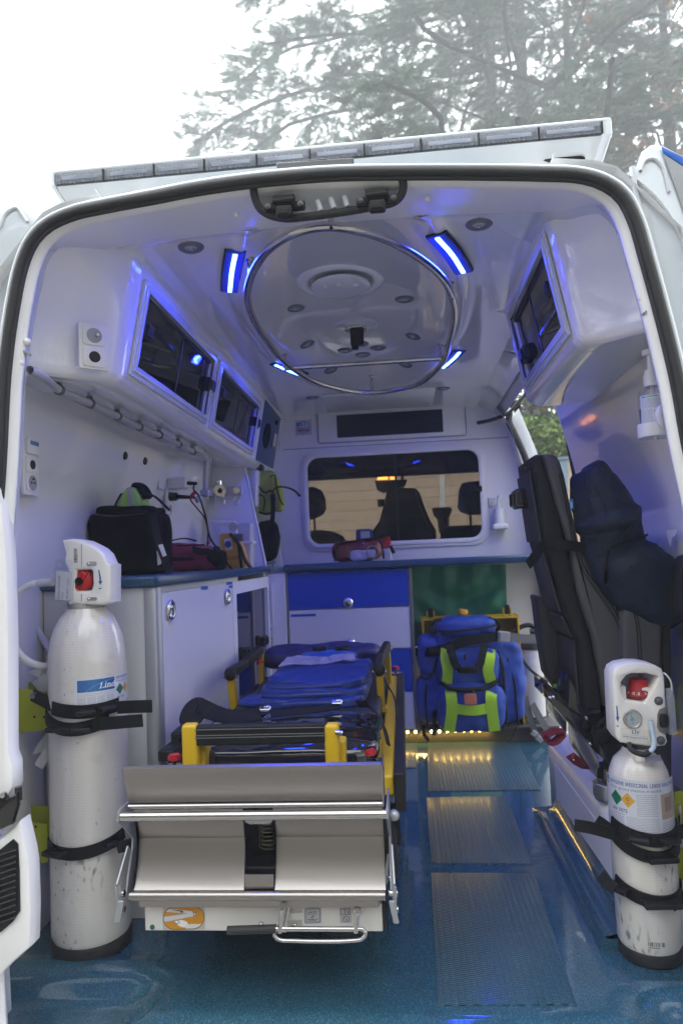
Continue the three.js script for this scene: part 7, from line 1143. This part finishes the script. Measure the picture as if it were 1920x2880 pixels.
  const s2 = thing('cylinder_strap', 'black ratchet strap round the tall cylinder, the middle of three', 'strap', [c.x, .58, c.z]); cylStrap(s2, c, R + .005, Y(2020), Y(2034), -1.0, .95, .036, [TT(285, 2036, -1.82), TT(330, 2032, -1.815), TT(402, 2026, -1.815)], { sag: -.022, buckles: [[.42, .075], [.66, .05]] });
  const s3 = thing('cylinder_strap', 'black ratchet strap round the foot of the tall cylinder, the lowest of three', 'strap', [c.x, .28, c.z]); cylStrap(s3, c, R + .004, Y(2392), Y(2378), -1.0, 1.35, .032, [TT(330, 2384, -1.83), TT(350, 2379, -1.83), TT(378, 2372, -1.83)], { sag: -.016, buckles: [[.26, .075], [.80, .035]] });
}
{
  const c = V(.580, 0, -1.90), R = .0785, z = c.z + .06, t = thing('oxygen_cylinder', 'short white wrapped oxygen cylinder with gauge and handle at the right rear', 'gas cylinder', [c.x, 0, c.z]), P = (x, y, f = 0) => PZ(x, y, z + f);
  part(t, 'cylinder_body', T(latheUV(lathe([[.066, .02], [R, .045], [R, .25], [R, .405], [R * .98, .43], [R * .9, .462], [R * .75, .490], [.040, .508], [.034, .520]], 56)), c.x, 0, c.z), wrapM(.8, 1), { uv: true });
  part(t, 'base_boot', T(lathe([[0, 0], [R - .008, 0], [R - .002, .006], [R - .002, .03], [R - .006, .034]], 48), c.x, 0, c.z), M.rubber);
  const ol = [[1742, 2086], [1840, 2098], [1872, 2094], [1878, 2086], [1872, 2062], [1874, 2000], [1869, 1905], [1862, 1884], [1845, 1875], [1810, 1868], [1775, 1868], [1745, 1873], [1726, 1884], [1720, 1900], [1722, 1960], [1728, 2068]];
  const hole = [[1734, 1932], [1738, 1914], [1752, 1897], [1770, 1890], [1815, 1890], [1850, 1896], [1858, 1904], [1850, 1922], [1834, 1952], [1820, 1972], [1812, 1980], [1750, 1974], [1740, 1955]];
  const gd = part(t, 'valve_guard', slab(ol.map(p => P(1796 + (p[0] - 1796) * .93, p[1])), [0, 0, -.082], .006, [hole.map(p => P(1796 + (p[0] - 1794) * .92, 1938 + (p[1] - 1938) * .98))], 4, -.003), guardM);
  part(gd, 'inner_deck', [bx(P(1734, 1940).x, P(1766, 1940).x, P(1740, 1982).y, P(1740, 1934).y, z - .072, z - .018, .004), bx(P(1808, 1940).x, P(1846, 1940).x, P(1820, 1984).y, P(1820, 1938).y, z - .072, z - .02, .004), bx(P(1764, 1960).x, P(1810, 1960).x, P(1780, 1984).y, P(1780, 1974).y, z - .072, z - .018, .002)], guardM);
  part(gd, 'yellow_label', slab([P(1752, 1976, -.008), P(1806, 1982, -.008), P(1802, 1972, -.02), P(1760, 1968, -.02)], [0, .001, 0]), std(C(.60, .42, .02), .5));
  const kb = P(1794, 1936, -.045); part(t, 'valve_knob', T(lathe([[0, .026], [.020, .026], [.023, .02], [.025, -.002], [.036, -.012], [.036, -.020], [0, -.020]], 14), kb.x, kb.y, kb.z), M.red);
  { const m = print(512, 64, (x) => { x.fillStyle = '#8c1020'; x.fillRect(0, 0, 512, 64); x.font = 'bold 44px sans-serif'; x.fillStyle = '#e8dcdc'; ['25', '15', '0', '½', '1', '2'].forEach((s, i) => x.fillText(s, 20 + i * 86, 48)); }); const lg = new THREE.CylinderGeometry(.0262, .0368, .013, 40, 1, true, -1.5, 3.0); lg.translate(kb.x, kb.y - .0075, kb.z); part(t, 'flow_numbers', lg, m, { uv: true }); }
  part(t, 'valve_stem', [cyl(.016, .05, kb.x - .003, kb.y - .045, kb.z + .0), rod(kb.clone().add(V(-.012, -.035, .01)), kb.clone().add(V(-.02, -.038, .035)), .006), rod(kb.clone().add(V(.01, -.03, .014)), kb.clone().add(V(.01, -.045, .014)), .006)], std(C(.55, .48, .38), .2, 1));
  const gp = P(1776, 2021, .0); part(gd, 'gauge_rim', T(lathe([[.0195, .002], [.0205, .005], [.0235, .004], [.0235, -.002]], 40), gp.x, gp.y, gp.z, Math.PI / 2), M.steel);
  { const m = print(256, 256, (x) => { x.fillStyle = '#b9bdb8'; x.beginPath(); x.arc(128, 128, 128, 0, 7); x.fill(); x.lineWidth = 12; x.strokeStyle = '#b23030'; x.beginPath(); x.arc(128, 128, 96, 2.7, 3.3); x.stroke(); x.strokeStyle = '#3f8a4a'; x.beginPath(); x.arc(128, 128, 96, 3.6, 4.6); x.stroke(); x.strokeStyle = '#333'; x.lineWidth = 3; for (let i = 0; i < 22; i++) { const a = 2.5 + i * .18; x.beginPath(); x.moveTo(128 + 108 * Math.cos(a), 128 + 108 * Math.sin(a)); x.lineTo(128 + 88 * Math.cos(a), 128 + 88 * Math.sin(a)); x.stroke(); } x.lineWidth = 7; x.beginPath(); x.moveTo(128, 140); x.lineTo(112, 52); x.stroke(); x.fillStyle = '#5f9fce'; x.beginPath(); x.arc(128, 140, 34, 0, 7); x.fill(); x.font = 'bold 26px sans-serif'; x.fillStyle = '#333'; x.fillText('bar', 108, 214); });
    const g = new THREE.CircleGeometry(.0198, 36); g.translate(gp.x, gp.y, gp.z + .0022); part(gd, 'gauge_face', g, m, { uv: true }); part(gd, 'gauge_glass', T(lathe([[0, .0075], [.012, .0068], [.0198, .0048]], 32), gp.x, gp.y, gp.z, Math.PI / 2), M.clear); }
  part(gd, 'printed_name', quad(P(1744, 2077, .0012), P(1826, 2086, .0012), P(1826, 2054, .0012), P(1744, 2046, .0012)), print(512, 200, (x) => { x.fillStyle = '#ddd9d0'; x.fillRect(0, 0, 512, 200); x.fillStyle = '#33518c'; x.font = 'bold 92px sans-serif'; x.fillText('LIV', 190, 92); x.font = '18px sans-serif'; x.fillText('®', 338, 44); x.fillRect(40, 118, 440, 3); x.font = 'bold 40px sans-serif'; x.fillText('Linde Integrated Valve', 40, 168, 440); }), { uv: true });
  part(gd, 'blue_arrow', slab([[1731, 1985], [1734, 1985], [1737, 2016], [1740, 2016], [1735, 2030], [1730, 2016], [1733, 2016]].map(p => P(p[0], p[1], .0005)), [0, 0, .0008]), std(C(.02, .12, .30), .5)); part(gd, 'blue_mark', slab([[1732, 2040], [1738, 2041], [1738, 2044], [1732, 2043]].map(p => P(p[0], p[1], .0005)), [0, 0, .0008]), std(C(.02, .12, .30), .5));
  part(gd, 'guard_bolt', [[1852, 1971], [1858, 2082]].map(([a, b]) => [ball(.009, P(a, b).x, P(a, b).y, z - .002), disc(P(a - 2, b, -.001), V(0, 0, 1), .011, .002)]), M.grey); part(gd, 'raised_pad', slab(rrect(P(1818, 0).x, P(1831, 0).x, P(1824, 2006).y, P(1824, 1986).y, .003, z), [0, 0, .005], .0015), guardM);
  part(gd, 'side_recess', slab([[1846, 2010], [1852, 1995], [1868, 1988], [1872, 1992], [1874, 2060], [1868, 2066], [1852, 2058], [1846, 2044]].map(p => P(p[0], p[1], .0004)), [0, 0, .0012], .0004), std(C(.16, .15, .15), .6)); part(gd, 'side_knob', soft(.022, .034, .02, 4, 0, 1, 8).translate(P(1864, 2026).x, P(1864, 2026).y, z), M.black);
  const hk = part(t, 'hanging_hook', tube([P(1828, 2026, .012), P(1832, 2050, .014), P(1838, 2078, .014), P(1838, 2096, .014), P(1832, 2108, .014), P(1820, 2118, .012)], .006, 50, 10), std(C(.48, .58, .68), .3)); part(hk, 'rubber_hook', tube([P(1766, 2090, .0), P(1774, 2108, .010), P(1792, 2118, .014), P(1812, 2122, .014), P(1826, 2114, .012)], .007, 40, 10), M.rubber);
  const m = print(1024, 560, (x, W, H) => {
    x.fillStyle = '#ccced6'; x.fillRect(0, 0, W, H); x.fillStyle = '#1d4f92'; x.fillRect(18, 12, 60, 86); x.font = 'italic bold 26px serif'; x.fillStyle = '#dfe6f0'; x.fillText('Linde', 20, 80, 56); x.fillStyle = '#35508a'; x.font = 'bold 58px sans-serif'; x.fillText('OXYGENE MEDICINAL LINDE HEALTHCARE', 100, 74, 900); x.font = '40px sans-serif'; x.fillText('200 bar, gaz pour inhalation, en bouteille', 100, 124, 620);
    const dia = (cx, cy, s, col) => { x.fillStyle = col; x.save(); x.translate(cx, cy); x.rotate(Math.PI / 4); x.fillRect(-s / 2, -s / 2, s, s); x.restore(); }; dia(190, 224, 120, '#0d6a4e'); dia(336, 224, 116, '#d39d1c'); x.fillStyle = '#1a1a1a'; x.fillRect(176, 182, 28, 10); x.strokeStyle = '#222'; x.lineWidth = 5; x.beginPath(); x.arc(336, 214, 15, 0, 7); x.stroke(); x.font = 'bold 22px sans-serif'; x.fillText('5.1', 322, 268); x.fillStyle = '#35508a'; x.font = 'bold 52px sans-serif'; x.fillText('UN 1072', 120, 362); lines(x, 130, 384, 160, 1, 10, '#556', 6);
    lines(x, 430, 150, 230, 12, 20, '#8a90a2', 7); lines(x, 30, 410, 250, 9, 16, '#6f7689', 5); lines(x, 310, 400, 360, 9, 17, '#7a8194', 5); x.fillStyle = '#a8917e'; x.fillRect(700, 150, 230, 270); x.fillStyle = '#8f6f5c'; x.fillRect(750, 190, 120, 150); lines(x, 700, 440, 280, 6, 18, '#555d70', 6);
  }, { clearcoat: .8, roughness: .35 });
  const y1 = PZ(1790, 2196, -1.825).y, y0 = PZ(1790, 2345, -1.825).y, lg = new THREE.CylinderGeometry(R + .0012, R + .0012, y1 - y0, 44, 1, true, -1.60, 2.85); lg.translate(c.x, (y0 + y1) / 2, c.z); part(t, 'printed_label', lg, m, { uv: true });
  const bl = new THREE.CylinderGeometry(R + .0012, R + .0012, .018, 16, 1, true, -.36, .52); bl.translate(c.x, PZ(1806, 2657, -1.825).y, c.z); part(t, 'barcode', bl, print(192, 72, (x) => { x.fillStyle = '#cfccc4'; x.fillRect(0, 0, 192, 72); x.fillStyle = '#222'; for (let i = 6; i < 186; i += 3) if (rnd() > .4) x.fillRect(i, 8, 2, 42); lines(x, 8, 58, 120, 1, 8, '#222', 8); }), { uv: true });
  { const st = new THREE.CylinderGeometry(R * .90, R * .955, .014, 12, 1, true, -.05, .62); st.translate(c.x, PZ(1846, 2132, -1.835).y, c.z); part(t, 'shoulder_stamp', st, std(C(.22, .22, .27), .4)); }
  const h = thing('tag_sleeve', 'clear plastic tag hanging by a cord on the short cylinder handle', 'tag', P(1890, 2060)), m2 = std(C(.80, .83, .88), .12, 0, { transmission: .75, thickness: 0 }); part(h, 'tag_box', [slab([P(1876, 1966), P(1896, 1962), P(1903, 2064), P(1884, 2068)], [0, 0, -.03], .003), slab([P(1873, 1938), P(1892, 1935), P(1894, 1964), P(1876, 1967)], [0, 0, -.012], .002)], m2); part(h, 'tag_cord', tube([P(1856, 1892, -.02), P(1870, 1896, .0), P(1884, 1915, .0), P(1888, 1940, -.004)], .0022, 30), M.plasticW);
  const Y = (py) => PZ(1800, py, -1.815).y, s1 = thing('cylinder_strap', 'black ratchet strap round the short cylinder, uppermost of three', 'strap', [c.x, .33, c.z]);
  cylStrap(s1, c, R + .004, Y(2338), Y(2352), -1.35, 1.5, .032, [PZ(1614, 2320, -1.845), PZ(1660, 2328, -1.835), PZ(1725, 2346, -1.845)], { sag: -.018, buckles: [[.34, .05], [.62, .05]] });
  const s2 = thing('cylinder_strap', 'black ratchet strap round the short cylinder, the middle of three', 'strap', [c.x, .30, c.z]); cylStrap(s2, c, R + .006, Y(2372), Y(2384), -1.3, 1.5, .030, [PZ(1676, 2306, -1.90), PZ(1700, 2322, -1.90), PZ(1722, 2340, -1.90)], { sag: -.030, buckles: [[.52, .075]] });
  part(s1, 'strap_root', ribbon([PZ(1880, 2366, -1.835), PZ(1905, 2345, -1.845), PZ(1950, 2322, -1.875)], .030, .004, V(-.2, 0, 1), 20), M.strap);
  const s3 = thing('cylinder_strap', 'black ratchet strap round the foot of the short cylinder, lowest of three', 'strap', [c.x, .2, c.z]); cylStrap(s3, c, R + .004, Y(2508), Y(2530), -1.35, 1.5, .032, [PZ(1687, 2460, -1.875), PZ(1706, 2482, -1.855), PZ(1728, 2500, -1.845)], { sag: -.018, buckles: [[.14, .04], [.50, .09]] });
  part(s3, 'strap_root', ribbon([PZ(1886, 2546, -1.835), PZ(1905, 2532, -1.845), PZ(1950, 2512, -1.875)], .030, .004, V(-.2, 0, 1), 20), M.strap);
  const b = thing('wall_bracket', 'yellow green steel bracket right of the short cylinder', 'bracket', PZ(1915, 2500, -1.9)); part(b, 'bracket_plate', [slab([PZ(1896, 2228, -1.90), PZ(1960, 2220, -1.90), PZ(1960, 2345, -1.90), PZ(1898, 2330, -1.90)], [0, 0, -.006], .002), slab([PZ(1900, 2390, -1.90), PZ(1960, 2380, -1.90), PZ(1960, 2480, -1.90), PZ(1904, 2476, -1.90)], [0, 0, -.006], .002)], M.lime); part(b, 'clamp_screw', rod(PZ(1908, 2262, -1.90), PZ(1909, 2320, -1.90), .005), M.steel);
}
const renderer = new THREE.WebGLRenderer({ antialias: true });
renderer.setSize(682, 1024); renderer.toneMapping = THREE.LinearToneMapping; renderer.toneMappingExposure = EXPOSURE;
renderer.shadowMap.enabled = true;
renderer.render(scene, camera);
